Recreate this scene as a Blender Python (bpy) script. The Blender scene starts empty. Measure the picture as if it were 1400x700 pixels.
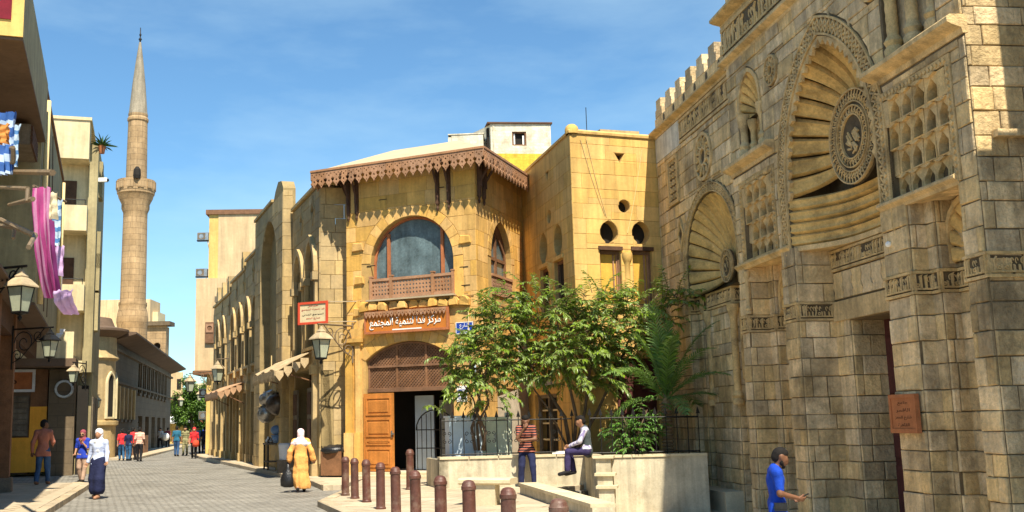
import bpy, bmesh, math, random
import numpy as np
from mathutils import Matrix, Vector
from math import sin, cos, pi, radians, atan2, sqrt
SC = bpy.context.scene
COL = SC.collection
# ------------------------------------------------------------------ camera
FPX, CXP, CYP = 1432.0, 609.0, 350.0        # focal length and principal point in photograph pixels
PITCH, ROLL, CAMH = math.atan(228 / 1432.0), radians(1.1), 1.7
_F = np.array([0, cos(PITCH), sin(PITCH)]); _U0 = np.array([0, -sin(PITCH), cos(PITCH)]); _R0 = np.array([1.0, 0, 0])
_R = cos(ROLL) * _R0 - sin(ROLL) * _U0
_U = sin(ROLL) * _R0 + cos(ROLL) * _U0
cam_d = bpy.data.cameras.new('camera'); cam = bpy.data.objects.new('camera', cam_d); COL.objects.link(cam)
cam_d.sensor_width = 36; cam_d.lens = FPX * 36 / 1400; cam_d.shift_x = (700 - CXP) / 1400
cam_d.clip_start = 0.1; cam_d.clip_end = 3000
cam.matrix_world = Matrix(((_R[0], _U[0], -_F[0], 0), (_R[1], _U[1], -_F[1], 0), (_R[2], _U[2], -_F[2], CAMH), (0, 0, 0, 1)))
SC.camera = cam
# ------------------------------------------------------------------ sky, sun, exposure
SUN_EL, SUN_AZ = radians(58), radians(16)    # azimuth: to the right of straight behind the camera
sdir = Vector((cos(SUN_EL) * sin(SUN_AZ), -cos(SUN_EL) * cos(SUN_AZ), sin(SUN_EL)))
W = bpy.data.worlds.new('World'); SC.world = W; W.use_nodes = True
wn = W.node_tree.nodes; wl = W.node_tree.links; wn.clear()
sky = wn.new('ShaderNodeTexSky'); sky.sky_type = 'NISHITA'; sky.sun_disc = False
sky.sun_elevation = SUN_EL; sky.sun_rotation = pi - SUN_AZ
sky.air_density = 1.0; sky.dust_density = 0.0; sky.ozone_density = 4.5; sky.altitude = 50
bg = wn.new('ShaderNodeBackground'); bg.inputs[1].default_value = 0.094
out = wn.new('ShaderNodeOutputWorld')
tc = wn.new('ShaderNodeTexCoord')
mp = wn.new('ShaderNodeMapping'); mp.inputs['Scale'].default_value = (1.0, 1.0, 3.2)
nz = wn.new('ShaderNodeTexNoise'); nz.inputs['Scale'].default_value = 2.1; nz.inputs['Detail'].default_value = 7; nz.inputs['Roughness'].default_value = 0.55
cr = wn.new('ShaderNodeValToRGB'); cr.color_ramp.elements[0].position = 0.47; cr.color_ramp.elements[1].position = 0.80
cr.color_ramp.elements[1].color = (0.55, 0.55, 0.55, 1)
mixc = wn.new('ShaderNodeMixRGB'); mixc.inputs[2].default_value = (5.5, 5.8, 6.4, 1)
wl.new(tc.outputs['Generated'], mp.inputs[0]); wl.new(mp.outputs[0], nz.inputs['Vector']); wl.new(nz.outputs['Fac'], cr.inputs[0])
wl.new(cr.outputs[0], mixc.inputs[0]); wl.new(sky.outputs[0], mixc.inputs[1]); tint = wn.new('ShaderNodeMixRGB'); tint.blend_type = 'MULTIPLY'; tint.inputs[0].default_value = 1; tint.inputs[2].default_value = (0.76, 0.99, 1.0, 1); wl.new(mixc.outputs[0], tint.inputs[1]); wl.new(tint.outputs[0], bg.inputs[0]); wl.new(bg.outputs[0], out.inputs[0])
sun_d = bpy.data.lights.new('sun', 'SUN'); sun_d.energy = 5.0; sun_d.angle = radians(0.5); sun_d.color = (1.0, 0.91, 0.74)
sun = bpy.data.objects.new('sun', sun_d); COL.objects.link(sun); sun.location = (0, 0, 60)
sun.rotation_euler = sdir.to_track_quat('Z', 'Y').to_euler()
SC.view_settings.view_transform = 'Standard'; SC.view_settings.look = 'None'
SC.view_settings.exposure = 0.95; SC.view_settings.gamma = 1.0; SC.view_settings.use_curve_mapping = False
SC.render.engine = 'CYCLES'; SC.cycles.max_bounces = 6; SC.cycles.diffuse_bounces = 4; SC.cycles.transparent_max_bounces = 12
SC.cycles.use_denoising = True

# ------------------------------------------------------------------ photograph geometry -> places
def ray(px, py): return _F + _R * (px - CXP) / FPX - _U * (py - CYP) / FPX
def atY(px, py, Y):
    d = ray(px, py); return np.array([0, 0, CAMH]) + d * (Y / d[1])
def gr(px, py, z=0.0):
    d = ray(px, py); return np.array([0, 0, CAMH]) + d * ((z - CAMH) / d[2])
def proj(p):
    v = np.asarray(p, float) - np.array([0, 0, CAMH]); w = v @ _F
    return CXP + FPX * (v @ _R) / w, CYP - FPX * (v @ _U) / w
def col2(px, py, Y): return tuple(atY(px, py, Y)[:2])

# ------------------------------------------------------------------ materials
def mat(name, c, rough=0.85, var=0.25, scale=2.0, bump=0.15, bscale=30.0, stain=None, stain_amt=0.0, stain_scale=0.5, island=0.0, metal=0.0, streak=0.0, spec=0.3, trans=0.0, seed=0.0, stripes=None, joints=None):
    m = bpy.data.materials.new(name); m.use_nodes = True
    nt = m.node_tree; N = nt.nodes; L = nt.links; N.clear()
    o = N.new('ShaderNodeOutputMaterial'); b = N.new('ShaderNodeBsdfPrincipled'); L.new(b.outputs[0], o.inputs[0])
    b.inputs['Roughness'].default_value = rough; b.inputs['Metallic'].default_value = metal
    b.inputs['Specular IOR Level'].default_value = spec
    ge = N.new('ShaderNodeNewGeometry'); tcn = N.new('ShaderNodeTexCoord')
    def noise(sc, det=4, ro=0.6, vec=None, off=0.0):
        n = N.new('ShaderNodeTexNoise'); n.inputs['Scale'].default_value = sc; n.inputs['Detail'].default_value = det; n.inputs['Roughness'].default_value = ro
        mpn = N.new('ShaderNodeMapping'); mpn.inputs['Location'].default_value = (seed + off, seed * 1.7 + off, off)
        if vec: mpn.inputs['Scale'].default_value = vec
        L.new(ge.outputs['Position'], mpn.inputs[0]); L.new(mpn.outputs[0], n.inputs['Vector']); return n
    def mul(a, val_socket, lo, hi):
        mr = N.new('ShaderNodeMapRange'); mr.inputs['To Min'].default_value = lo; mr.inputs['To Max'].default_value = hi
        L.new(val_socket, mr.inputs['Value'])
        mx = N.new('ShaderNodeMixRGB'); mx.blend_type = 'MULTIPLY'; mx.inputs[0].default_value = 1
        L.new(a, mx.inputs[1]); L.new(mr.outputs[0], mx.inputs[2]); return mx.outputs[0], mr
    rgb = N.new('ShaderNodeRGB'); rgb.outputs[0].default_value = (*c, 1); cur = rgb.outputs[0]
    if stripes:   # (colour, axis, period, duty) in the object's own space
        c2, ax, per, duty = stripes
        sx = N.new('ShaderNodeSeparateXYZ'); L.new(tcn.outputs['Object'], sx.inputs[0])
        mm = N.new('ShaderNodeMath'); mm.operation = 'DIVIDE'; mm.inputs[1].default_value = per; L.new(sx.outputs[ax], mm.inputs[0])
        fr = N.new('ShaderNodeMath'); fr.operation = 'FRACT'; L.new(mm.outputs[0], fr.inputs[0])
        lt = N.new('ShaderNodeMath'); lt.operation = 'LESS_THAN'; lt.inputs[1].default_value = duty; L.new(fr.outputs[0], lt.inputs[0])
        mx = N.new('ShaderNodeMixRGB'); L.new(lt.outputs[0], mx.inputs[0]); L.new(cur, mx.inputs[1]); mx.inputs[2].default_value = (*c2, 1); cur = mx.outputs[0]
    if island:
        oi = N.new('ShaderNodeObjectInfo')
        ad = N.new('ShaderNodeMath'); ad.operation = 'ADD'; L.new(oi.outputs['Random'], ad.inputs[0]); L.new(ge.outputs['Random Per Island'], ad.inputs[1])
        fr = N.new('ShaderNodeMath'); fr.operation = 'FRACT'; L.new(ad.outputs[0], fr.inputs[0])
        cur, _ = mul(cur, fr.outputs[0], 1 - island, 1 + island * 0.7)
        m7 = N.new('ShaderNodeMath'); m7.operation = 'MULTIPLY'; m7.inputs[1].default_value = 7.31; L.new(fr.outputs[0], m7.inputs[0])
        f2 = N.new('ShaderNodeMath'); f2.operation = 'FRACT'; L.new(m7.outputs[0], f2.inputs[0])
        hs = N.new('ShaderNodeHueSaturation'); L.new(cur, hs.inputs['Color'])
        mr = N.new('ShaderNodeMapRange'); mr.inputs['To Min'].default_value = 1 - island * 0.55; mr.inputs['To Max'].default_value = 1 + island * 0.3; L.new(f2.outputs[0], mr.inputs[0]); L.new(mr.outputs[0], hs.inputs['Saturation'])
        cur = hs.outputs[0]
    if joints:    # (course height, block length, darkness): faint joints on surfaces too far to show single blocks
        bt = N.new('ShaderNodeTexBrick'); bt.inputs['Color1'].default_value = (1, 1, 1, 1); bt.inputs['Color2'].default_value = (0.86, 0.84, 0.8, 1)
        bt.inputs['Mortar'].default_value = (joints[2],) * 3 + (1,); bt.inputs['Scale'].default_value = 1.0
        bt.inputs['Row Height'].default_value = joints[0]; bt.inputs['Brick Width'].default_value = joints[1]; bt.inputs['Mortar Size'].default_value = joints[0] * 0.045
        sx = N.new('ShaderNodeSeparateXYZ'); L.new(tcn.outputs['Object'], sx.inputs[0])
        a2 = N.new('ShaderNodeMath'); a2.operation = 'ADD'; L.new(sx.outputs[0], a2.inputs[0]); L.new(sx.outputs[1], a2.inputs[1])
        cb = N.new('ShaderNodeCombineXYZ'); L.new(a2.outputs[0], cb.inputs[0]); L.new(sx.outputs[2], cb.inputs[1]); L.new(cb.outputs[0], bt.inputs['Vector'])
        mx = N.new('ShaderNodeMixRGB'); mx.blend_type = 'MULTIPLY'; mx.inputs[0].default_value = 1; L.new(cur, mx.inputs[1]); L.new(bt.outputs[0], mx.inputs[2]); cur = mx.outputs[0]
    if var:
        n1 = noise(scale, 6, 0.65); cur, mr = mul(cur, n1.outputs['Fac'], 1 - var, 1 + var)
        mr.inputs['From Min'].default_value = 0.3; mr.inputs['From Max'].default_value = 0.7
        n2 = noise(scale * 9, 4, 0.7, off=3.1); cur, mr = mul(cur, n2.outputs['Fac'], 1 - var * 0.6, 1 + var * 0.6)
        mr.inputs['From Min'].default_value = 0.3; mr.inputs['From Max'].default_value = 0.7
    if stain:
        n3 = noise(stain_scale, 8, 0.7, off=7.7)
        rp = N.new('ShaderNodeValToRGB'); rp.color_ramp.elements[0].position = 0.5; rp.color_ramp.elements[1].position = 0.68
        rp.color_ramp.elements[1].color = (stain_amt,) * 3 + (1,); L.new(n3.outputs['Fac'], rp.inputs[0])
        mx = N.new('ShaderNodeMixRGB'); L.new(rp.outputs[0], mx.inputs[0]); L.new(cur, mx.inputs[1]); mx.inputs[2].default_value = (*stain, 1); cur = mx.outputs[0]
    if streak:
        n4 = noise(1.0, 5, 0.6, vec=(5, 5, 0.35), off=1.3); cur, mr = mul(cur, n4.outputs['Fac'], 1 - streak, 1 + streak * 0.4)
        mr.inputs['From Min'].default_value = 0.35; mr.inputs['From Max'].default_value = 0.65
    L.new(cur, b.inputs['Base Color'])
    if bump:
        nb = noise(bscale, 5, 0.65, off=5.5); bp = N.new('ShaderNodeBump'); bp.inputs['Strength'].default_value = min(1.0, bump); bp.inputs['Distance'].default_value = 0.02 * max(1, bump)
        L.new(nb.outputs['Fac'], bp.inputs['Height']); L.new(bp.outputs[0], b.inputs['Normal'])
    if trans:
        tr = N.new('ShaderNodeBsdfTranslucent'); L.new(cur, tr.inputs[0]); mx = N.new('ShaderNodeMixShader'); mx.inputs[0].default_value = trans
        L.new(b.outputs[0], mx.inputs[1]); L.new(tr.outputs[0], mx.inputs[2]); L.new(mx.outputs[0], o.inputs[0])
    return m
def glass(name, c=(0.05, 0.07, 0.08), rough=0.08, spec=0.8):
    return mat(name, c, rough=rough, var=0.15, scale=1.5, bump=0, spec=spec)

M = {}
M['patch'] = mat('whitewashed_patch', (0.56, 0.54, 0.46), var=0.2, scale=3, bump=0.4, streak=0.25)
M['sabil'] = mat('yellow_sandstone', (0.66, 0.39, 0.108), var=0.18, scale=1.4, island=0.15, bump=0.3, bscale=25, stain=(0.34, 0.20, 0.07), stain_amt=0.6, stain_scale=0.6, streak=0.2)
M['sabil_mortar'] = mat('yellow_mortar', (0.47, 0.30, 0.105), var=0.2, scale=3)
M['wing'] = mat('warm_plastered_stone', (0.66, 0.415, 0.125), var=0.13, scale=1.2, island=0.09, bump=0.2, bscale=22, stain=(0.40, 0.24, 0.08), stain_amt=0.5, stain_scale=0.55, streak=0.22)
M['arcade'] = mat('grey_gold_stone', (0.47, 0.335, 0.15), var=0.2, scale=1.4, island=0.15, bump=0.3, stain=(0.25, 0.19, 0.11), stain_amt=0.6, stain_scale=0.5, streak=0.15)
M['arcade_mortar'] = mat('grey_gold_mortar', (0.30, 0.22, 0.10), var=0.2, scale=3)
M['mosque'] = mat('weathered_limestone', (0.70, 0.51, 0.265), var=0.28, scale=1.9, island=0.27, bump=2.2, bscale=11, stain=(0.17, 0.125, 0.065), stain_amt=0.75, stain_scale=0.75, streak=0.26)
M['mosque_mortar'] = mat('dark_lime_mortar', (0.15, 0.11, 0.062), var=0.3, scale=4)
M['carved'] = mat('carved_limestone', (0.62, 0.435, 0.20), var=0.3, scale=3.5, bump=1.0, bscale=35, stain=(0.12, 0.085, 0.045), stain_amt=0.7, stain_scale=1.3, island=0.1)
M['carved_dark'] = mat('dark_carved_ground', (0.11, 0.08, 0.045), var=0.35, scale=5, bump=0.6)  # dark tone for sunken grounds, slots and recess backs
M['flute'] = mat('ochre_fluted_stone', (0.62, 0.41, 0.15), var=0.32, scale=2.2, bump=0.9, bscale=18, stain=(0.13, 0.085, 0.035), stain_amt=0.75, stain_scale=1.1)
M['road'] = mat('cobbled_road', (0.245, 0.232, 0.206), rough=0.8, var=0.24, scale=0.9, bump=1.2, bscale=7, stain=(0.13, 0.12, 0.10), stain_amt=0.6, stain_scale=0.45)
def cobbles():
    m = M['road']; N = m.node_tree.nodes; L = m.node_tree.links; b = [n for n in N if n.type == 'BSDF_PRINCIPLED'][0]
    ge = N.new('ShaderNodeNewGeometry'); mp_ = N.new('ShaderNodeMapping'); mp_.inputs['Rotation'].default_value = (0, 0, radians(17)); nw = N.new('ShaderNodeTexNoise'); nw.inputs['Scale'].default_value = 3.5; nw.inputs['Detail'].default_value = 3; L.new(ge.outputs['Position'], nw.inputs['Vector']); av = N.new('ShaderNodeVectorMath'); av.operation = 'MULTIPLY_ADD'; av.inputs[1].default_value = (.13, .13, 0); L.new(nw.outputs['Color'], av.inputs[0]); L.new(ge.outputs['Position'], av.inputs[2]); L.new(av.outputs[0], mp_.inputs[0])
    bt = N.new('ShaderNodeTexBrick'); bt.inputs['Scale'].default_value = 1; bt.inputs['Brick Width'].default_value = .2; bt.inputs['Row Height'].default_value = .14; bt.inputs['Mortar Size'].default_value = .016; bt.inputs['Mortar Smooth'].default_value = .4; bt.inputs['Bias'].default_value = -.2
    bt.inputs['Color1'].default_value = (1.1, 1.09, 1.06, 1); bt.inputs['Color2'].default_value = (.86, .85, .83, 1); bt.inputs['Mortar'].default_value = (.66, .64, .6, 1); L.new(mp_.outputs[0], bt.inputs['Vector'])
    src = b.inputs['Base Color'].links[0].from_socket; mx = N.new('ShaderNodeMixRGB'); mx.blend_type = 'MULTIPLY'; mx.inputs[0].default_value = 1; L.new(src, mx.inputs[1]); L.new(bt.outputs[0], mx.inputs[2]); L.new(mx.outputs[0], b.inputs['Base Color'])
    bp = N.new('ShaderNodeBump'); bp.inputs['Strength'].default_value = 1; bp.inputs['Distance'].default_value = .03; bp.invert = True; L.new(bt.outputs['Fac'], bp.inputs['Height']); old = b.inputs['Normal'].links[0].from_socket; L.new(old, bp.inputs['Normal']); L.new(bp.outputs[0], b.inputs['Normal'])
cobbles()
M['paving'] = mat('sandy_paving', (0.44, 0.36, 0.25), var=0.16, scale=1.4, bump=0.3, stain=(0.30, 0.245, 0.17), stain_amt=0.5, stain_scale=0.6, island=0.1)
M['kerb'] = mat('kerb_stone', (0.40, 0.32, 0.21), var=0.2, scale=3, island=0.18, bump=0.4)
M['earth'] = mat('dusty_ground', (0.34, 0.28, 0.2), var=0.2, scale=0.4)
M['planter'] = mat('whitewashed_planter', (0.54, 0.475, 0.34), var=0.16, scale=2.5, bump=0.35, stain=(0.31, 0.26, 0.17), stain_amt=0.7, stain_scale=1.9, streak=0.28)
M['coping'] = mat('coping_stone', (0.58, 0.49, 0.32), var=0.15, scale=3, island=0.1, bump=0.3)
M['cream'] = mat('cream_plaster', (0.66, 0.55, 0.33), var=0.12, scale=0.9, bump=0.15, stain=(0.42, 0.34, 0.2), stain_amt=0.5, stain_scale=0.5, streak=0.2)
M['beige'] = mat('beige_plaster', (0.60, 0.44, 0.25), var=0.12, scale=0.8, bump=0.15, stain=(0.45, 0.31, 0.16), stain_amt=0.4, stain_scale=0.35, streak=0.2)
M['olive'] = mat('olive_grey_plaster', (0.36, 0.30, 0.16), var=0.18, scale=0.8, bump=0.3, stain=(0.22, 0.18, 0.10), stain_amt=0.6, stain_scale=0.5, streak=0.25)
M['ochre'] = mat('ochre_plaster', (0.64, 0.44, 0.14), var=0.15, scale=1, bump=0.2, streak=0.15)
M['orange'] = mat('orange_paint', (0.80, 0.36, 0.04), var=0.1, scale=2, bump=0.2, streak=0.1)
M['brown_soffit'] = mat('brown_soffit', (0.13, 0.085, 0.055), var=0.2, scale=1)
M['dark_wood'] = mat('dark_wood', (0.09, 0.045, 0.025), var=0.3, scale=4, bump=0.4, bscale=40)
M['brown_wood'] = mat('brown_wood', (0.20, 0.10, 0.05), var=0.3, scale=3, bump=0.4, island=0.12)
M['fret'] = mat('fretwork_wood', (0.36, 0.19, 0.10), var=0.25, scale=3, bump=0.4, island=0.16)
M['red_wood'] = mat('red_brown_wood', (0.40, 0.14, 0.055), var=0.2, scale=3, bump=0.3)
M['door_wood'] = mat('varnished_orange_wood', (0.50, 0.19, 0.04), rough=0.55, var=0.2, scale=2, bump=0.3, bscale=40, streak=0.2)
M['grey_wood'] = mat('weathered_grey_wood', (0.17, 0.135, 0.095), var=0.3, scale=3, bump=0.5, island=0.15, streak=0.2)
M['stone_grey'] = mat('grey_brown_school_stone', (0.15, 0.112, 0.07), var=0.2, scale=0.8, bump=0.5, bscale=8, stain=(0.11, 0.085, 0.055), stain_amt=0.5, stain_scale=0.35, joints=(0.45, 1.1, 0.7))
M['minaret'] = mat('minaret_stone', (0.40, 0.275, 0.15), var=0.2, scale=0.6, bump=0.8, bscale=5, joints=(0.5, 1.1, 0.6), streak=0.2)
M['lead'] = mat('grey_cone_sheet', (0.27, 0.235, 0.175), rough=0.7, var=0.22, scale=0.8, streak=0.3)
M['white_brick'] = mat('whitewashed_brick', (0.72, 0.67, 0.53), var=0.1, scale=3, bump=0.8, bscale=12, joints=(0.11, 0.26, 0.72), stain=(0.36, 0.29, 0.18), stain_amt=0.75, stain_scale=1.8, streak=0.2)
M['yellow_stain'] = mat('yellow_stained_brick', (0.78, 0.52, 0.06), var=0.25, scale=2, bump=0.6, joints=(0.11, 0.26, 0.75), streak=0.2)
M['roofsheet'] = mat('pale_roof_boards', (0.42, 0.335, 0.215), var=0.1, scale=2, bump=0.1)
M['glass'] = glass('window_glass', (0.10, 0.14, 0.15), 0.12)
M['dusty_glass'] = mat('dusty_blue_glass', (0.12, 0.17, 0.185), rough=0.16, var=0.4, scale=1.6, bump=0.03, bscale=2, spec=0.9, streak=0.25)
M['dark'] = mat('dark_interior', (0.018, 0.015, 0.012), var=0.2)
M['interior'] = mat('dim_plaster_interior', (0.5, 0.43, 0.33), var=0.2, scale=1)
M['curtain'] = mat('drab_curtain', (0.28, 0.26, 0.21), var=0.25, scale=2.5, streak=0.3)
M['maroon'] = mat('maroon_shutter', (0.10, 0.03, 0.025), var=0.3, scale=2, streak=0.2)
M['ochre_shutter'] = mat('ochre_shutter', (0.62, 0.36, 0.06), var=0.15, scale=2, streak=0.15)
M['iron'] = mat('black_iron', (0.018, 0.017, 0.016), rough=0.5, var=0.3, scale=5, metal=0.3)
M['bronze_iron'] = mat('dusty_iron_scroll', (0.17, 0.12, 0.07), rough=0.6, var=0.3, scale=5)
M['lamp_glass'] = mat('frosted_lamp_glass', (0.42, 0.45, 0.33), rough=0.25, var=0.12, scale=5, bump=0, spec=0.6)
M['lamp_roof'] = mat('lamp_cap_metal', (0.40, 0.31, 0.19), rough=0.6, var=0.2, scale=6)
M['bollard'] = mat('bollard_brown_paint', (0.10, 0.038, 0.026), rough=0.5, var=0.35, scale=4, bump=0.35, bscale=12, stain=(0.24, 0.17, 0.12), stain_amt=0.6, stain_scale=4, spec=0.4, island=0.15)
M['steel'] = mat('dull_aluminium', (0.45, 0.45, 0.44), rough=0.38, metal=0.85, var=0.25, scale=6)
M['pipe'] = mat('cream_pipe', (0.66, 0.50, 0.24), var=0.15, scale=3)
M['cab_blue'] = mat('pale_blue_cabinet', (0.52, 0.62, 0.70), rough=0.5, var=0.08, scale=3, bump=0.05)
M['cab_cream'] = mat('cream_cabinet', (0.68, 0.72, 0.55), rough=0.5, var=0.1, scale=3, bump=0.05)
M['white'] = mat('white_paint', (0.80, 0.79, 0.75), var=0.06, scale=3, bump=0)
M['red_paint'] = mat('red_paint', (0.58, 0.07, 0.03), var=0.12, scale=4, bump=0)
M['blue_paint'] = mat('enamel_blue', (0.02, 0.06, 0.35), rough=0.35, var=0.1, scale=5, bump=0)
M['sign_wood'] = mat('orange_sign_board', (0.50, 0.17, 0.03), rough=0.5, var=0.12, scale=2, bump=0.1)
M['plaque'] = mat('terracotta_plaque', (0.36, 0.13, 0.05), rough=0.6, var=0.2, scale=6, bump=0.3)
M['ink'] = mat('dark_lettering', (0.05, 0.02, 0.012), var=0.1, bump=0)
M['redink'] = mat('red_lettering', (0.45, 0.06, 0.04), var=0.1, bump=0)
M['black_bag'] = mat('black_plastic', (0.012, 0.012, 0.013), rough=0.35, var=0.3, scale=8, bump=0.6, bscale=20, spec=0.5)
M['awning_cloth'] = mat('dusty_awning_cloth', (0.44, 0.33, 0.19), var=0.3, scale=3, bump=0.4)
M['awning_wood'] = mat('pinkish_awning_boards', (0.42, 0.25, 0.14), var=0.2, scale=3, bump=0.3)
M['bark'] = mat('bark', (0.12, 0.08, 0.05), var=0.35, scale=6, bump=0.9, bscale=30)
M['leaf'] = mat('leaf_green', (0.20, 0.295, 0.04), rough=0.38, var=0.2, scale=1.3, bump=0, island=0.4, trans=0.36, spec=0.45)
M['leaf_dark'] = mat('leaf_deep_green', (0.036, 0.085, 0.014), rough=0.45, var=0.25, scale=1.5, bump=0, island=0.35, trans=0.28)
M['leaf_far'] = mat('leaf_far_green', (0.12, 0.22, 0.03), rough=0.6, var=0.25, scale=0.4, bump=0, island=0.4, trans=0.3)
M['palm'] = mat('palm_green', (0.13, 0.23, 0.045), rough=0.45, var=0.2, scale=2, bump=0, island=0.3, trans=0.2)
M['palm_trunk'] = mat('palm_trunk', (0.24, 0.165, 0.09), var=0.35, scale=6, bump=0.8)
M['skin'] = mat('tan_skin', (0.36, 0.185, 0.105), rough=0.55, var=0.08, scale=8, bump=0)
M['skin_dark'] = mat('brown_skin', (0.17, 0.08, 0.045), rough=0.55, var=0.08, scale=8, bump=0)
M['hair'] = mat('black_hair', (0.010, 0.008, 0.007), rough=0.85, var=0.3, scale=20, bump=0.5, bscale=80)
M['soil'] = mat('dark_soil', (0.07, 0.05, 0.033), var=0.3, scale=5, bump=0.6)

# ------------------------------------------------------------------ objects
def tag(o, label=None, cat=None, group=None, kind=None):
    if label: o['label'] = label
    if cat: o['category'] = cat
    if group: o['group'] = group
    if kind: o['kind'] = kind
    return o
def empty(name, loc=(0, 0, 0), rz=0.0, label=None, cat=None, group=None, kind=None, parent=None):
    o = bpy.data.objects.new(name, None); COL.objects.link(o); o.empty_display_size = 0.2
    o.location = loc; o.rotation_euler = (0, 0, rz)
    if parent: o.parent = parent
    return tag(o, label, cat, group, kind)
def mk(name, verts, faces, m, parent=None, smooth=False, loc=None, rot=None, kind=None, recalc=True):
    me = bpy.data.meshes.new(name); me.from_pydata([tuple(map(float, v)) for v in verts], [], [tuple(int(i) for i in f) for f in faces])
    if recalc:
        bm = bmesh.new(); bm.from_mesh(me); bmesh.ops.recalc_face_normals(bm, faces=bm.faces); bm.to_mesh(me); bm.free()
    return link(name, me, m, parent, smooth, loc, rot, kind)
def link(name, me, m, parent=None, smooth=False, loc=None, rot=None, kind=None):
    if m is not None and not me.materials:
        for q in (m if isinstance(m, (list, tuple)) else [m]): me.materials.append(q if not isinstance(q, str) else M[q])
    if smooth is True: me.polygons.foreach_set('use_smooth', [True] * len(me.polygons))
    elif smooth: me.set_sharp_from_angle(angle=radians(smooth)); me.polygons.foreach_set('use_smooth', [True] * len(me.polygons))
    o = bpy.data.objects.new(name, me); COL.objects.link(o)
    if parent is not None: o.parent = parent
    if loc is not None: o.location = loc
    if rot is not None: o.rotation_euler = rot
    if kind: o['kind'] = kind
    return o
def copy_tree(o, parent=None):
    c = o.copy(); COL.objects.link(c); c.parent = parent
    for ch in list(o.children): copy_tree(ch, c)
    return c

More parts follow.
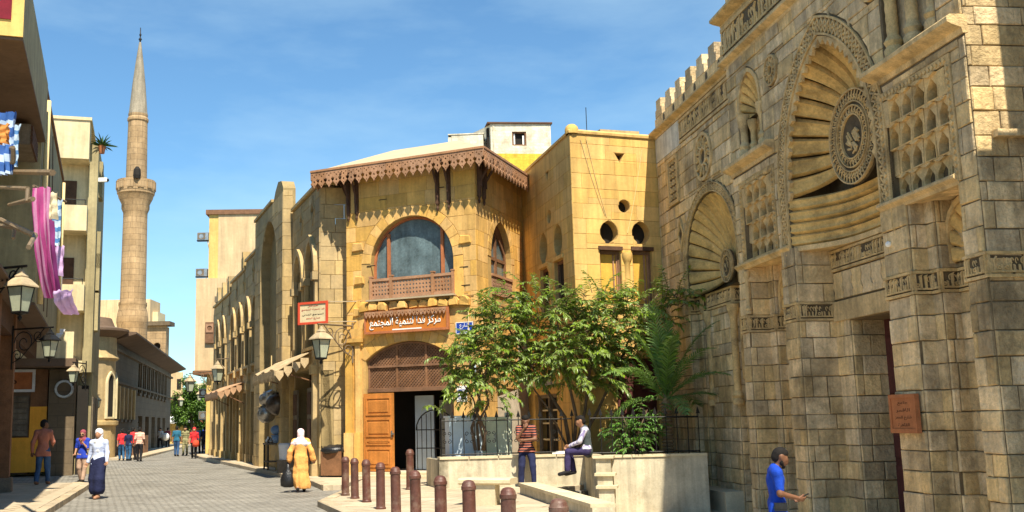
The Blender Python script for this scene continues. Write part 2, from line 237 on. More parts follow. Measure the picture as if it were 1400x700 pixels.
class MB:
    """collects simple solids; build() links them as one mesh object"""
    def __init__(s): s.v = []; s.f = []
    def add(s, v, f):
        n = len(s.v); s.v += [tuple(map(float, p)) for p in v]; s.f += [tuple(i + n for i in q) for q in f]; return s
    def box(s, a, b, jit=0):
        x0, y0, z0 = a; x1, y1, z1 = b
        v = [(x0, y0, z0), (x1, y0, z0), (x1, y1, z0), (x0, y1, z0), (x0, y0, z1), (x1, y0, z1), (x1, y1, z1), (x0, y1, z1)]
        if jit: v = [tuple(c + random.uniform(-jit, jit) for c in p) for p in v]
        return s.add(v, [(0, 3, 2, 1), (4, 5, 6, 7), (0, 1, 5, 4), (1, 2, 6, 5), (2, 3, 7, 6), (3, 0, 4, 7)])
    def cbox(s, c, d, rz=0.0, jit=0):
        cx, cy, cz = c; hx, hy, hz = d[0] / 2, d[1] / 2, d[2] / 2; v = []
        for (x, y, z) in [(-hx, -hy, -hz), (hx, -hy, -hz), (hx, hy, -hz), (-hx, hy, -hz), (-hx, -hy, hz), (hx, -hy, hz), (hx, hy, hz), (-hx, hy, hz)]:
            v.append((cx + x * cos(rz) - y * sin(rz), cy + x * sin(rz) + y * cos(rz), cz + z))
        return s.add(v, [(0, 3, 2, 1), (4, 5, 6, 7), (0, 1, 5, 4), (1, 2, 6, 5), (2, 3, 7, 6), (3, 0, 4, 7)])
    def prism_y(s, poly, y0, y1, inset=0.0):
        """polygon in (x, z), from y0 (front) to y1 (back); the front ring may be inset"""
        n = len(poly); cx = sum(p[0] for p in poly) / n; cz = sum(p[1] for p in poly) / n
        fr = []
        for (x, z) in poly:
            dx, dz = cx - x, cz - z; L = max(1e-6, sqrt(dx * dx + dz * dz))
            fr.append((x + (inset if dx > 0.001 else -inset if dx < -0.001 else 0), y0, z + (inset if dz > 0.001 else -inset if dz < -0.001 else 0)))
        if inset:
            v = fr + [(x, y0 + inset, z) for x, z in poly] + [(x, y1, z) for x, z in poly]
            f = [tuple(range(n)), tuple(range(3 * n - 1, 2 * n - 1, -1))]
            for i in range(n):
                j = (i + 1) % n; f += [(i, n + i, n + j, j), (n + i, 2 * n + i, 2 * n + j, n + j)]
        else:
            v = fr + [(x, y1, z) for x, z in poly]
            f = [tuple(range(n)), tuple(range(2 * n - 1, n - 1, -1))] + [(i, n + i, n + (i + 1) % n, (i + 1) % n) for i in range(n)]
        return s.add(v, f)
    def prism_z(s, poly, z0, z1):
        n = len(poly)
        return s.add([(x, y, z0) for x, y in poly] + [(x, y, z1) for x, y in poly], [tuple(range(n - 1, -1, -1)), tuple(range(n, 2 * n))] + [(i, (i + 1) % n, n + (i + 1) % n, n + i) for i in range(n)])
    def tube(s, pts, r, n=6, cap=True):
        P = [Vector(p) for p in pts]; rs = r if isinstance(r, (list, tuple)) else [r] * len(P); ring = []; base = len(s.v); up = None
        for i, p in enumerate(P):
            t = (P[min(i + 1, len(P) - 1)] - P[max(i - 1, 0)])
            if t.length < 1e-9: t = Vector((0, 0, 1))
            t.normalize()
            if up is None: up = Vector((0, 0, 1)) if abs(t.z) < 0.9 else Vector((1, 0, 0))
            a = t.cross(up)
            if a.length < 1e-4: a = t.cross(Vector((0.3, 1, 0.2)))
            a.normalize(); b = a.cross(t); up = b
            for k in range(n):
                q = p + (a * cos(2 * pi * k / n) + b * sin(2 * pi * k / n)) * rs[i]; s.v.append(tuple(q))
        for i in range(len(P) - 1):
            for k in range(n):
                k2 = (k + 1) % n; s.f.append((base + i * n + k, base + i * n + k2, base + (i + 1) * n + k2, base + (i + 1) * n + k))
        if cap:
            s.f.append(tuple(base + k for k in range(n - 1, -1, -1))); s.f.append(tuple(base + (len(P) - 1) * n + k for k in range(n)))
        return s
    def lathe(s, prof, n=16, c=(0, 0, 0), sq=False, rot=0.0):
        base = len(s.v)
        for (r, z) in prof:
            for k in range(n):
                a = 2 * pi * k / n + rot; s.v.append((c[0] + r * cos(a), c[1] + r * sin(a), c[2] + z))
        for i in range(len(prof) - 1):
            for k in range(n):
                k2 = (k + 1) % n; s.f.append((base + i * n + k, base + i * n + k2, base + (i + 1) * n + k2, base + (i + 1) * n + k))
        s.f.append(tuple(base + k for k in range(n - 1, -1, -1))); s.f.append(tuple(base + (len(prof) - 1) * n + k for k in range(n)))
        return s
    def ball(s, c, r, n=8, m=6, sc=(1, 1, 1)):
        prof = []; base = len(s.v)
        for i in range(1, m):
            a = pi * i / m
            for k in range(n):
                b = 2 * pi * k / n; s.v.append((c[0] + r * sc[0] * sin(a) * cos(b), c[1] + r * sc[1] * sin(a) * sin(b), c[2] - r * sc[2] * cos(a)))
        for i in range(m - 2):
            for k in range(n):
                k2 = (k + 1) % n; s.f.append((base + i * n + k, base + i * n + k2, base + (i + 1) * n + k2, base + (i + 1) * n + k))
        t0 = len(s.v); s.v += [(c[0], c[1], c[2] - r * sc[2]), (c[0], c[1], c[2] + r * sc[2])]
        for k in range(n):
            k2 = (k + 1) % n; s.f.append((t0, base + k2, base + k)); s.f.append((t0 + 1, base + (m - 2) * n + k, base + (m - 2) * n + k2))
        return s
    def ring_y(s, c, r0, r1, y0, y1, n=24, half=False):
        """flat ring standing in the wall plane (x, z)"""
        base = len(s.v)
        for k in range(n):
            a = 2 * pi * k / n
            for (r, y) in ((r0, y1), (r0, y0), (r1, y0), (r1, y1)): s.v.append((c[0] + r * cos(a), y, c[1] + r * sin(a)))
        for k in range(n):
            k2 = (k + 1) % n
            for q in range(4):
                q2 = (q + 1) % 4; s.f.append((base + k * 4 + q, base + k * 4 + q2, base + k2 * 4 + q2, base + k2 * 4 + q))
        return s
    def build(s, name, m, parent=None, smooth=False, loc=None, rot=None, kind=None): return mk(name, s.v, s.f, m, parent, smooth, loc, rot, kind)

# ------------------------------------------------------------------ outlines in a wall plane (u to the right, z up)
def rect(u0, u1, z0, z1): return [(u0, z0), (u1, z0), (u1, z1), (u0, z1)]
def pointed(u0, u1, z0, zs, za, n=8, keel=0.0):
    c = (u0 + u1) / 2; h = (u1 - u0) / 2; H = za - zs; R = (h * h + H * H) / (2 * h) if H >= h else None
    out = [(u0, z0), (u1, z0)]
    def side(sg):
        q = []
        for i in range(n + 1):
            t = i / n
            if R:
                A = math.asin(min(1, H / R)); a = A * t; x = (R - h) - R * cos(a); z = R * sin(a); q.append((c - sg * x if True else 0, zs + z))
            else:
                a = pi / 2 * t; q.append((c + sg * h * cos(a), zs + H * sin(a)))
        return q
    rs = side(1); ls = side(-1)
    if keel:
        rs = [(x, z - keel * H * sin(pi * i / n) ** 2 * (0.5 if i > n / 2 else 0)) for i, (x, z) in enumerate(rs)]
        ls = [(x, z - keel * H * sin(pi * i / n) ** 2 * (0.5 if i > n / 2 else 0)) for i, (x, z) in enumerate(ls)]
    return out + rs + ls[::-1][1:]
def segarch(u0, u1, z0, zs, za, n=12):
    c = (u0 + u1) / 2; h = (u1 - u0) / 2; H = za - zs; R = (h * h + H * H) / (2 * H); A = math.asin(min(1, h / R)) if H < h else pi - math.asin(min(1, h / R))
    return [(u0, z0), (u1, z0)] + [(c + R * sin(A * (1 - 2 * i / n)), zs + R * cos(A * (1 - 2 * i / n)) - (R - H)) for i in range(n + 1)]
def disc(c, r, n=14): return [(c[0] + r * cos(2 * pi * i / n), c[1] + r * sin(2 * pi * i / n)) for i in range(n)]
def scale_poly(p, k, c=None):
    cx = sum(q[0] for q in p) / len(p) if c is None else c[0]; cz = sum(q[1] for q in p) / len(p) if c is None else c[1]
    return [(cx + (x - cx) * k, cz + (z - cz) * k) for x, z in p]
def grow(p, d):
    """offset an outline outwards by d"""
    n = len(p); A = sum(p[i][0] * p[(i + 1) % n][1] - p[(i + 1) % n][0] * p[i][1] for i in range(n)); s = 1 if A > 0 else -1; o = []
    for i in range(n):
        a, b, c = p[i - 1], p[i], p[(i + 1) % n]
        e1 = Vector((b[0] - a[0], b[1] - a[1])); e2 = Vector((c[0] - b[0], c[1] - b[1]))
        if e1.length < 1e-6: e1 = e2
        if e2.length < 1e-6: e2 = e1
        e1.normalize(); e2.normalize(); n1 = Vector((e1.y, -e1.x)) * s; n2 = Vector((e2.y, -e2.x)) * s; m = n1 + n2
        if m.length < 1e-6: m = n1
        m.normalize(); k = d / max(0.5, m.dot(n1)); o.append((b[0] + m.x * k, b[1] + m.y * k))
    return o
def plate(outer, holes, y0, y1, caps=(True, True)):
    """slab in the wall plane with holes: verts, faces; y0 is the front"""
    bm = bmesh.new(); loops = []
    for lp in [outer] + list(holes):
        vs = [bm.verts.new((x, y0, z)) for x, z in lp]; loops.append(vs)
        for i in range(len(vs)): bm.edges.new((vs[i], vs[(i + 1) % len(vs)]))
    bmesh.ops.triangle_fill(bm, use_beauty=True, use_dissolve=False, edges=bm.edges[:])
    bm.verts.index_update(); V = [tuple(v.co) for v in bm.verts]; Fc = [tuple(v.index for v in f.verts) for f in bm.faces]
    L2 = [[v.index for v in vs] for vs in loops]; bm.free()
    n = len(V); V2 = V + [(x, y1, z) for x, _, z in V]; F2 = list(Fc)
    if caps[1]: F2 += [tuple(i + n for i in reversed(f)) for f in Fc]
    for lp in L2:
        for i in range(len(lp)):
            a, b = lp[i], lp[(i + 1) % len(lp)]; F2.append((a, b, b + n, a + n))
    return V2, F2
def scan(poly, z):
    xs = []
    n = len(poly)
    for i in range(n):
        (x0, z0), (x1, z1) = poly[i], poly[(i + 1) % n]
        if (z0 <= z < z1) or (z1 <= z < z0): xs.append(x0 + (x1 - x0) * (z - z0) / (z1 - z0))
    return (min(xs), max(xs)) if len(xs) >= 2 else None

# ------------------------------------------------------------------ masonry: single blocks on a wall plane
def masonry(pool, org, ang, u0, u1, z0, z1, ch, bl, holes=(), gap=0.012, proud=0.02, jit=0.0, rng=random, top=None, chj=0.0):
    """org: (x, y) of the plane's origin in the thing's space, ang: direction of u; appends (outline, org, ang, proud)"""
    z = z0; row = 0
    while z < z1 - 0.06:
        h = (ch[row % len(ch)] if isinstance(ch, (list, tuple)) else ch) * (1 + rng.uniform(-chj, chj)); zt = min(z + h, z1)
        if z1 - zt < h * 0.35: zt = z1
        u = u0 - rng.uniform(0, bl[1]) * (1 if row else 0.5)
        while u < u1 - 0.01:
            w = rng.uniform(*bl); a, b = max(u, u0), min(u + w, u1)
            if u1 - b < bl[0] * 0.3: b = u1
            nxt = u + w if b < u1 else u1
            if b - a > 0.05:
                pieces = [([z + gap / 2, zt - gap / 2], [a + gap / 2] * 2, [b - gap / 2] * 2)]      # heights, left edge, right edge
                for hp in holes:
                    mnx = min(p[0] for p in hp); mxx = max(p[0] for p in hp); mnz = min(p[1] for p in hp); mxz = max(p[1] for p in hp)
                    if mxx < a or mnx > b or mxz < z or mnz > zt: continue
                    newp = []
                    for (zs, lf_, rg) in pieces:
                        if min(lf_) >= mxx or max(rg) <= mnx or zs[0] >= mxz or zs[-1] <= mnz: newp.append((zs, lf_, rg)); continue
                        m0, m1 = max(zs[0], mnz), min(zs[-1], mxz); itp = lambda q, arr: float(np.interp(q, zs, arr))
                        def sub(z0_, z1_, n_): return [z0_ + (z1_ - z0_) * k / n_ for k in range(n_ + 1)]
                        for (c0, c1) in ((zs[0], m0), (m1, zs[-1])):
                            if c1 - c0 > .03: q_ = sub(c0, c1, 1 if len(zs) == 2 else 3); newp.append((q_, [itp(q, lf_) for q in q_], [itp(q, rg) for q in q_]))
                        if m1 - m0 < .02: continue
                        q_ = sub(m0, m1, 4); iv = [scan(hp, min(max(q, mnz + 1e-3), mxz - 1e-3)) or ((mnx + mxx) / 2,) * 2 for q in q_]
                        L_ = [itp(q, lf_) for q in q_]; R_ = [itp(q, rg) for q in q_]
                        lr = [max(l, min(r, i[0] - gap / 2)) for l, r, i in zip(L_, R_, iv)]; rl = [min(r, max(l, i[1] + gap / 2)) for l, r, i in zip(L_, R_, iv)]
                        if max(x - l for x, l in zip(lr, L_)) > .04: newp.append((q_, L_, [max(x, l + .004) for x, l in zip(lr, L_)]))
                        if max(r - x for x, r in zip(rl, R_)) > .04: newp.append((q_, [min(x, r - .004) for x, r in zip(rl, R_)], R_))
                    pieces = newp
                pieces = [[(r, q) for q, r in zip(zs, rg)] + [(l, q) for q, l in zip(zs, lf_)][::-1] for zs, lf_, rg in pieces]
                for pc in pieces: pool.append((pc, org, ang, proud + rng.uniform(-jit, jit)))
            u = nxt
        z = zt; row += 1
def emit_blocks(root, pool, m, name='stone_block', limit=300, bevel=0.008, back=0.03, parent=None, chip=0.0):
    """largest blocks in the picture become single parts, the rest one joined part"""
    par = parent or root
    A = Matrix.Translation(root.location) @ Matrix.Rotation(root.rotation_euler.z, 4, 'Z')
    rec = []
    for (pc, org, ang, pr) in pool:
        c, s = cos(ang), sin(ang); P2 = []
        for (u, z) in pc:
            w = A @ Vector((org[0] + u * c, org[1] + u * s, z)); P2.append(proj(w) if w.y > 1 else (-9e3, 0))
        ar = abs(sum(P2[i][0] * P2[(i + 1) % len(P2)][1] - P2[(i + 1) % len(P2)][0] * P2[i][1] for i in range(len(P2)))) / 2
        inside = any(-20 < x < 1420 and -20 < y < 720 for x, y in P2)
        rec.append((ar if inside else 0, pc, org, ang, pr))
    rec.sort(key=lambda r: -r[0]); rest = MB()
    for k, (ar, pc, org, ang, pr) in enumerate(rec):
        uc = sum(p[0] for p in pc) / len(pc); zc = sum(p[1] for p in pc) / len(pc)
        b = MB().prism_y([(u - uc, z - zc) for u, z in pc], -pr, back, min(bevel, max(0.002, pr * 0.6)))
        if chip:
            cr_ = random.Random(k); b.v = [(x + cr_.uniform(-chip, chip), y + (cr_.uniform(-chip, chip) if y < .0 else 0), z + cr_.uniform(-chip, chip)) for x, y, z in b.v]
        c, s = cos(ang), sin(ang); loc = (org[0] + uc * c, org[1] + uc * s, zc)
        if k < limit and ar > 12: b.build(name, m, par, loc=loc, rot=(0, 0, ang))
        else: rest.add([(loc[0] + x * c - y * s, loc[1] + x * s + y * c, z + zc) for x, y, z in b.v], b.f)
    if rest.v: rest.build(name + '_courses', m, par, kind='stuff')
def strip(path, prof):
    """sweep a profile [(out, z)] along a plan path [(x, y)]; out is to the right-hand side of travel"""
    P = [Vector(p) for p in path]; v = []; f = []; n = len(prof)
    for i, p in enumerate(P):
        d1 = (P[i] - P[i - 1]).normalized() if i else (P[1] - P[0]).normalized()
        d2 = (P[i + 1] - P[i]).normalized() if i < len(P) - 1 else d1
        n1 = Vector((d1.y, -d1.x)); n2 = Vector((d2.y, -d2.x)); mm = n1 + n2
        mm = mm.normalized() if mm.length > 1e-5 else n1
        k = 1 / max(0.4, mm.dot(n1))
        for (o_, z) in prof: v.append((p.x + mm.x * o_ * k, p.y + mm.y * o_ * k, z))
    for i in range(len(P) - 1):
        for k in range(n):
            k2 = (k + 1) % n; f.append((i * n + k, i * n + k2, (i + 1) * n + k2, (i + 1) * n + k))
    f.append(tuple(range(n - 1, -1, -1))); f.append(tuple((len(P) - 1) * n + k for k in range(n)))
    return v, f
# Arabic letters are put in their joined shapes and in visual order
_AF = {'ا': ('\uFE8D', '\uFE8E', None, None), 'ب': ('\uFE8F', '\uFE90', '\uFE91', '\uFE92'), 'ت': ('\uFE95', '\uFE96', '\uFE97', '\uFE98'), 'ة': ('\uFE93', '\uFE94', None, None),
       'ج': ('\uFE9D', '\uFE9E', '\uFE9F', '\uFEA0'), 'د': ('\uFEA9', '\uFEAA', None, None), 'ر': ('\uFEAD', '\uFEAE', None, None), 'ز': ('\uFEAF', '\uFEB0', None, None), 'س': ('\uFEB1', '\uFEB2', '\uFEB3', '\uFEB4'),
       'ش': ('\uFEB5', '\uFEB6', '\uFEB7', '\uFEB8'), 'ع': ('\uFEC9', '\uFECA', '\uFECB', '\uFECC'), 'ف': ('\uFED1', '\uFED2', '\uFED3', '\uFED4'), 'ك': ('\uFED9', '\uFEDA', '\uFEDB', '\uFEDC'), 'ل': ('\uFEDD', '\uFEDE', '\uFEDF', '\uFEE0'),
       'م': ('\uFEE1', '\uFEE2', '\uFEE3', '\uFEE4'), 'ن': ('\uFEE5', '\uFEE6', '\uFEE7', '\uFEE8'), 'ه': ('\uFEE9', '\uFEEA', '\uFEEB', '\uFEEC'), 'و': ('\uFEED', '\uFEEE', None, None), 'ي': ('\uFEF1', '\uFEF2', '\uFEF3', '\uFEF4'), 'ق': ('\uFED5', '\uFED6', '\uFED7', '\uFED8'), 'ح': ('\uFEA1', '\uFEA2', '\uFEA3', '\uFEA4')}
def arabic(s):
    r = []
    for i, ch in enumerate(s):
        if ch not in _AF: r.append(ch); continue
        f = _AF[ch]; pj = i > 0 and s[i - 1] in _AF and _AF[s[i - 1]][2] is not None; nj = f[2] is not None and i + 1 < len(s) and s[i + 1] in _AF
        r.append(f[3] if pj and nj else f[1] if pj else f[2] if nj else f[0])
    return ''.join(reversed(r))
def lettering(name, text, w, m, parent, c, y, thick=0.01, h=None, bold=0.0):
    """raised letters standing in the parent's wall plane, centred at c = (u, z)"""
    cu = bpy.data.curves.new(name, 'FONT'); cu.body = text; cu.extrude = 0.0; cu.offset = bold; cu.resolution_u = 2
    t = bpy.data.objects.new(name, cu); COL.objects.link(t); bpy.context.view_layer.update()
    me = bpy.data.meshes.new_from_object(t.evaluated_get(bpy.context.evaluated_depsgraph_get())); bpy.data.objects.remove(t)
    co = np.empty(len(me.vertices) * 3); me.vertices.foreach_get('co', co); co = co.reshape(-1, 3)
    if not len(co): return None
    mn, mx = co.min(0), co.max(0); k = w / (mx[0] - mn[0]); kz = (h / (mx[1] - mn[1])) if h else k
    bm = bmesh.new(); bm.from_mesh(me); bpy.data.meshes.remove(me)
    r = bmesh.ops.extrude_face_region(bm, geom=bm.faces[:]); 
    for v in [g for g in r['geom'] if isinstance(g, bmesh.types.BMVert)]: v.co.z += 1.0
    for v in bm.verts: v.co = Vector((c[0] + (v.co.x - (mn[0] + mx[0]) / 2) * k, y - v.co.z * thick, c[1] + (v.co.y - (mn[1] + mx[1]) / 2) * kz))
    bmesh.ops.recalc_face_normals(bm, faces=bm.faces)
    me = bpy.data.meshes.new(name); bm.to_mesh(me); bm.free()
    return link(name, me, m, parent)
# ================================================================== the setting
class Face:
    """a vertical wall plane from A to B (world plan points); parts are placed on it as children of root"""
    def __init__(s, root, A, B):
        s.root = root; s.A = Vector(A[:2]); s.B = Vector(B[:2]); d = s.B - s.A; s.L = d.length; s.ang_w = atan2(d.y, d.x)
        rz = root.rotation_euler.z; q = Matrix.Rotation(-rz, 2) @ (s.A - Vector(root.location[:2])); s.org = (q.x, q.y); s.ang = s.ang_w - rz
        s.d = d.normalized(); s.n = Vector((-s.d.y, s.d.x))
    def uv(s, px, py, off=0.0):
        r = ray(px, py); a = s.A + s.n * off; t = (a.x * s.n.x + a.y * s.n.y) / (r[0] * s.n.x + r[1] * s.n.y)
        p = np.array([0, 0, CAMH]) + r * t; return (p[0] - s.A.x) * s.d.x + (p[1] - s.A.y) * s.d.y, p[2]
    def put(s, mb, name, m, parent=None, smooth=False, kind=None):
        if parent is not None: return mb.build(name, m, parent, smooth, kind=kind)
        return mb.build(name, m, s.root, smooth, loc=(s.org[0], s.org[1], 0), rot=(0, 0, s.ang), kind=kind)
    def wall(s, outer, holes, th, m, name='wall', y0=0.0):
        v, f = plate(outer, holes, y0, y0 + th); return s.put(MB().add(v, f), name, m)
    def blocks(s, pool, *a, **k): masonry(pool, s.org, s.ang, *a, **k)
def face_root(name, A, B, label, cat, z=0.0, group=None):
    return empty(name, (A[0], A[1], z), atan2(B[1] - A[1], B[0] - A[0]), label, cat, group)
def clip_diag(poly, c, sg):
    """segment of the line z = sg*u + c inside a convex outline"""
    pts = []; n = len(poly)
    for i in range(n):
        (x0, z0), (x1, z1) = poly[i], poly[(i + 1) % n]; a = z0 - sg * x0 - c; b = z1 - sg * x1 - c
        if a * b < 0: t = a / (a - b); pts.append((x0 + (x1 - x0) * t, z0 + (z1 - z0) * t))
    return (pts[0], pts[-1]) if len(pts) >= 2 else None
def lattice(mb, poly, step, w, y0, y1):
    zs = [p[1] - p[0] for p in poly]; c = min(zs)
    while c < max(zs):
        g = clip_diag(poly, c, 1)
        if g: bar(mb, g[0], g[1], w, y0, y1)
        c += step
    zs = [p[1] + p[0] for p in poly]; c = min(zs)
    while c < max(zs):
        g = clip_diag(poly, c, -1)
        if g: bar(mb, g[0], g[1], w, y0 + 0.012, y1 + 0.012)
        c += step
def bar(mb, a, b, w, y0, y1):
    d = Vector((b[0] - a[0], b[1] - a[1]))
    if d.length < 1e-4: return
    d.normalize(); n = Vector((-d.y, d.x)) * w / 2
    mb.prism_y([(a[0] - n.x, a[1] - n.y), (b[0] - n.x, b[1] - n.y), (b[0] + n.x, b[1] + n.y), (a[0] + n.x, a[1] + n.y)], y0, y1)
def ring_pieces(face, inner, d, n0, n1, y0, y1, m, name, skip=2, parent=None):
    """voussoirs between an outline and its offset; the first `skip` points (the sill) are left out"""
    outer = grow(inner, d); pi_, po = inner[skip - 1 + 0:], outer[skip - 1 + 0:]
    idx = list(range(len(pi_) - 0)); N = len(pi_) - 1
    for k in range(N):
        a, b = pi_[k], pi_[k + 1]; c, e = po[k + 1], po[k]
        if math.hypot(a[0] - b[0], a[1] - b[1]) < 0.02: continue
        q = [a, b, c, e]; cx = sum(p[0] for p in q) / 4; cz = sum(p[1] for p in q) / 4
        q = [(cx + (x - cx) * 0.965, cz + (z - cz) * 0.965) for x, z in q]
        face.put(MB().prism_y(q, y0, y1, 0.006), name, m, parent)
# ---- plan points read off the photograph
SL = col2(475, 640, 32.6); SR = col2(656, 560, 30.6); SE = col2(722, 560, 34.6); WCN = col2(788, 420, 29.2); MJ = col2(897, 420, 30.0); MN = col2(1400, 500, 13.9)
A1 = tuple(gr(290, 622, .15)[:2]); A0 = tuple(gr(470, 657, .15)[:2])
PZ = 0.12                                        # pavement height
LW0 = gr(711, 675, PZ)[:2]; LW1 = gr(754, 690, PZ)[:2]; _d = (LW1 - LW0) / np.linalg.norm(LW1 - LW0)
LWE = LW0 + _d * 14                              # the low parapet's line towards the camera
_n = np.array([-_d[1], _d[0]])                   # towards the mosque
g_ = mk('ground', [(-900, -400, -.66), (900, -400, -.66), (900, 1600, -.66), (-900, 1600, -.66)], [(0, 1, 2, 3)], 'earth'); tag(g_, kind='structure')
# the road, a slab with the sunken mosque forecourt left out
rd = [(-90, -12), (LWE[0] + _d[0] * 8, -12), tuple(LWE), tuple(LW0 + _n * .1), (MJ[0] - .8, 29.0), (MJ[0] + 3, 45), (30, 60), (30, 260), (-90, 260)]
tag(MB().prism_z(rd, -.62, 0).build('road', 'road'), kind='structure')
# cobbles nearest to the camera are real stones
fc = [tuple(LWE), (MN[0] + 8, LWE[1]), (MN[0] + 8, 32), (MJ[0] - .8, 29.2), tuple(LW0 + _n * .1)]
tag(MB().prism_z([tuple(LWE + _n * .2), (MN[0] + 8, LWE[1] - 3), (MN[0] + 8, 32), (MJ[0] - .7, 29.1), tuple(LW0 + _n * .16)], -.64, -.5).build('mosque_forecourt', 'paving'), kind='structure')
def kerb(parent, path, z1, w=0.26, ln=0.85, m='kerb', z0=-.05, rng=random.Random(5)):
    for i in range(len(path) - 1):
        a, b = Vector(path[i]), Vector(path[i + 1]); d = b - a; n = max(1, round(d.length / ln)); d.normalize(); L = (b - a).length / n
        for k in range(n):
            c = a + d * (L * (k + .5)); x = L / 2 - .006; h = z1 + rng.uniform(-.008, .008)
            mb = MB().add([(-x, 0, z0), (x, 0, z0), (x, w, z0), (-x, w, z0), (-x, .012, h - .015), (x, .012, h - .015), (x, w, h), (-x, w, h), (-x + .01, .035, h), (x - .01, .035, h)],
                          [(0, 3, 2, 1), (0, 1, 5, 4), (4, 5, 9, 8), (8, 9, 6, 7), (2, 3, 7, 6), (1, 2, 6, 9, 5), (3, 0, 4, 8, 7)])
            mb.build('kerb_stone', m, parent, loc=(c.x, c.y, 0), rot=(0, 0, atan2(d.y, d.x) + rng.uniform(-.006, .006)))
# plaza in front of the corner house
C1 = gr(434, 685, PZ)[:2]; C2 = gr(503, 716, PZ)[:2]; C3 = C2 + (C2 - C1) * 2.4; JN = gr(466, 671, PZ)[:2]
plz = [tuple(C1), tuple(C2), tuple(C3), (float(LWE[0]), float(C3[1])), tuple(LWE), tuple(LW0), (float(MJ[0]) - .4, 30.3), (float(SE[0]) + 1, 36), (-2.4, 36), tuple(JN)]
plaza = tag(MB().prism_z(plz, -.02, PZ).build('plaza_pavement', 'paving'), kind='structure')
kerb(plaza, [tuple(JN), tuple(C1), tuple(C2), tuple(C3)], PZ + .012)
rngp = random.Random(8)
def slabs(parent, poly, z, size, ang, org, m, name='paving_slab', gap=.02, lim=260, ymin=0):
    """single slabs on a pavement, kept inside the outline"""
    def inside(p):
        r = False; n = len(poly)
        for i in range(n):
            (x0, y0), (x1, y1) = poly[i], poly[(i + 1) % n]
            if (y0 > p[1]) != (y1 > p[1]) and p[0] < (x1 - x0) * (p[1] - y0) / (y1 - y0) + x0: r = not r
        return r
    c, s = cos(ang), sin(ang); got = []
    for i in range(-40, 40):
        for j in range(-40, 40):
            q = []
            for (a, b) in ((0, 0), (1, 0), (1, 1), (0, 1)):
                u = (i + a + (.5 if j % 2 else 0)) * size[0]; v = (j + b) * size[1]; q.append((org[0] + u * c - v * s, org[1] + u * s + v * c))
            if all(inside(p) for p in q):
                px = [proj((x, y, z)) for x, y in q if y > 2]
                if len(px) == 4 and any(-10 < x < 1410 and -10 < y < 712 for x, y in px): got.append((max(p[1] for p in px), q))
    got.sort(key=lambda t: -t[0])
    for _, q in got[:lim]:
        cx = sum(p[0] for p in q) / 4; cy = sum(p[1] for p in q) / 4; k = 1 - gap / size[0]
        h = z + .010 + rngp.uniform(0, .004)
        MB().prism_z([((x - cx) * k, (y - cy) * k) for x, y in q], z - .01, h).build(name, m, parent, loc=(cx, cy, 0))
slabs(plaza, plz, PZ, (.62, .62), radians(-26), tuple(C1), 'paving')
# pavement along the arcade
AK0 = gr(455, 664, 0)[:2]; AK1 = gr(275, 628, 0)[:2]
AE0 = gr(421, 662, .0)[:2]; AE1 = gr(442, 671, .0)[:2]; AE2 = gr(466, 670, .0)[:2]
ap = [tuple(AE1), tuple(AE2), (-2.3, 33.5), (A1[0] + .5, A1[1] + 6), (AK1[0] - 2, AK1[1] + 6), tuple(AK1), tuple(AE0)]
arc_pav = tag(MB().prism_z(ap, -.02, PZ + .01).build('arcade_pavement', 'paving'), kind='structure')
kerb(arc_pav, [(AK1[0] - 2, AK1[1] + 6), tuple(AK1), tuple(AE0), tuple(AE1), tuple(AE2)], PZ + .025)
# left pavement, before the near shops, and the one before the orange shop
KL0 = gr(57, 700, 0)[:2]; KL1 = gr(112, 667, 0)[:2]; KLn = KL0 + (KL0 - KL1) * 1.6
lp = [tuple(KLn), tuple(KL0), tuple(KL1), tuple(KL1 + np.array([-.6, .8])), (-19, float(KL1[1]) + 1.2), (-19, float(KLn[1]))]
left_pav = tag(MB().prism_z(lp, -.02, PZ).build('left_pavement', 'paving'), kind='structure')
kerb(left_pav, [tuple(KL1 + np.array([-.6, .8])), tuple(KL1), tuple(KL0), tuple(KLn)][::-1][::-1], PZ + .012)
slabs(left_pav, lp, PZ, (.62, .62), radians(-13), tuple(KL1), 'paving', lim=110)
K2a = gr(8, 650, 0)[:2]; K2b = gr(106, 645, 0)[:2]
lp2 = [tuple(K2a + np.array([-4, -.1])), tuple(K2b), (float(K2b[0]) - .4, float(K2b[1]) + 2.2), (float(K2b[0]) - 9, float(K2b[1]) + 2.6)]
shop_pav = tag(MB().prism_z(lp2, -.02, .16).build('shop_pavement', 'paving'), kind='structure')
kerb(shop_pav, [(float(K2b[0]) - .4, float(K2b[1]) + 2.2), tuple(K2b), tuple(K2a + np.array([-4, -.1]))][::-1], .172)
# ================================================================== the corner house with the fretwork eave
rng = random.Random(21)
ch = face_root('corner_house', SL, SR, 'yellow sandstone corner house with a brown fretwork eave and a big arched window', 'building')
S = Face(ch, SL, SR); T = Face(ch, SR, SE); pool = []
SU = S.L; TU = T.L
wino = segarch(.88, 3.74, 5.5, 6.62, 8.0, 16); dooro = segarch(.68, 3.66, .26, 3.62, 4.17, 14)
S.wall(rect(.06, SU - .06, -.1, 9.62), [wino, dooro], .45, 'sabil_mortar')
S.blocks(pool, 0, SU, .0, 9.55, .46, (.55, 1.05), [grow(wino, .34), grow(dooro, .38), rect(.5, 4.2, 5.12, 5.48)], gap=.007, proud=.012, jit=.004, rng=rng)
ring_pieces(S, wino, .33, 0, 0, -.016, .04, 'sabil', 'voussoir')
ring_pieces(S, dooro, .37, 0, 0, -.018, .04, 'sabil', 'voussoir')
twin = pointed(1.24, 3.1, 5.55, 6.7, 7.95, 9)
tdoor = rect(1.5, 3.6, .2, 2.7)
T.wall(rect(.06, TU, -.1, 9.62), [twin, tdoor], .45, 'sabil_mortar')
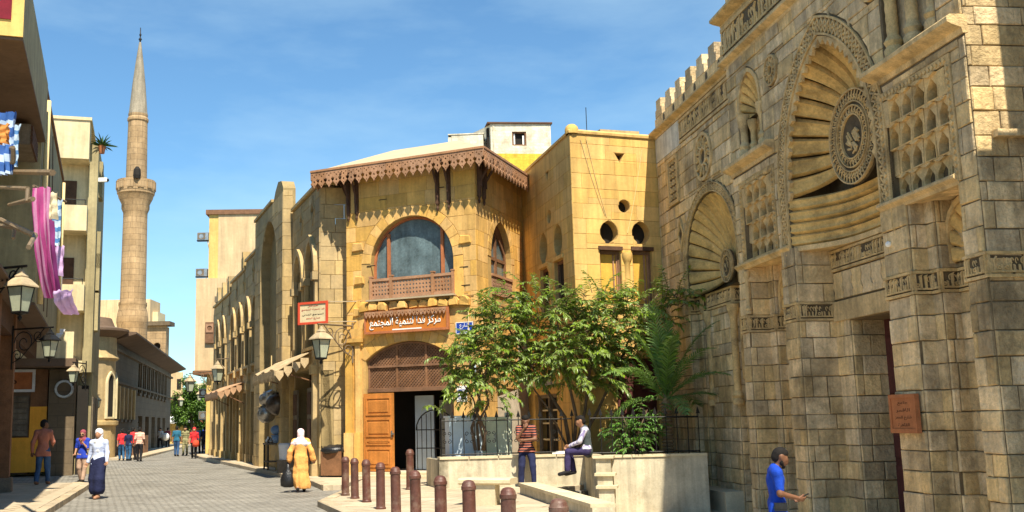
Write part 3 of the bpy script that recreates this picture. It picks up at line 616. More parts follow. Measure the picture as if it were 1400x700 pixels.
T.blocks(pool, 0, TU, .0, 9.55, .46, (.55, 1.05), [grow(twin, .3), grow(tdoor, .02)], gap=.007, proud=.012, jit=.004, rng=rng)
ring_pieces(T, twin, .29, 0, 0, -.016, .04, 'sabil', 'voussoir')
# left side wall running back, and the rear
Lf = Face(ch, (SL[0] + .9, SL[1] + 3.2), SL)
Lf.wall(rect(0, Lf.L - .06, -.1, 9.62), [], .3, 'sabil_mortar'); Lf.blocks(pool, 0, Lf.L, 0, 9.55, .46, (.55, 1.05), gap=.01, proud=.014, jit=.004, rng=rng)
emit_blocks(ch, pool, 'sabil')
# broken corbel course under the big window and its pale sill
for k in range(11):
    u = .52 + k * .345; h = rng.uniform(.16, .3)
    b = MB().prism_y([(0, 0), (.30, rng.uniform(-.03, .03)), (.31, h * .6), (.24, h), (.06, h + .02), (-.01, h * .5)], -rng.uniform(.07, .2), .1, .02)
    b.v = [(x + rng.uniform(-.012, .012), y + rng.uniform(-.02, .02), z + rng.uniform(-.012, .012)) for x, y, z in b.v]
    b.v = [(x + u, y, z + 5.13) for x, y, z in b.v]; S.put(b, 'corbel_stone', 'sabil')
S.put(MB().box((.8, -.2, 5.425), (3.82, .25, 5.475)), 'window_sill', 'roofsheet')
# big arched window
wf = S.put(MB().add(*plate(scale_poly(wino, .999), [grow(wino, -.07)], .2, .28)), 'window', 'red_wood')
S.put(MB().add(*plate(grow(wino, -.02), [], .262, .27)), 'pane', 'dusty_glass', wf)
m_ = MB()
for u in (1.41, 3.28): m_.box((u - .045, .18, 5.55), (u + .045, .26, 7.55))
S.put(m_, 'mullion', 'red_wood', wf)
def fret_panel(u0, u1, z0, z1, nu, nz, y0, y1):
    holes = []; du = (u1 - u0) / nu; dz = (z1 - z0) / nz
    for i in range(nu):
        for j in range(nz):
            c = (u0 + (i + .5) * du, z0 + (j + .5) * dz); a, b = du * .3, dz * .36
            holes.append([(c[0] - a, c[1]), (c[0], c[1] - b), (c[0] + a, c[1]), (c[0], c[1] + b)] if (i + j) % 2 else [(c[0] - a * .8, c[1] - b * .5), (c[0] + a * .8, c[1] - b * .5), (c[0] + a * .8, c[1] + b * .5), (c[0], c[1] + b * .95), (c[0] - a * .8, c[1] + b * .5)])
    return MB().add(*plate(rect(u0, u1, z0, z1), holes, y0, y1))
for (a, b, n) in ((.92, 1.56, 6), (1.66, 3.0, 12), (3.1, 3.72, 6)): S.put(fret_panel(a, b, 5.58, 6.05, n, 4, -.02, .02), 'railing_panel', 'fret')
S.put(MB().box((.88, -.05, 6.05), (3.74, .05, 6.13)).box((.88, -.045, 5.5), (3.74, .045, 5.58)), 'railing_rail', 'fret')
for u in (.9, 1.61, 3.05, 3.73): S.put(MB().box((u - .045, -.06, 5.485), (u + .045, .06, 6.19)).box((u - .06, -.07, 6.18), (u + .06, .07, 6.22)), 'railing_post', 'fret')
# pointed window on the side
wt = T.put(MB().add(*plate(scale_poly(twin, .998), [rect(1.36, 2.1, 6.25, 6.7), rect(2.24, 2.98, 6.25, 6.7), [(1.36, 6.8), (2.1, 6.8), (2.1, 7.6), (1.72, 7.3), (1.4, 6.95)], [(2.24, 6.8), (2.98, 6.8), (2.92, 7.0), (2.62, 7.3), (2.24, 7.6)]], .18, .25)), 'window', 'brown_wood')
T.put(MB().add(*plate(grow(twin, -.02), [], .235, .242)), 'pane', 'glass', wt)
T.put(fret_panel(1.28, 3.06, 5.62, 6.12, 14, 4, -.02, .02), 'railing_panel', 'fret')
T.put(MB().box((1.24, -.05, 6.12), (3.1, .05, 6.2)).box((1.24, -.045, 5.55), (3.1, .045, 5.62)), 'railing_rail', 'fret')
# arched doorway: lattice above, open leaf, dim hall
tym = [p for p in segarch(.70, 3.64, 2.74, 3.62, 4.15, 14)]
fr_ = MB()
for u in (1.70, 2.70): fr_.box((u - .035, .12, 2.76), (u + .035, .2, 4.1))
fr_.box((.7, .1, 3.40), (3.64, .2, 3.47)).box((.68, .08, 2.66), (3.66, .24, 2.76)).add(*plate(tym, [grow(tym, -.05)], .115, .2))
dl = S.put(fr_, 'lattice_frame', 'brown_wood')
lt_ = MB(); lattice(lt_, grow(tym, -.03), .105, .042, .15, .165); S.put(lt_, 'lattice', 'brown_wood', dl, kind='stuff')
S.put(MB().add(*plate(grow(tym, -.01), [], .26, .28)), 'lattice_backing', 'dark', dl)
def leaf_door(u0, u1, z0, z1):
    m = MB().box((u0, -.035, z0), (u1, .035, z1)); p = []
    return m
lf = empty('door', (0, 0, 0), 0); lf.parent = ch; lf.location = (.62, -.06, 0); lf.rotation_euler = (0, 0, radians(-7))
w_ = 1.13
MB().box((0, 0, .30), (w_, .04, 2.62)).build('leaf', 'door_wood', lf)
for (z0, z1) in ((.42, .98), (1.08, 1.22), (1.32, 1.86), (1.96, 2.5)):
    mbp = MB().add(*plate(rect(.1, w_ - .1, z0, z1), [rect(.14, w_ - .14, z0 + .04, z1 - .04)], -.022, .01)); mbp.prism_y(rect(.19, w_ - .19, z0 + .09, z1 - .09), -.018, .01, .014); mbp.build('door_panel', 'door_wood', lf)
MB().box((w_ - .06, -.06, 1.38), (w_ + .03, -.02, 1.43)).box((w_ - .08, -.03, 1.3), (w_ - .04, 0, 1.5)).build('door_handle', 'steel', lf)
rl = S.put(MB().box((3.56, .1, .3), (3.62, 1.1, 2.64)), 'door', 'brown_wood')
for (z0, z1) in ((.45, 1.2), (1.35, 2.5)): S.put(MB().box((3.548, .22, z0), (3.56, .98, z1)), 'door_panel', 'red_wood', rl)
hall = S.put(MB().add([(.3, .45, .27), (4.3, .45, .27), (4.3, 4.6, .27), (.3, 4.6, .27), (.3, .45, 4.4), (4.3, .45, 4.4), (4.3, 4.6, 4.4), (.3, 4.6, 4.4)], [(0, 1, 2, 3), (4, 7, 6, 5), (2, 6, 7, 3), (1, 5, 6, 2), (0, 3, 7, 4)]), 'hall_interior', 'interior')
S.put(MB().box((1.7, 1.25, .3), (2.35, 1.3, 2.55)), 'inner_door', 'cab_blue', hall)
S.put(MB().box((2.42, 1.5, .3), (3.2, 1.55, 2.4)), 'inner_screen', 'curtain', hall)
gt = MB()
for k in range(9): u = 1.95 + k * .16; gt.tube([(u, .9, .3), (u, .9, 1.5 + .55 * sqrt(max(0, 1 - ((k - 4) / 4.3) ** 2)))], .012, 5)
gt.tube([(1.92 + .66 + .66 * cos(pi * q / 12), 0.9, 1.5 + .6 * sin(pi * q / 12)) for q in range(13)], .02, 6); gt.tube([(1.92, .9, .95), (3.24, .9, .95)], .016, 5).tube([(1.92, .9, 1.5), (3.24, .9, 1.5)], .016, 5)
S.put(gt, 'iron_gate', 'iron', hall)
S.put(MB().box((.45, -.75, .0), (3.95, .1, .20)).box((.6, -.4, .2), (3.8, .3, .285)), 'door_step', 'coping')
# side shop window under the tree
S2 = T.put(MB().add(*plate(rect(1.5, 3.6, .2, 2.7), [rect(1.6, 2.5, .9, 2.6), rect(2.6, 3.5, .9, 2.6)], .12, .22)), 'shop_window', 'grey_wood')
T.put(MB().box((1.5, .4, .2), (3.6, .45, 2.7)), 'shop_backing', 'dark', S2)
for z in (1.2, 1.65, 2.1): T.put(MB().box((1.6, .15, z), (3.5, .38, z + .04)), 'shelf', 'coping', S2)
# clustered pilasters at the left corner
pb = S.put(MB().box((-.03, -.16, 0), (.30, .1, 1.45)).box((.33, -.16, 0), (.56, .1, 1.45)), 'pilaster_base', 'sabil')
S.put(MB().box((.0, -.11, 1.45), (.25, .1, 4.1)), 'pilaster', 'sabil'); S.put(MB().box((.36, -.11, 1.45), (.53, .1, 4.1)), 'pilaster', 'sabil')
S.put(MB().box((-.05, -.14, 4.1), (.6, .1, 4.2)).box((-.08, -.2, 4.2), (.62, .1, 4.32)).box((-.04, -.14, 4.32), (.58, .1, 4.62)), 'capital', 'sabil')
# broken stubs left in the wall
for (u, z, w) in ((.22, 7.05, .42), (3.95, 6.95, .4), (.3, 6.0, .36), (.25, 5.0, .3)):
    b = MB().prism_y([(u, z), (u + w, z + .02), (u + w * .9, z + .24), (u + .04, z + .27)], -.07, .05, .02); S.put(b, 'stone_stub', 'sabil')
# ---- eave: pale boarded roof, fascia of single cut boards, hanging brackets
c93 = T.ang; OV = .52
e0 = (-1.0, 3.0); e1 = (-1.0, -OV); 
tx, ty = cos(c93), sin(c93); ox, oy = ty * OV, -tx * OV
kx = (-OV - (T.org[1] + oy)) / ty; e2 = (T.org[0] + ox + tx * kx, -OV); e3 = (T.org[0] + ox + tx * (TU + .05), T.org[1] + oy + ty * (TU + .05))
zE = 9.60
mb = MB(); In = [(.6, 3.2), (.9, 1.5), (3.3, 1.5), (3.1, 4.2)]; Ou = [e0, e1, e2, e3]
vv = [(x, y, zE + .06) for x, y in Ou] + [(x, y, zE + 1.0) for x, y in In] + [(x, y, zE) for x, y in Ou]
mb.add(vv, [(0, 1, 5, 4), (1, 2, 6, 5), (2, 3, 7, 6), (4, 5, 6, 7), (8, 9, 1, 0), (9, 10, 2, 1), (10, 11, 3, 2), (8, 11, 10, 9)])
rf = mb.build('roof', 'roofsheet', ch)
def tooth():
    w = .134; o = [(-w, .0), (-w, -.26), (-w * .82, -.30), (-w * .55, -.27), (-w * .62, -.36), (-w * .95, -.40), (-w * .6, -.46), (-w * .3, -.50), (0, -.58), (w * .3, -.50), (w * .6, -.46), (w * .95, -.40), (w * .62, -.36), (w * .55, -.27), (w * .82, -.30), (w, -.26), (w, 0)]
    holes = [[(-.032, -.37), (0, -.42), (.032, -.37), (0, -.315)], disc((0, -.485), .02, 6), disc((-.075, -.14), .024, 6), disc((.075, -.14), .024, 6), [(-.03, -.2), (0, -.245), (.03, -.2), (0, -.165)]]
    return plate(o, holes, -.015, .015)
tv, tf = tooth(); tooth_me = None
def teeth(a, b):
    global tooth_me
    d = Vector((b[0] - a[0], b[1] - a[1])); L = d.length; n = round(L / .276); d.normalize(); k = L / n
    for i in range(n):
        p = (a[0] + d.x * k * (i + .5), a[1] + d.y * k * (i + .5), zE + .09)
        if tooth_me is None:
            o = mk('fretwork_board', tv, tf, 'fret', ch, loc=p, rot=(0, 0, atan2(d.y, d.x))); tooth_me = o.data
        else: o = link('fretwork_board', tooth_me, None, ch, loc=p, rot=(0, 0, atan2(d.y, d.x)))
        o.scale = (k / .276, 1, rng.uniform(.985, 1.015)); o.rotation_euler.y = rng.uniform(-.012, .012)
teeth(e0, e1); teeth(e1, e2); teeth(e2, e3)
mb = MB()
for a, b in ((e0, e1), (e1, e2), (e2, e3)):
    d = Vector((b[0] - a[0], b[1] - a[1])); n_ = Vector((d.y, -d.x)).normalized() * .035; mb.prism_z([(a[0] + n_.x, a[1] + n_.y), (b[0] + n_.x, b[1] + n_.y), (b[0] - n_.x, b[1] - n_.y), (a[0] - n_.x, a[1] - n_.y)], zE + .05, zE + .115)
mb.build('eave_moulding', 'fret', rf)
def bracket(loc, rz, h=1.3, out=.42):
    m = MB().box((-.05, 0, -h), (.05, .1, -.05)); m.tube([(0, .02, -h * .62), (0, -.1, -h * .45), (0, -out * .7, -.2), (0, -out, -.05)], [.035, .04, .045, .045], 6)
    m.lathe([(.02, -h - .22), (.045, -h - .14), (.03, -h - .07), (.055, -h)], 8, (0, .05, 0)); m.box((-.04, -out, -.1), (.04, .1, -.02))
    m.prism_y([(-.03, -h * .75), (.03, -h * .75), (.03, -h * .3), (-.03, -h * .3)], -.05, .0)
    m.build('eave_bracket', 'dark_wood', ch, loc=loc, rot=(0, 0, rz))
for u in (.12, .42, 3.28, 3.66): bracket((u, -.115, 9.55), 0)
for u in (.22, .62): bracket((T.org[0] + tx * u + ty * .115, T.org[1] + ty * u - tx * .115, 9.55), c93, 1.15)
bracket((-.115, .4, 9.55), -pi / 2); bracket((-.115, 1.3, 9.55), -pi / 2)
# ---- wooden sign over the door: lettering "مركز فدا لتنمية المجتمع"
sg = empty('wooden_sign', ch.matrix_basis @ Vector((0, 0, 0)), ch.rotation_euler.z, 'orange wooden sign board with white Arabic lettering over the arched door', 'sign')
MB().box((.76, -.16, 4.45), (3.6, -.03, 5.07)).build('board', 'sign_wood', sg)
MB().add(*plate(rect(.74, 3.62, 4.42, 5.1), [rect(.80, 3.56, 4.49, 5.04)], -.19, -.1)).build('frame', 'red_wood', sg)
lettering('lettering', arabic('مركز فدا لتنمية المجتمع'), 2.45, 'white', sg, (2.14, 4.71), -.163, .012, h=.36, bold=.012)
MB().box((1.72, -.172, 4.50), (2.72, -.163, 4.535)).build('underline', 'white', sg)
t0 = None
for k in range(22):
    v, f = plate([(-.055, 0), (-.055, -.1), (0, -.2), (.055, -.1), (.055, 0)], [disc((0, -.08), .022, 6)], -.01, .01)
    if t0 is None: t0 = mk('fretwork_board', v, f, 'fret', sg, loc=(.84 + k * .127, -.22, 5.09)).data
    else: link('fretwork_board', t0, None, sg, loc=(.84 + k * .127, -.22, 5.09))
lettering('small_lettering', arabic('جمعية مركز'), .8, 'white', sg, (2.9, 4.965), -.163, .006, h=.09)
bs = empty('blue_street_sign', ch.matrix_basis @ Vector((0, 0, 0)), ch.rotation_euler.z, 'small blue enamel street sign beside the wooden sign', 'sign')
MB().box((3.8, -.05, 4.27), (4.36, -.02, 4.62)).build('plate', 'blue_paint', bs)
lettering('lettering', arabic('شارع'), .3, 'white', bs, (4.08, 4.50), -.052, .004); lettering('lettering', arabic('المعز'), .34, 'white', bs, (4.08, 4.36), -.052, .004)
MB().add(*plate(rect(3.8, 4.36, 4.27, 4.62), [rect(3.82, 4.34, 4.29, 4.60)], -.056, -.05)).build('border', 'white', bs)
# ---- red-bordered sign held out on two rods
rs = empty('red_bordered_sign', ch.matrix_basis @ Vector((0, 0, 0)), ch.rotation_euler.z, 'white sign with red border held out from the wall on two rods', 'sign')
a_ = S.uv(409, 415, -.6); b_ = S.uv(448, 441, -.6)
u0, u1, z0, z1 = a_[0], b_[0], b_[1], a_[1]
MB().box((u0, -.62, z0), (u1, -.59, z1)).build('panel', 'cream', rs)
MB().add(*plate(rect(u0 - .02, u1 + .02, z0 - .02, z1 + .02), [rect(u0 + .05, u1 - .05, z0 + .05, z1 - .05)], -.645, -.6)).build('border', 'red_paint', rs)
for k, (zz, ml) in enumerate(((.84, 'redink'), (.66, 'redink'), (.42, 'ink'), (.24, 'redink'))):
    lettering('lettering', arabic(['مركز', 'فدا لتنمية المجتمع', 'المجتمع المدني', 'شارع المعز'][k]), (u1 - u0) * (.35, .8, .75, .5)[k], ml, rs, ((u0 + u1) / 2, z0 + (z1 - z0) * zz), -.622, .003, h=(z1 - z0) * .12)
for zz in (z0 + .02, z1 - .02): MB().tube([(u1 - .2, -.6, zz), (u1 + .1, -.6, zz), (.35, -.0, zz + .02)], .018, 6).build('rod', 'lamp_roof', rs)

# ---- small fixtures on the walls: conduits, a meter box, notices behind the cabinets
S.put(MB().tube([(4.3, -.04, .3), (4.3, -.04, 3.9), (4.22, -.04, 4.1), (4.22, -.04, 5.05)], .018, 6), 'conduit', 'pipe')
S.put(MB().box((3.92, -.12, 1.5), (4.2, -.02, 1.9)), 'meter_box', 'grey_wood')
S.put(MB().tube([(.6, -.03, 5.3), (1.6, -.03, 5.36), (2.9, -.03, 5.33), (4.4, -.03, 5.4)], .010, 5), 'cable', 'dark_wood')
T.put(MB().tube([(.25, -.04, .3), (.25, -.04, 5.2), (.5, -.04, 5.35), (4.2, -.04, 5.3)], .014, 5), 'conduit', 'pipe')
for (u, z, w, h, mm, lb) in ((3.78, 2.3, .34, .46, 'white', 'white paper notice on the wall above the pale blue cabinet'), (4.2, 3.05, .22, .3, 'cab_blue', 'pale blue notice high on the wall beside the door')):
    nt_ = S.put(MB().box((u, -.032, z), (u + w, -.018, z + h)), 'paper_notice', mm); nt_.parent = None; nt_.matrix_world = ch.matrix_basis; tag(nt_, lb, 'notice')
    q = MB()
    for k in range(4): q.box((u + .05, -.035, z + h * (.2 + .17 * k)), (u + w * (.9 - .12 * (k % 2)), -.032, z + h * (.2 + .17 * k) + .025))
    q.build('print_lines', 'blue_paint', nt_, kind='stuff')
for (u, z) in ((.75, 6.55), (3.95, 6.25), (1.2, 8.6), (3.2, 8.75), (4.0, 5.7)): S.put(MB().box((u, -.02, z), (u + .28, .03, z + .025)), 'putlog_slot', 'dark')
# ================================================================== the tall annex between the corner house and the mosque
wg = face_root('annex_house', SE, WCN, 'plain yellow annex with paired horseshoe windows behind the leafy tree', 'building')
Wf = Face(wg, SE, WCN); V = Face(wg, WCN, (MJ[0] + (MJ[0] - WCN[0]) * .6, MJ[1] + (MJ[1] - WCN[1]) * .6)); pool = []; rng = random.Random(31)
def horseshoe(c, r, z, neck, n=12):
    """pointed horseshoe outline: bulb with a narrower neck"""
    o = []
    for i in range(n + 1):
        a = radians(-62) + (radians(304)) * i / n; rr = r * (1 + .16 * max(0, cos(a - pi / 2)) ** 8); o.append((c + rr * cos(a), z + rr * sin(a) * 1.05))
    return [(c - neck, z - r * 1.12), (c + neck, z - r * 1.12)] + o
wh = [horseshoe(2.42, .42, 7.0, .2), horseshoe(4.0, .42, 6.98, .2), rect(1.98, 2.9, 4.9, 6.42), rect(3.54, 4.46, 4.9, 6.42), disc((3.18, 7.87), .2), [(2.95, 9.3), (3.12, 9.02), (3.28, 9.3)], rect(.9, 3.3, .6, 2.5)]
Wf.wall(rect(0, Wf.L - .06, -.1, 9.86), wh, .4, 'sabil_mortar')
Wf.blocks(pool, 0, Wf.L, 0, 9.8, .44, (.6, 1.1), [grow(h, .015) for h in wh], gap=.008, proud=.010, jit=.003, rng=rng)
vh = [horseshoe(1.12, .29, 7.0, .13), horseshoe(2.14, .29, 7.02, .13), rect(.8, 1.46, 4.9, 6.5), rect(1.84, 2.46, 4.9, 6.52), disc((1.64, 7.79), .19), [(1.40, 9.36), (1.57, 9.08), (1.73, 9.36)], rect(1.15, 2.45, .2, 3.4)]
V.wall(rect(.06, V.L, -.6, 9.86), vh, .4, 'sabil_mortar')
V.blocks(pool, 0, V.L, -.55, 9.8, .44, (.6, 1.1), [grow(h, .012) for h in vh], gap=.008, proud=.010, jit=.003, rng=rng)
emit_blocks(wg, pool, 'wing')
for F_, items in ((Wf, wh), (V, vh)):
    for h in items[:2]: 
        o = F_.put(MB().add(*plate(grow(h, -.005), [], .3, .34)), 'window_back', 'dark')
    for q, h in enumerate(items[2:4]):
        a, b = h[0][0], h[1][0]; z0, z1 = h[0][1], h[2][1]
        o = F_.put(MB().add(*plate(rect(a, b, z0, z1), [rect(a + .06, b - .06, z0 + .06, z1 - .12)], .1, .18)), 'window', 'brown_wood')
        F_.put(MB().box((a + .06, .16, z0 + .06), (b - .06, .18, z1 - .12)), 'shutter', 'ochre_shutter' if F_ is V else 'dark', o)
        F_.put(MB().box((a - .05, -.06, z1 - .02), (b + .05, .1, z1 + .09)), 'lintel', 'wing' if F_ is Wf else 'dark_wood', o)
        if F_ is V: F_.put(MB().box((b - .2, .12, z0 + .06), (b - .16, .16, z1 - .12)).box((b - .1, .12, z0 + .06), (b - .06, .16, z1 - .12)), 'slat', 'fret', o)
for F_, u in ((V, 1.65), (Wf, 3.22)):
    c_ = MB().lathe([(.13, 4.9), (.13, 5.0), (.095, 5.05), (.09, 6.1), (.12, 6.16), (.17, 6.3), (.17, 6.42)], 12); c_.v = [(x + u, y + .02, z) for x, y, z in c_.v]; F_.put(c_, 'column', 'wing', smooth=40)
    F_.put(MB().box((u - .5 if F_ is Wf else u - .85, -.1, 4.78), (u + 1.3 if F_ is Wf else u + .86, .1, 4.9)), 'window_sill', 'wing')
for h in (wh[4], vh[4], wh[5], vh[5]):
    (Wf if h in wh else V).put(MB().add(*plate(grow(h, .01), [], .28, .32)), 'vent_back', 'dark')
o = V.put(MB().box((1.15, .12, .2), (2.45, .2, 3.4)), 'shutter_door', 'maroon')
for k in range(14): V.put(MB().box((1.16, .09, .3 + k * .22), (2.44, .12, .3 + k * .22 + .19)), 'slat', 'maroon', o)
o = Wf.put(MB().add(*plate(rect(.9, 3.3, .6, 2.5), [rect(1.0, 2.05, .7, 2.4), rect(2.15, 3.2, .7, 2.4)], .1, .2)), 'shop_window', 'grey_wood')
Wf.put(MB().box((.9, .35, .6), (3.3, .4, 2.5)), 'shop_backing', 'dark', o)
for z in (1.1, 1.6, 2.0): Wf.put(MB().box((1.0, .2, z), (3.2, .34, z + .05)), 'shelf', 'coping', o)
Wf.put(MB().box((1.3, -.25, 2.75), (2.9, -.0, 2.95)), 'shop_lintel', 'coping')
# parapet coping and the little horn on the corner
pth = [(Wf.org[0], Wf.org[1]), (V.org[0], V.org[1]), (V.org[0] + V.L * cos(V.ang), V.org[1] + V.L * sin(V.ang))]
MB().add(*strip(pth, [(-.35, 9.86), (.05, 9.86), (.06, 9.93), (.0, 9.985), (-.3, 9.985)])).build('parapet_coping', 'wing', wg)
hb = MB().lathe([(.2, 9.86), (.2, 10.0), (.17, 10.08), (.1, 10.14), (.02, 10.16)], 12); hb.v = [(x + V.org[0] - .12, y + V.org[1] + .1, z) for x, y, z in hb.v]; hb.build('corner_finial', 'wing', wg, smooth=50)
V.put(MB().box((1.3, .6, 9.6), (2.6, 2.6, 10.25), .02), 'roof_hatch', 'arcade'); Wf.put(MB().box((0, .42, 9.2), (Wf.L - 1.1, 3.5, 9.6)), 'roof', 'roofsheet')
V.put(MB().tube([(.9, .7, 9.6), (.9, .7, 10.9)], .012, 5), 'aerial', 'iron')
# thin cables sagging over the annex front
for (a, b) in (((.5, 9.75), (1.05, 7.45)), ((.32, 9.7), (1.0, 7.5)), ((2.3, 9.5), (1.7, 7.0))):
    V.put(MB().tube([(a[0] + (b[0] - a[0]) * t, -.03, a[1] + (b[1] - a[1]) * t - .12 * sin(pi * t)) for t in [k / 8 for k in range(9)]], .008, 4), 'cable', 'pipe')
# ================================================================== whitewashed brick rooms on the roof behind
rt = empty('rooftop_room', (*col2(672, 235, 36.5), 9.3), radians(6), 'whitewashed brick rooftop room with dark square window, above the eave', 'building')
wq = rect(.78, 1.3, 2.2, 2.72)
v, f = plate(rect(0, 2.2, 1.9, 3.0), [wq], 0, .2); mk('wall', v, f, 'white_brick', rt)
v, f = plate(rect(0, 2.2, -.3, 1.9), [], 0, .2); mk('wall', v, f, 'yellow_stain', rt)
vd = MB().add(*plate(rect(0, 2.6, -.3, 3.0), [rect(1.5, 1.85, 1.6, 2.7)], 0, .2)); lw_ = vd.build('wall', 'white_brick', rt, loc=(-.62 - .35, 2.35, 0), rot=(0, 0, radians(-66)))
MB().box((-.1, .2, -.3), (2.2, 2.6, 2.9)).build('core', 'dark', rt)
MB().box((-.12, -.06, 3.0), (2.25, 2.6, 3.06), .02).build('roof', 'dark_wood', rt)
w1 = MB().add(*plate(wq, [grow(wq, -.05)], .03, .1)).build('window', 'brown_wood', rt); MB().add(*plate(grow(wq, -.04), [], .14, .15)).build('pane', 'dark', w1)
MB().box((.85, .08, 2.26), (.9, .1, 2.66)).box((1.17, .08, 2.26), (1.23, .1, 2.6)).build('curtain', 'white', w1)
r2 = empty('rooftop_shed', (*col2(613, 215, 36.2), 9.4), radians(-4), 'low whitewashed brick shed beside the rooftop room', 'building')
MB().box((.12, 0, -.2), (1.25, 1.2, 2.42)).build('wall', 'white_brick', r2); MB().box((.0, .02, -.2), (.12, 1.18, 2.35)).build('side_wall', 'white_brick', r2); MB().box((.0, -.02, 2.42), (1.28, 1.22, 2.46)).build('roof', 'white_brick', r2)
# ================================================================== the long arcaded building
AD = Vector((A0[0] - A1[0], A0[1] - A1[1])); AD.normalize(); AEND = (A1[0] + AD.x * 28.9, A1[1] + AD.y * 28.9)
ar = face_root('arcade_building', A1, AEND, 'long stone arcade with pointed windows and one tall arch, lining the street', 'building')
Af = Face(ar, A1, AEND); pool = []; rng = random.Random(41)
wins = []; hood = []
def awin(u0, u1, zb, zs, za): wins.append(pointed(u0, u1, zb, zs, za, 6))
for u in (2.0, 4.4, 8.2, 10.6, 13.0, 15.4): awin(u, u + 1.35, 4.4, 6.3, 7.35)
awin(25.05, 26.45, 4.05, 6.5, 7.55); awin(27.1, 28.45, 4.2, 6.6, 7.7)
shops = [rect(u, u + 1.75, .1, 3.2) for u in (.6, 2.9, 5.2, 7.6, 9.9, 12.2, 14.5)] + [rect(24.9, 28.2, .1, 3.5)]
star = [[(c, z - .42), (c + .12, z - .16), (c + .26, z), (c + .12, z + .16), (c, z + .42), (c - .12, z + .16), (c - .26, z), (c - .12, z - .16)] for c, z in ((26.0, 8.72), (27.9, 8.72), (3.9, 7.9), (6.9, 7.9), (9.7, 8.35), (12.2, 8.35), (15.0, 8.6))]
top = [(0, -.1), (28.84, -.1), (28.84, 9.38), (24.2, 9.38), (17.8, 9.38), (17.8, 9.3), (12.6, 9.3), (12.6, 8.95), (7.5, 8.95), (7.5, 8.5), (0, 8.5)]
Af.wall(top, wins + shops + star, .5, 'arcade_mortar')
hl = [grow(h, .03) for h in wins + shops + star]
for (a, b, z1) in ((0, 7.5, 8.45), (7.5, 12.6, 8.9), (12.6, 17.8, 9.25), (24.2, 28.9, 9.33)):
    Af.blocks(pool, a, b, 0, z1, .5, (.7, 1.3), hl, gap=.012, proud=.016, jit=.005, rng=rng)
# pavilion with the tall arch, standing forward
tall = pointed(19.3, 23.0, .0, 7.6, 9.6, 10)
v, f = plate([(17.8, -.1), (24.25, -.1), (24.25, 10.3), (23.9, 10.62), (23.2, 10.75), (22.6, 10.5), (22.2, 10.2), (17.8, 10.2)], [tall], -.36, .1); Af.put(MB().add(v, f), 'pavilion_wall', 'arcade_mortar')
masonry(pool, (0, -.36), 0, 17.8, 24.25, 0, 10.15, .5, (.7, 1.3), [grow(tall, .03)], gap=.012, proud=.016, jit=.005, rng=rng)
masonry(pool, (24.25, -.36), pi / 2, 0, .36, 0, 10.2, .5, (.4, .5), gap=.01, proud=.014, rng=rng)
# recess inside the tall arch
Af.put(MB().add([(19.3, .1, 0), (19.3, 1.3, 0), (23, 1.3, 0), (23, .1, 0), (19.3, .1, 9.6), (19.3, 1.3, 9.6), (23, 1.3, 9.6), (23, .1, 9.6)], [(0, 1, 5, 4), (1, 2, 6, 5), (2, 3, 7, 6), (4, 5, 6, 7)]), 'arch_recess', 'arcade')
Af.put(MB().box((19.3, 1.1, 4.2), (23, 1.29, 4.45)).box((19.3, 1.1, 6.4), (23, 1.29, 6.6)), 'string_course', 'arcade')
# end return beside the corner house, lit by the sun
Ar = Face(ar, AEND, (SL[0] + .35, SL[1] + .75)); Ar.wall(rect(.06, Ar.L, -.1, 9.38), [rect(.05, .42, .1, 3.4)], .3, 'arcade_mortar'); Ar.blocks(pool, .02, Ar.L, 0, 9.3, .46, (.5, .8), [rect(.05, .42, .1, 3.4)], gap=.01, proud=.014, rng=rng)
Ar.put(MB().box((.05, .2, .1), (.42, .28, 3.4)), 'side_door', 'dark_wood')
emit_blocks(ar, pool, 'arcade')
Af.put(MB().box((0, .55, -.1), (28.4, 9, 8.2)), 'core', 'dark'); 
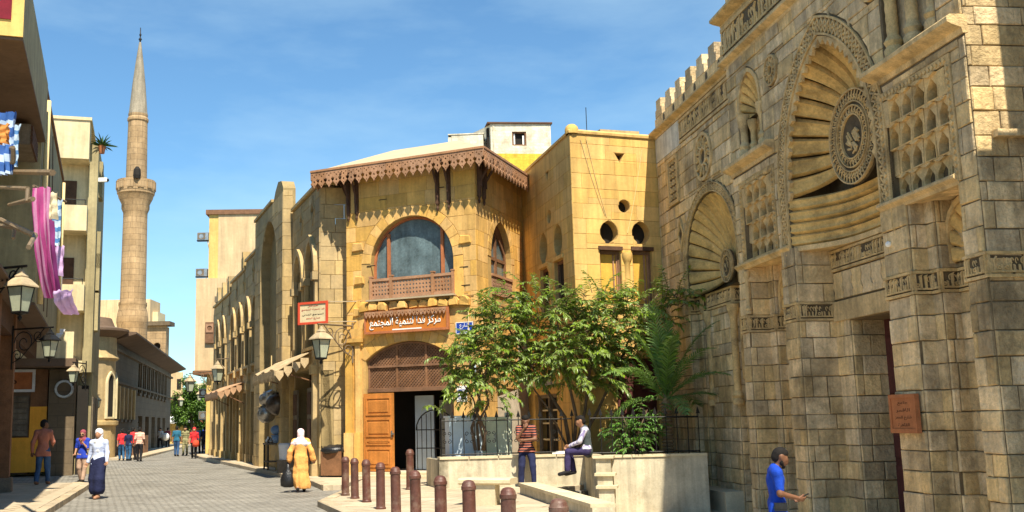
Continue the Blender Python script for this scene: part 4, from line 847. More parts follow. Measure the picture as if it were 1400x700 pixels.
# parapet copings, mouldings round the windows, window grilles
cp = MB()
for (a, b, z, y) in ((0, 7.45, 8.5, 0), (7.55, 12.55, 8.95, 0), (12.65, 17.7, 9.3, 0), (24.35, 28.95, 9.38, 0)): cp.box((a, y - .1, z), (b, y + .5, z + .11))
cp.box((17.75, -.44, 10.2), (22.1, .1, 10.31)); Af.put(cp, 'parapet_coping', 'arcade')
for (a, b, z) in ((6.6, 7.4, 8.5), (11.8, 12.5, 8.95), (16.9, 17.7, 9.3), (4.2, 4.9, 8.5), (2.0, 2.7, 8.5)): Af.put(MB().box((a, -.12, z + .112), (b, .4, z + .62)).box((a + .18, -.122, z + .615), (b - .18, .4, z + .9)), 'merlon', 'arcade')
for w in wins:
    h = grow(w, .2); v, f = plate(h[2:] + [], [], 0, 0) if False else (None, None)
    ino, outo = w[2:], h[2:]; q = MB()
    for k in range(len(ino) - 1):
        q.prism_y([ino[k], ino[k + 1], outo[k + 1], outo[k]], -.15, .05)
    for s_ in (0, 1):
        a = (w[1][0], w[0][0] - .2)[s_]; zb = w[2][1]; q.box((a, -.11, w[0][1] - .2), (a + .2, .05, zb)); q.box((a - .05, -.2, zb - .28), (a + .25, .05, zb - .02)).box((a - .04, -.16, w[0][1] - .35), (a + .24, .05, w[0][1] - .1))
    o = Af.put(q, 'window_moulding', 'arcade')
    o = Af.put(MB().add(*plate(grow(w, -.01), [], .3, .34)), 'window', 'dark_wood')
    q = MB(); u0, u1 = w[0][0], w[1][0]
    for k in range(1, 4): q.box((u0 + (u1 - u0) * k / 4 - .02, .26, w[0][1]), (u0 + (u1 - u0) * k / 4 + .02, .3, w[2][1] + .4))
    for k in range(1, 5): zz = w[0][1] + (w[2][1] - w[0][1]) * k / 4; q.box((u0 + .02, .265, zz - .02), (u1 - .02, .3, zz + .02))
    Af.put(q, 'grille', 'iron', o); Af.put(MB().box((u0 - .25, -.18, w[0][1] - .1), (u1 + .25, .3, w[0][1])), 'sill', 'arcade', o)
for s_ in star: Af.put(MB().add(*plate(scale_poly(s_, 1.25), [scale_poly(s_, .92)], -.05, .02)), 'star_frame', 'arcade')
# engaged columns and pilasters at street level
for u in (.15, 2.45, 4.8, 7.1, 9.5, 11.8, 14.1, 16.5, 17.4, 24.55, 28.45):
    Af.put(MB().box((u - .16, -.2, 0), (u + .16, .05, .5)).box((u - .11, -.15, .5), (u + .11, .05, 3.3)).box((u - .18, -.22, 3.3), (u + .18, .05, 3.6)).box((u - .1, -.12, 3.6), (u + .1, .05, 4.3)), 'pilaster', 'arcade')
for k, s_ in enumerate(shops[:-1]):
    a, b = s_[0][0], s_[1][0]
    o = Af.put(MB().box((a, .2, .1), (b, .26, 3.2)), 'shop_door', 'dark_wood')
    for q in range(4): Af.put(MB().box((a + .05 + q * .42, .15, .2), (a + .43 + q * .42, .2, 2.4)), 'door_panel', 'brown_wood' if k % 2 else 'grey_wood', o)
    Af.put(MB().add(*plate(rect(a, b, 2.5, 3.2), [rect(a + .08, b - .08, 2.6, 3.1)], .12, .2)), 'transom', 'grey_wood', o)
# the copper-smith's open shop
sh = Af.put(MB().add([(24.9, .5, .12), (28.2, .5, .12), (28.2, 3.4, .12), (24.9, 3.4, .12), (24.9, .5, 3.5), (28.2, .5, 3.5), (28.2, 3.4, 3.5), (24.9, 3.4, 3.5)], [(0, 1, 2, 3), (4, 7, 6, 5), (2, 6, 7, 3), (1, 5, 6, 2), (0, 3, 7, 4)]), 'shop_interior', 'brown_soffit')
for (u, w) in ((25.0, .7), (27.4, .7)):
    o = Af.put(MB().box((u, -.10, .2), (u + w, -.04, 2.9)), 'shop_shutter', 'grey_wood')
    for z in (.35, 1.2, 2.05): Af.put(MB().box((u + .08, -.125, z), (u + w - .08, -.10, z + .7)), 'door_panel', 'dark_wood', o)
Af.put(MB().box((25.9, .9, .15), (27.2, 1.4, 1.0)).box((25.9, 1.9, .15), (27.6, 2.2, 2.2)), 'counter', 'dark_wood', sh)
# ---- two awnings
def awning(label, u0, u1, z, out, m, drop):
    aw = empty('shop_awning', ar.location, ar.rotation_euler.z, label, 'awning')
    n = 10; vv = []; ff = []
    for i in range(n + 1):
        u = u0 + (u1 - u0) * i / n
        for (y, dz) in ((-.05, 0), (-out * .5, -drop * .42 - .05 * sin(i * 2.1)), (-out, -drop + .06 * sin(i * 1.7))): vv.append((u, y, z + dz))
    for i in range(n):
        for k in range(2): ff.append((i * 3 + k, i * 3 + k + 1, i * 3 + k + 4, i * 3 + k + 3))
    nv = len(vv); vv += [(x, y, q - .035) for x, y, q in vv]; ff += [tuple(i + nv for i in reversed(q)) for q in ff]
    for i in range(n): ff += [(i * 3 + 2, i * 3 + 2 + nv, i * 3 + 5 + nv, i * 3 + 5), (i * 3, i * 3 + 3, i * 3 + 3 + nv, i * 3 + nv)]
    ff += [(0, nv, nv + 1, 1), (1, nv + 1, nv + 2, 2), (n * 3, n * 3 + 1, n * 3 + 1 + nv, n * 3 + nv), (n * 3 + 1, n * 3 + 2, n * 3 + 2 + nv, n * 3 + 1 + nv)]
    mk('cover', vv, ff, m, aw)
    k = 0; u = u0
    while u < u1 - .1:
        v, f = plate([(0, 0), (.26, 0), (.26, -.16), (.13, -.34), (0, -.16)], [disc((.13, -.15), .035, 6)], -.012, .012); mk('fringe_board', v, f, m, aw, loc=(u, -out - .015, z - drop - .02), rot=(0, rng.uniform(-.08, .08), 0)); u += .27
    for y0 in (0,):
        for i in range(max(2, int(out / .27))): v, f = plate([(0, 0), (.26, 0), (.26, -.16), (.13, -.34), (0, -.16)], [], -.012, .012); mk('fringe_board', v, f, m, aw, loc=(u1 + .015, -out + i * .27, z - drop + drop * i * .27 / out - .03), rot=(0, 0, pi / 2))
    for u in (u0 + .1, u1 - .1): MB().tube([(u, 0, z - 1.0), (u, -out + .05, z - drop - .03)], .022, 5).build('strut', 'brown_wood', aw)
    return aw
awning('ragged pale cloth awning over the pot shop', 23.4, 28.0, 4.1, 1.25, 'awning_cloth', .62)
awning('pinkish wooden awning farther down the arcade', 7.2, 12.6, 3.75, 1.2, 'awning_wood', .42)
# ================================================================== tall beige block beyond the arcade
tb = empty('beige_block', (*col2(281, 590, 66.0), 0), radians(2), 'tall beige block with wooden bay windows behind the far end of the arcade', 'building')
MB().box((.6, 0, 0), (5.2, 9, 15.2)).build('wall', 'beige', tb); MB().box((.0, .05, 9.6), (.6, 8, 15.2)).build('wall', 'ochre', tb)
MB().box((-.65, -.5, 5.2), (1.25, 3, 11.0)).build('projecting_bay', 'beige', tb); MB().box((-.75, -.6, 4.95), (1.3, 3.1, 5.2)).build('bay_base', 'brown_wood', tb)
MB().box((.05, -.2, 0), (.75, 1.2, 5.0)).build('corner_shaft', 'ochre', tb); MB().box((-.2, -.1, 15.2), (5.4, 9.1, 15.5)).build('cornice', 'brown_wood', tb)
MB().box((3.6, -.06, 11), (3.75, 0, 15.2)).build('rib', 'beige', tb)
b1 = MB().box((.0, -.68, 6.9), (.55, -.5, 8.2)).build('bay_window', 'brown_wood', tb)
MB().add(*plate(rect(.05, .5, 7.55, 8.1), [disc((.275, 7.82), .16, 10)], -.72, -.68)).build('fretwork', 'fret', b1)
b2 = MB().box((.75, -1.1, 6.2), (1.75, -.5, 9.4)).build('bay_window', 'brown_wood', tb); MB().box((.65, -1.2, 9.4), (1.85, -.45, 9.75)).box((.8, -1.0, 5.9), (1.7, -.5, 6.2)).build('bay_roof', 'grey_wood', b2)
for k in range(5): MB().box((.78, -1.13, 6.4 + k * .6), (1.72, -1.1, 6.85 + k * .6)).build('lattice_panel', 'grey_wood', b2)
for (z, x) in ((13.6, -.5), (10.9 + .35, -.55), (3.6, -.2), (2.2, -.2)):
    o = empty('air_conditioner', tb.location + Vector((x, .3, z)), 0, 'grey air conditioner on the side of the beige block, ' + {13.6: 'topmost of four', 3.6: 'third from the top', 2.2: 'lowest of four'}.get(z, 'second from the top'), 'air conditioner', 'air conditioners on the beige block')
    MB().box((-.32, 0, 0), (.4, .35, .5)).build('casing', 'steel', o); MB().add(*plate(rect(-.3, .2, .04, .46), [disc((-.06, .25), .16, 10)], -.02, 0)).build('fan_grille', 'grey_wood', o); MB().tube([(.3, .1, .1), (.45, .1, -.6), (.5, .1, -1.4)], .03, 5).build('pipe', 'pipe', o); MB().box((-.35, .02, -.06), (.5, .3, 0)).build('bracket', 'iron', o)
# ================================================================== the carved mosque front
mq = face_root('carved_mosque', MJ, MN, 'carved limestone mosque front with a huge fluted shell portal and medallion', 'mosque')
Mf = Face(mq, MJ, MN); rng = random.Random(51); pool = []
END = 15.62; LD = .25; _hr = random.Random(9); HT = [_hr.choice((.28, .31, .34, .36, .40)) for _ in range(40)]
low = [(6.5, LD), (6.5, 0), (6.86, 0), (6.86, .5), (7.15, .5), (7.15, .7), (8.85, .7), (8.85, 0), (9.42, 0), (9.42, .77), (10.0, .77), (10.0, 1.5)]
lowR = [(12.3, 1.5), (12.3, .77), (12.9, .77), (12.9, 0), (13.7, 0), (13.7, .3), (13.95, .3), (13.95, .6), (15.15, .6), (15.15, 0), (END, 0)]
lowL = [(0, LD), (2.25, LD), (2.25, .45), (2.6, .45), (2.6, .6), (3.2, .6), (3.2, .42), (4.9, .42), (4.9, .6), (5.55, .6), (5.55, .45), (5.9, .45), (5.9, LD), (6.5, LD)]
def zone(path, z0, z1, ch, bl, jit=.016, proud=.034):
    v = []; f = []
    for (x, y) in path: v += [(x, y, z0), (x, y, z1)]
    for i in range(len(path) - 1): f.append((2 * i, 2 * i + 2, 2 * i + 3, 2 * i + 1))
    mk('wall', v, f, 'mosque_mortar', mq, recalc=False)
    for i in range(len(path) - 1):
        (x0, y0), (x1, y1) = path[i], path[i + 1]; L = math.hypot(x1 - x0, y1 - y0)
        masonry(pool, (x0, y0), atan2(y1 - y0, x1 - x0), 0, L, z0, z1, ch, bl, gap=.013, proud=proud, jit=jit, rng=rng, chj=.0)
zone(lowL, -.62, 4.42, HT, (.34, .75)); zone([(0, LD), (2.25, LD)], 4.42, 4.84, .42, (.38, .8)); zone(low, -.62, 3.55, HT, (.3, .8)); zone(lowR, -.62, 3.55, HT, (.3, .8))
# middle zone up to the carved storey
mid = [(6.5, LD), (6.5, 0), (6.86, 0), (6.86, .5), (7.15, .5), (7.15, .7), (8.85, .7), (8.85, 0), (9.42, 0), (9.42, .77), (12.9, .77), (12.9, 0), (13.7, 0), (13.7, .3), (13.95, .3), (13.95, .6), (15.15, .6), (15.15, 0), (END, 0)]
zone(mid[:10], 3.92, 5.02, .37, (.4, .9)); zone(mid[10:], 3.92, 5.02, .37, (.4, .9))
mk('wall', [(9.42, .77, 3.5), (12.9, .77, 3.5), (12.9, .77, 5.1), (9.42, .77, 5.1), (10, .77, 3.5), (12.3, .77, 3.5), (12.3, 1.55, 3.5), (10, 1.55, 3.5)], [(0, 1, 2, 3), (7, 6, 5, 4)], 'mosque_mortar', mq)
# joggled lintel stones over the door
for k in range(9):
    u = 9.46 + k * .38; w = .37
    z0, z1 = 3.95, 4.47; a = [(u, z0), (u + w - .02, z0), (u + w + .03, z0 + .13), (u + w - .03, z0 + .26), (u + w + .02, z0 + .39), (u + w - .02, z1), (u, z1), (u + .04, z0 + .39), (u - .01, z0 + .26), (u + .05, z0 + .13)]
    Mf.put(MB().prism_y(a, .735, .8, .01), 'joggled_stone', 'mosque')
Mf.put(MB().box((9.43, .70, 3.52), (12.89, .9, 3.9)), 'door_lintel', 'mosque')
dr = Mf.put(MB().box((10, 1.42, -.5), (12.3, 1.5, 3.5)), 'door', 'maroon')
for k in range(2):
    for z in (-.3, .9, 2.1): Mf.put(MB().box((10.1 + k * 1.12, 1.38, z), (11.08 + k * 1.12, 1.42, z + 1.05)), 'door_panel', 'maroon', dr)
Mf.put(MB().box((9.9, .8, -.62), (12.4, 1.6, -.42)), 'threshold', 'mosque')
# ---- carved lettering bands
def kufic(L, h, y, seed, dens=1.0):
    r = random.Random(seed); m = MB(); u = .03; t = h * .10
    m.box((0, y, h * .10), (L, y + .03, h * .10 + t))
    while u < L - h * .2:
        k = r.random(); w = h * r.uniform(.16, .26)
        if k < .36:
            m.prism_y([(u, h * .1), (u + t, h * .1), (u + t, h * .84), (u + t * 1.7, h * .95), (u - t * .4, h * .86)], y - .006, y + .03)
        elif k < .56: m.ring_y((u + w * .5, h * .34), w * .28, w * .56, y - .004, y + .03, 10)
        elif k < .72:
            m.tube([(u, y + .012, h * .15), (u + w * .4, y + .006, h * .45), (u + w * .2, y + .006, h * .7), (u + w * .9, y + .008, h * .88)], t * .5, 5)
        else: m.prism_y([(u, h * .1), (u + t, h * .1), (u + t * .8, h * .45), (u, h * .5)], y - .003, y + .03)
        if r.random() < .75:
            c = u + w * .9; m.tube([(c + w * .32 * cos(a), y + .016, h * .68 + h * .14 * sin(a)) for a in [q * .9 for q in range(6)]], t * .32, 4)
        u += w * r.uniform(.85, 1.25) / dens
    return m
def band(path, z0, z1, proud, seed, name='inscription_band', skip_hidden=True):
    h = z1 - z0
    for i in range(len(path) - 1):
        (x0, y0), (x1, y1) = path[i], path[i + 1]; L = math.hypot(x1 - x0, y1 - y0); an = atan2(y1 - y0, x1 - x0)
        if an < -.3: 
            MB().box((0, -proud, z0), (L, .02, z1)).build(name, 'carved', mq, loc=(x0, y0, 0), rot=(0, 0, an)); continue
        b = MB().add(*strip([(-proud * .9, 0), (L + proud * .9, 0)], [(-.02, z0), (proud, z0), (proud, z0 + h * .12), (proud - .03, z0 + h * .12), (proud - .03, z1 - h * .12), (proud, z1 - h * .12), (proud, z1), (-.02, z1)]))
        o = b.build(name, 'carved', mq, loc=(x0, y0, 0), rot=(0, 0, an))
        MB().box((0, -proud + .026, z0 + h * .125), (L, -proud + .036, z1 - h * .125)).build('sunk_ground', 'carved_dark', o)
        k = kufic(L + proud, h * .78, -proud + .002, seed + i); k.v = [(x - proud * .4, y, z + z0 + h * .11) for x, y, z in k.v]; k.build('carved_letters', 'carved', o)
band(low[:10], 3.55, 3.92, .05, 100); band(lowR[2:], 3.55, 3.92, .05, 130)
band([(9.42, .77), (12.9, .77)], 4.5, 4.92, .06, 160); band(lowL[1:13], 4.42, 4.84, .06, 170)
# ---- upper walls with openings
pc = 11.15
portal = pointed(9.36, 12.94, 5.02, 6.35, 8.78, 14)
muL = rect(7.0, 8.62, 5.12, 6.75); muR = rect(13.28, 15.1, 5.12, 6.8)
nuL = pointed(7.12, 8.3, 7.45, 8.45, 9.3, 6); nuR = rect(13.45, 14.95, 7.5, 9.6)
Mf.wall([(6.5, 5.02), (9.36, 5.02)] + portal[2:][::-1] + [(12.94, 5.02), (END, 5.02), (END, 9.9), (6.5, 9.9)], [muL, muR, nuL, nuR], .35, 'mosque_mortar')
masonry(pool, (0, 0), 0, 6.5, END, 5.02, 9.86, HT, (.4, .9), [grow(portal, .42), grow(muL, .16), grow(muR, .16), grow(nuL, .1), grow(nuR, .05), rect(6.4, 8.9, 7.1, 7.42), rect(13.0, END + .1, 7.1, 7.42), disc((9.0, 8.85), .36), disc((13.2, 8.95), .36)], gap=.015, proud=.026, jit=.012, rng=rng)
wn_ = pointed(2.3, 5.9, 4.84, 5.65, 7.3, 12)
Mf.wall([(0, 4.84), (2.3, 4.84)] + wn_[2:][::-1] + [(5.9, 4.84), (6.5, 4.84), (6.5, 9.9), (0, 9.9)], [], .3, 'mosque_mortar', y0=LD)
masonry(pool, (0, LD), 0, 0, 6.5, 4.84, 9.1, HT, (.36, .8), [grow(wn_, .3), disc((3.98, 8.3), .66), rect(1.0, 1.95, 7.55, 8.95), [(1.62, 6.65), (1.9, 6.15), (2.18, 6.65), (1.9, 7.15)], ], gap=.015, proud=.026, jit=.012, rng=rng)
Mf.put(MB().box((6.49, .0, 4.84), (6.9, LD + .1, 9.9)), 'portal_return', 'mosque')
# closing soffits over the lower recesses
sf = MB()
for (a, b, c) in ((6.86, 8.85, .72), (13.7, 15.15, .62)): sf.box((a, .02, 5.0), (b, c, 5.06))
Mf.put(sf, 'soffit', 'mosque')
Mf.put(MB().prism_z([(9.40 + 3.5 * i / 16, max(.02, .80 * (1 - abs((9.40 + 3.5 * i / 16 - 11.15) / 1.8) ** 3.0) - .10)) for i in range(17)] + [(12.92, .92), (9.40, .92)], 4.94, 5.04), 'soffit', 'carved')
# ---- fluted shells
def rim_points(outline, n):
    """n+1 points evenly spaced along the arch, from the left foot over the top to the right foot"""
    p = [outline[0]] + outline[::-1][:-2] + [outline[1]] if False else [outline[0]] + list(reversed(outline[2:])) + [outline[1]]
    seg = [math.hypot(p[i + 1][0] - p[i][0], p[i + 1][1] - p[i][1]) for i in range(len(p) - 1)]; T_ = sum(seg); o = []
    for k in range(n + 1):
        t = T_ * k / n; i = 0
        while i < len(seg) - 1 and t > seg[i]: t -= seg[i]; i += 1
        q = min(1, t / max(seg[i], 1e-9)); o.append((p[i][0] + (p[i + 1][0] - p[i][0]) * q, p[i][1] + (p[i + 1][1] - p[i][1]) * q))
    return o
def shell(outline, c, rin, depth, n, y, m='flute', bulge=.07, sub=12, rad=9, power=2.6, name='flute', floor=True):
    """ribbed half-dome: each flute runs from the rim into the depth and curves up to the boss at c"""
    P = rim_points(outline, n * 24)
    for k in range(n):
        B = np.zeros((sub + 1, rad + 1, 3)); hgt = np.zeros((sub + 1, rad + 1))
        for j in range(sub + 1):
            t = j / sub; x, z = P[k * 24 + int(round((.04 + .92 * t) * 24))]; a = atan2(z - c[1], x - c[0]); ix, iz = c[0] + rin * cos(a), c[1] + rin * sin(a)
            for i in range(rad + 1):
                s = (i / rad) ** 1.35; rho = 1 - s; B[j, i] = (x + (ix - x) * s, y + depth * (1 - rho ** power), z + (iz - z) * s)
                hgt[j, i] = bulge * (.45 + .55 * rho) * (.75 * max(0, sin(pi * t)) ** .55 + .42 * math.exp(-((t - .16) / .055) ** 2) + .42 * math.exp(-((t - .84) / .055) ** 2) - .35 * (t < .04 or t > .96)) + .02 * (i == 0) * sin(pi * t)
        dj = np.gradient(B, axis=0); di = np.gradient(B, axis=1); N_ = np.cross(dj, di); N_ /= np.maximum(np.linalg.norm(N_, axis=2, keepdims=True), 1e-9); cen = np.array([c[0], y - .6, c[1]])
        N_ *= np.where(((cen - B) * N_).sum(2, keepdims=True) < 0, -1, 1); V_ = B + N_ * hgt[:, :, None]
        v = [tuple(q) for q in V_.reshape(-1, 3)]; R = rad + 1; f = [(j * R + i, j * R + i + 1, (j + 1) * R + i + 1, (j + 1) * R + i) for j in range(sub) for i in range(rad)]
        nb = len(v); v += [tuple(q) for q in (B - N_ * .04).reshape(-1, 3)]; f += [tuple(q + nb for q in reversed(g)) for g in f]
        for j in range(sub): f.append((j * R, (j + 1) * R, (j + 1) * R + nb, j * R + nb))
        for i in range(rad): f += [(i, i + nb, i + 1 + nb, i + 1), (sub * R + i, sub * R + i + 1, sub * R + i + 1 + nb, sub * R + i + nb)]
        mk(name, v, f, m, mq, smooth=50)
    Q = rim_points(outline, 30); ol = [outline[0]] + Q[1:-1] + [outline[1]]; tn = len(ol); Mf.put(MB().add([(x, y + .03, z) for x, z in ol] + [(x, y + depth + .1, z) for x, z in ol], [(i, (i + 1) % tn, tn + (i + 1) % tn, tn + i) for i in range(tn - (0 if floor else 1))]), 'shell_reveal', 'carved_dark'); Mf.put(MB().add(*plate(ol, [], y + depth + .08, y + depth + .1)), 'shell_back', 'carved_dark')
cz = 6.82
# upper fan starts above two long bands that run under the medallion
fan = [(9.36, 6.0), (12.94, 6.0)] + portal[2:]
shell(fan, (pc - .02, cz), .70, .78, 17, .03, bulge=.085, sub=14, rad=11, floor=False)
for k in range(4):
    z0 = 5.04 + k * .243; v = []; f = []; nu = 16
    for i in range(nu + 1):
        u = 9.38 + (12.92 - 9.38) * i / nu; d = .80 * (1 - abs((u - pc) / 1.8) ** 3.0)
        for j in range(6):
            t = j / 5; v.append((u, .03 + d - .075 * sin(pi * t) ** .6 - (.05 if j in (1, 4) else 0), z0 + .238 * t))
    for i in range(nu):
        for j in range(5): f.append((i * 6 + j, (i + 1) * 6 + j, (i + 1) * 6 + j + 1, i * 6 + j + 1))
    mk('flute', v, f, 'flute', mq, smooth=42)
def medallion(c, r, y, parent_name='medallion', rings=((1.0, .72, .05), (.66, .45, .03)), seed=3, m='carved'):
    r_ = random.Random(seed)
    base = MB(); disk = disc(c, r, 40); base.add(*plate(disk, [], y, y + .06)); o = Mf.put(base, parent_name, 'carved_dark')
    mb = MB()
    for (a, b, w) in rings:
        mb.ring_y(c, r * a - .025, r * a, y - .05, y + .02, 40); mb.ring_y(c, r * b, r * b + .025, y - .045, y + .02, 40)
        n = max(12, int(2 * pi * r * (a + b) / 2 / .105)); rm = r * (a + b) / 2; hw = r * (a - b) / 2
        for k in range(n):
            t = 2 * pi * k / n
            for q in (-1, 1):
                t2 = t + q * .5 * 2 * pi / n
                mb.tube([(c[0] + (rm - hw * .85) * cos(t), y - .018, c[1] + (rm - hw * .85) * sin(t)), (c[0] + rm * cos((t + t2) / 2 + q * .25 * 2 * pi / n), y - .032, c[1] + rm * sin((t + t2) / 2 + q * .25 * 2 * pi / n)), (c[0] + (rm + hw * .85) * cos(t2), y - .018, c[1] + (rm + hw * .85) * sin(t2))], max(.009, r * .016), 4)
            mb.ball((c[0] + rm * cos(t), y - .02, c[1] + rm * sin(t)), max(.012, hw * .16), 5, 4)
    rc = r * rings[-1][1] * .8
    for k in range(9):
        a = r_.uniform(0, 2 * pi); q = rc * r_.uniform(.2, .7); p0 = (c[0] + q * cos(a), c[1] + q * sin(a))
        mb.tube([(p0[0] + rc * .3 * cos(a + 1.6 * j) * (1 - j * .1), y - .02, p0[1] + rc * .33 * sin(a + 1.1 * j)) for j in range(5)], max(.012, r * .025), 5)
    Mf.put(mb, 'carving', m, o); return o
medallion((pc - .03, cz + .02), .90, .55, seed=5)
# carved border round the portal arch
def arch_border(outline, d0, d1, y, step, name='carved_border'):
    ino, outo = grow(outline, d0), grow(outline, d1)
    A_ = rim_points(ino, 60); B_ = rim_points(outo, 60); m = [MB(), MB()]; g = MB()
    L_ = lambda p, q, t: (p[0] + (q[0] - p[0]) * t, p[1] + (q[1] - p[1]) * t)
    for k in range(60):
        g.prism_y([A_[k], A_[k + 1], B_[k + 1], B_[k]], y + .02, y + .06)
        for w_i, (s0, s1) in enumerate(((0, .12), (.88, 1))): m[w_i].prism_y([L_(A_[k], B_[k], s0), L_(A_[k + 1], B_[k + 1], s0), L_(A_[k + 1], B_[k + 1], s1), L_(A_[k], B_[k], s1)], y - .02, y + .05)
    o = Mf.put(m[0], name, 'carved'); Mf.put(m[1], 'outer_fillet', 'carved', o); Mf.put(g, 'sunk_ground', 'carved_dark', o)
    N = int(step); A_ = rim_points(ino, N); B_ = rim_points(outo, N); w = MB()
    for k in range(N):
        q = [L_(A_[k], B_[k], .5), L_((A_[k][0] / 2 + A_[k + 1][0] / 2, A_[k][1] / 2 + A_[k + 1][1] / 2), (B_[k][0] / 2 + B_[k + 1][0] / 2, B_[k][1] / 2 + B_[k + 1][1] / 2), .14), L_(A_[k + 1], B_[k + 1], .5), L_((A_[k][0] / 2 + A_[k + 1][0] / 2, A_[k][1] / 2 + A_[k + 1][1] / 2), (B_[k][0] / 2 + B_[k + 1][0] / 2, B_[k][1] / 2 + B_[k + 1][1] / 2), .86)]
        qc = (sum(p[0] for p in q) / 4, sum(p[1] for p in q) / 4)
        for i in range(4): bar(w, q[i], q[(i + 1) % 4], .035, y - .012, y + .04)
        w.ball((qc[0], y + .005, qc[1]), .035, 5, 4)
    Mf.put(w, 'carving', 'carved', o)
arch_border(portal, .02, .38, -.03, 64)
# scalloped inner edge
sc = rim_points(portal, 40); m_ = MB()
for k in range(4, 36):
    a, b = sc[k], sc[k + 1]; mx_, mz_ = (a[0] + b[0]) / 2, (a[1] + b[1]) / 2; dx, dz = pc - mx_, cz - mz_; L = math.hypot(dx, dz)
    m_.prism_y([a, b, (b[0] + dx / L * .05, b[1] + dz / L * .05), (mx_ + dx / L * .16, mz_ + dz / L * .16), (a[0] + dx / L * .05, a[1] + dz / L * .05)], -.02, .05)
Mf.put(m_, 'scalloped_edge', 'carved')
# left blind niche with its own shell and medallion
shell(wn_, (4.1, 5.35), .30, .55, 19, LD + .03, bulge=.06, sub=10, rad=8)
medallion((4.12, 5.45), .42, LD + .38, seed=8, rings=((1.0, .62, .05),))
arch_border(wn_, .02, .26, LD - .05, 46, 'niche_border')
# small shells
def small_shell(u0, u1, z0, zs, za, y, n, dep=.3):
    ol = pointed(u0, u1, z0, zs, za, 6); shell(ol, ((u0 + u1) / 2, z0 + .05), .04, dep, n, y, bulge=.03, sub=6, rad=4)
    ino, outo = rim_points(ol, 16), rim_points(grow(ol, .09), 16); m = MB()
    for k in range(16): m.prism_y([ino[k], ino[k + 1], outo[k + 1], outo[k]], y - .06, y + .05)
    Mf.put(m, 'niche_border', 'carved')
small_shell(7.3, 8.6, 3.98, 4.35, 4.9, .62, 9, .12); small_shell(14.0, 15.1, 4.0, 4.4, 4.92, .5, 9, .14)
small_shell(7.16, 8.26, 8.25, 8.55, 9.26, .02, 11, .25)
o = Mf.put(MB().add(*plate(rect(7.12, 8.3, 7.45, 8.25), [], .3, .34)), 'niche_back', 'mosque')
small_shell(7.62, 8.2, 7.75, 7.95, 8.2, .22, 7, .06)
def colonnette(u, y, z0, z1, r=.09, twist=True):
    pr = [(r * 1.5, z0), (r * 1.6, z0 + r), (r * 1.2, z0 + r * 1.6), (r * 1.55, z0 + r * 2.4), (r, z0 + r * 3.4)]; k = 0; z = z0 + r * 3.6
    while z < z1 - r * 4: pr.append((r * (1.0 if k % 2 else .9), z)); z += .09; k += 1
    pr += [(r, z1 - r * 3.6), (r * 1.5, z1 - r * 2), (r * 1.7, z1 - r * .6), (r * 1.7, z1)]
    m = MB().lathe(pr, 12); m.v = [(x + u, yy + y, z) for x, yy, z in m.v]; Mf.put(m, 'colonnette', 'carved', smooth=45)
colonnette(7.2, .04, 7.46, 8.4); colonnette(7.58, .1, 7.46, 8.2, .07); colonnette(8.24, .06, 7.46, 8.4)
# colonnaded panel over the right pier
Mf.put(MB().box((13.45, .22, 7.5), (14.95, .3, 9.6)), 'panel_back', 'mosque')
for u in (13.6, 14.2, 14.8): colonnette(u, .08, 7.5, 9.4, .10)
Mf.put(MB().box((13.4, -.02, 9.4), (15.0, .2, 9.62)), 'panel_head', 'carved')
# muqarnas panels: tiers of little pointed niches
def muqarnas(u0, u1, z0, z1, rows, cols):
    Mf.put(MB().box((u0, .22, z0), (u1, .3, z1)), 'panel_back', 'carved_dark'); dz = (z1 - z0) / rows; du = (u1 - u0) / cols
    for r in range(rows):
        off = (r % 2) * .5
        for k in range(cols + (1 if off else 0)):
            a = u0 + (k - off) * du; b = a + du; a, b = max(a, u0), min(b, u1)
            if b - a < du * .3: continue
            zb = z0 + r * dz; y = .13 - .055 * r
            if b - a > du * .9:
                h = [(a + .05, zb + .02), (b - .05, zb + .02), (b - .05, zb + dz * .5), ((a + b) / 2, zb + dz * .86), (a + .05, zb + dz * .5)]
                v, f = plate([(a + .006, zb), (b - .006, zb), (b - .006, zb + dz * .98), (a + .006, zb + dz * .98)], [h], y, .24)
            else: v, f = plate(rect(a + .006, b - .006, zb, zb + dz * .98), [], y, .24)
            v = [(x + rng.uniform(-.006, .006), yy + rng.uniform(-.012, .012) * (yy < .2), z) for x, yy, z in v]
            Mf.put(MB().add(v, f), 'muqarnas_niche', 'carved')
            if b - a > du * .9: Mf.put(MB().prism_y([(a + .02, zb + dz * .97), ((a + b) / 2, zb + dz * .86), (b - .02, zb + dz * .97), ((a + b) / 2, zb + dz * 1.03)], y - .05, y + .02), 'muqarnas_point', 'carved')
muqarnas(7.0, 8.62, 5.12, 6.75, 4, 4); muqarnas(13.28, 15.1, 5.12, 6.8, 4, 5)
def frame_border(r_, w, y):
    (a, z0), (b, _), (_, z1), _2 = r_; o = Mf.put(MB().add(*plate(rect(a - w, b + w, z0 - w * .6, z1 + w), [rect(a - .02, b + .02, z0 + .015, z1 + .02)], y, .1)), 'carved_border', 'carved')
    q = MB(); n = int((b - a + w) / .1)
    for k in range(n): u = a - w / 2 + (b - a + w) * (k + .5) / n; q.prism_y([(u - .04, z1 + w / 2), (u, z1 + w / 2 - .045), (u + .04, z1 + w / 2), (u, z1 + w / 2 + .045)], y - .022, y + .01)
    n = int((z1 - z0) / .1)
    for k in range(n):
        z = z0 + (z1 - z0) * (k + .5) / n
        for u in (a - w / 2, b + w / 2): q.prism_y([(u - .045, z), (u, z - .045), (u + .045, z), (u, z + .045)], y - .022, y + .01)
    Mf.put(q, 'carving', 'carved', o)
frame_border(muL, .15, -.04); frame_border(muR, .15, -.04)
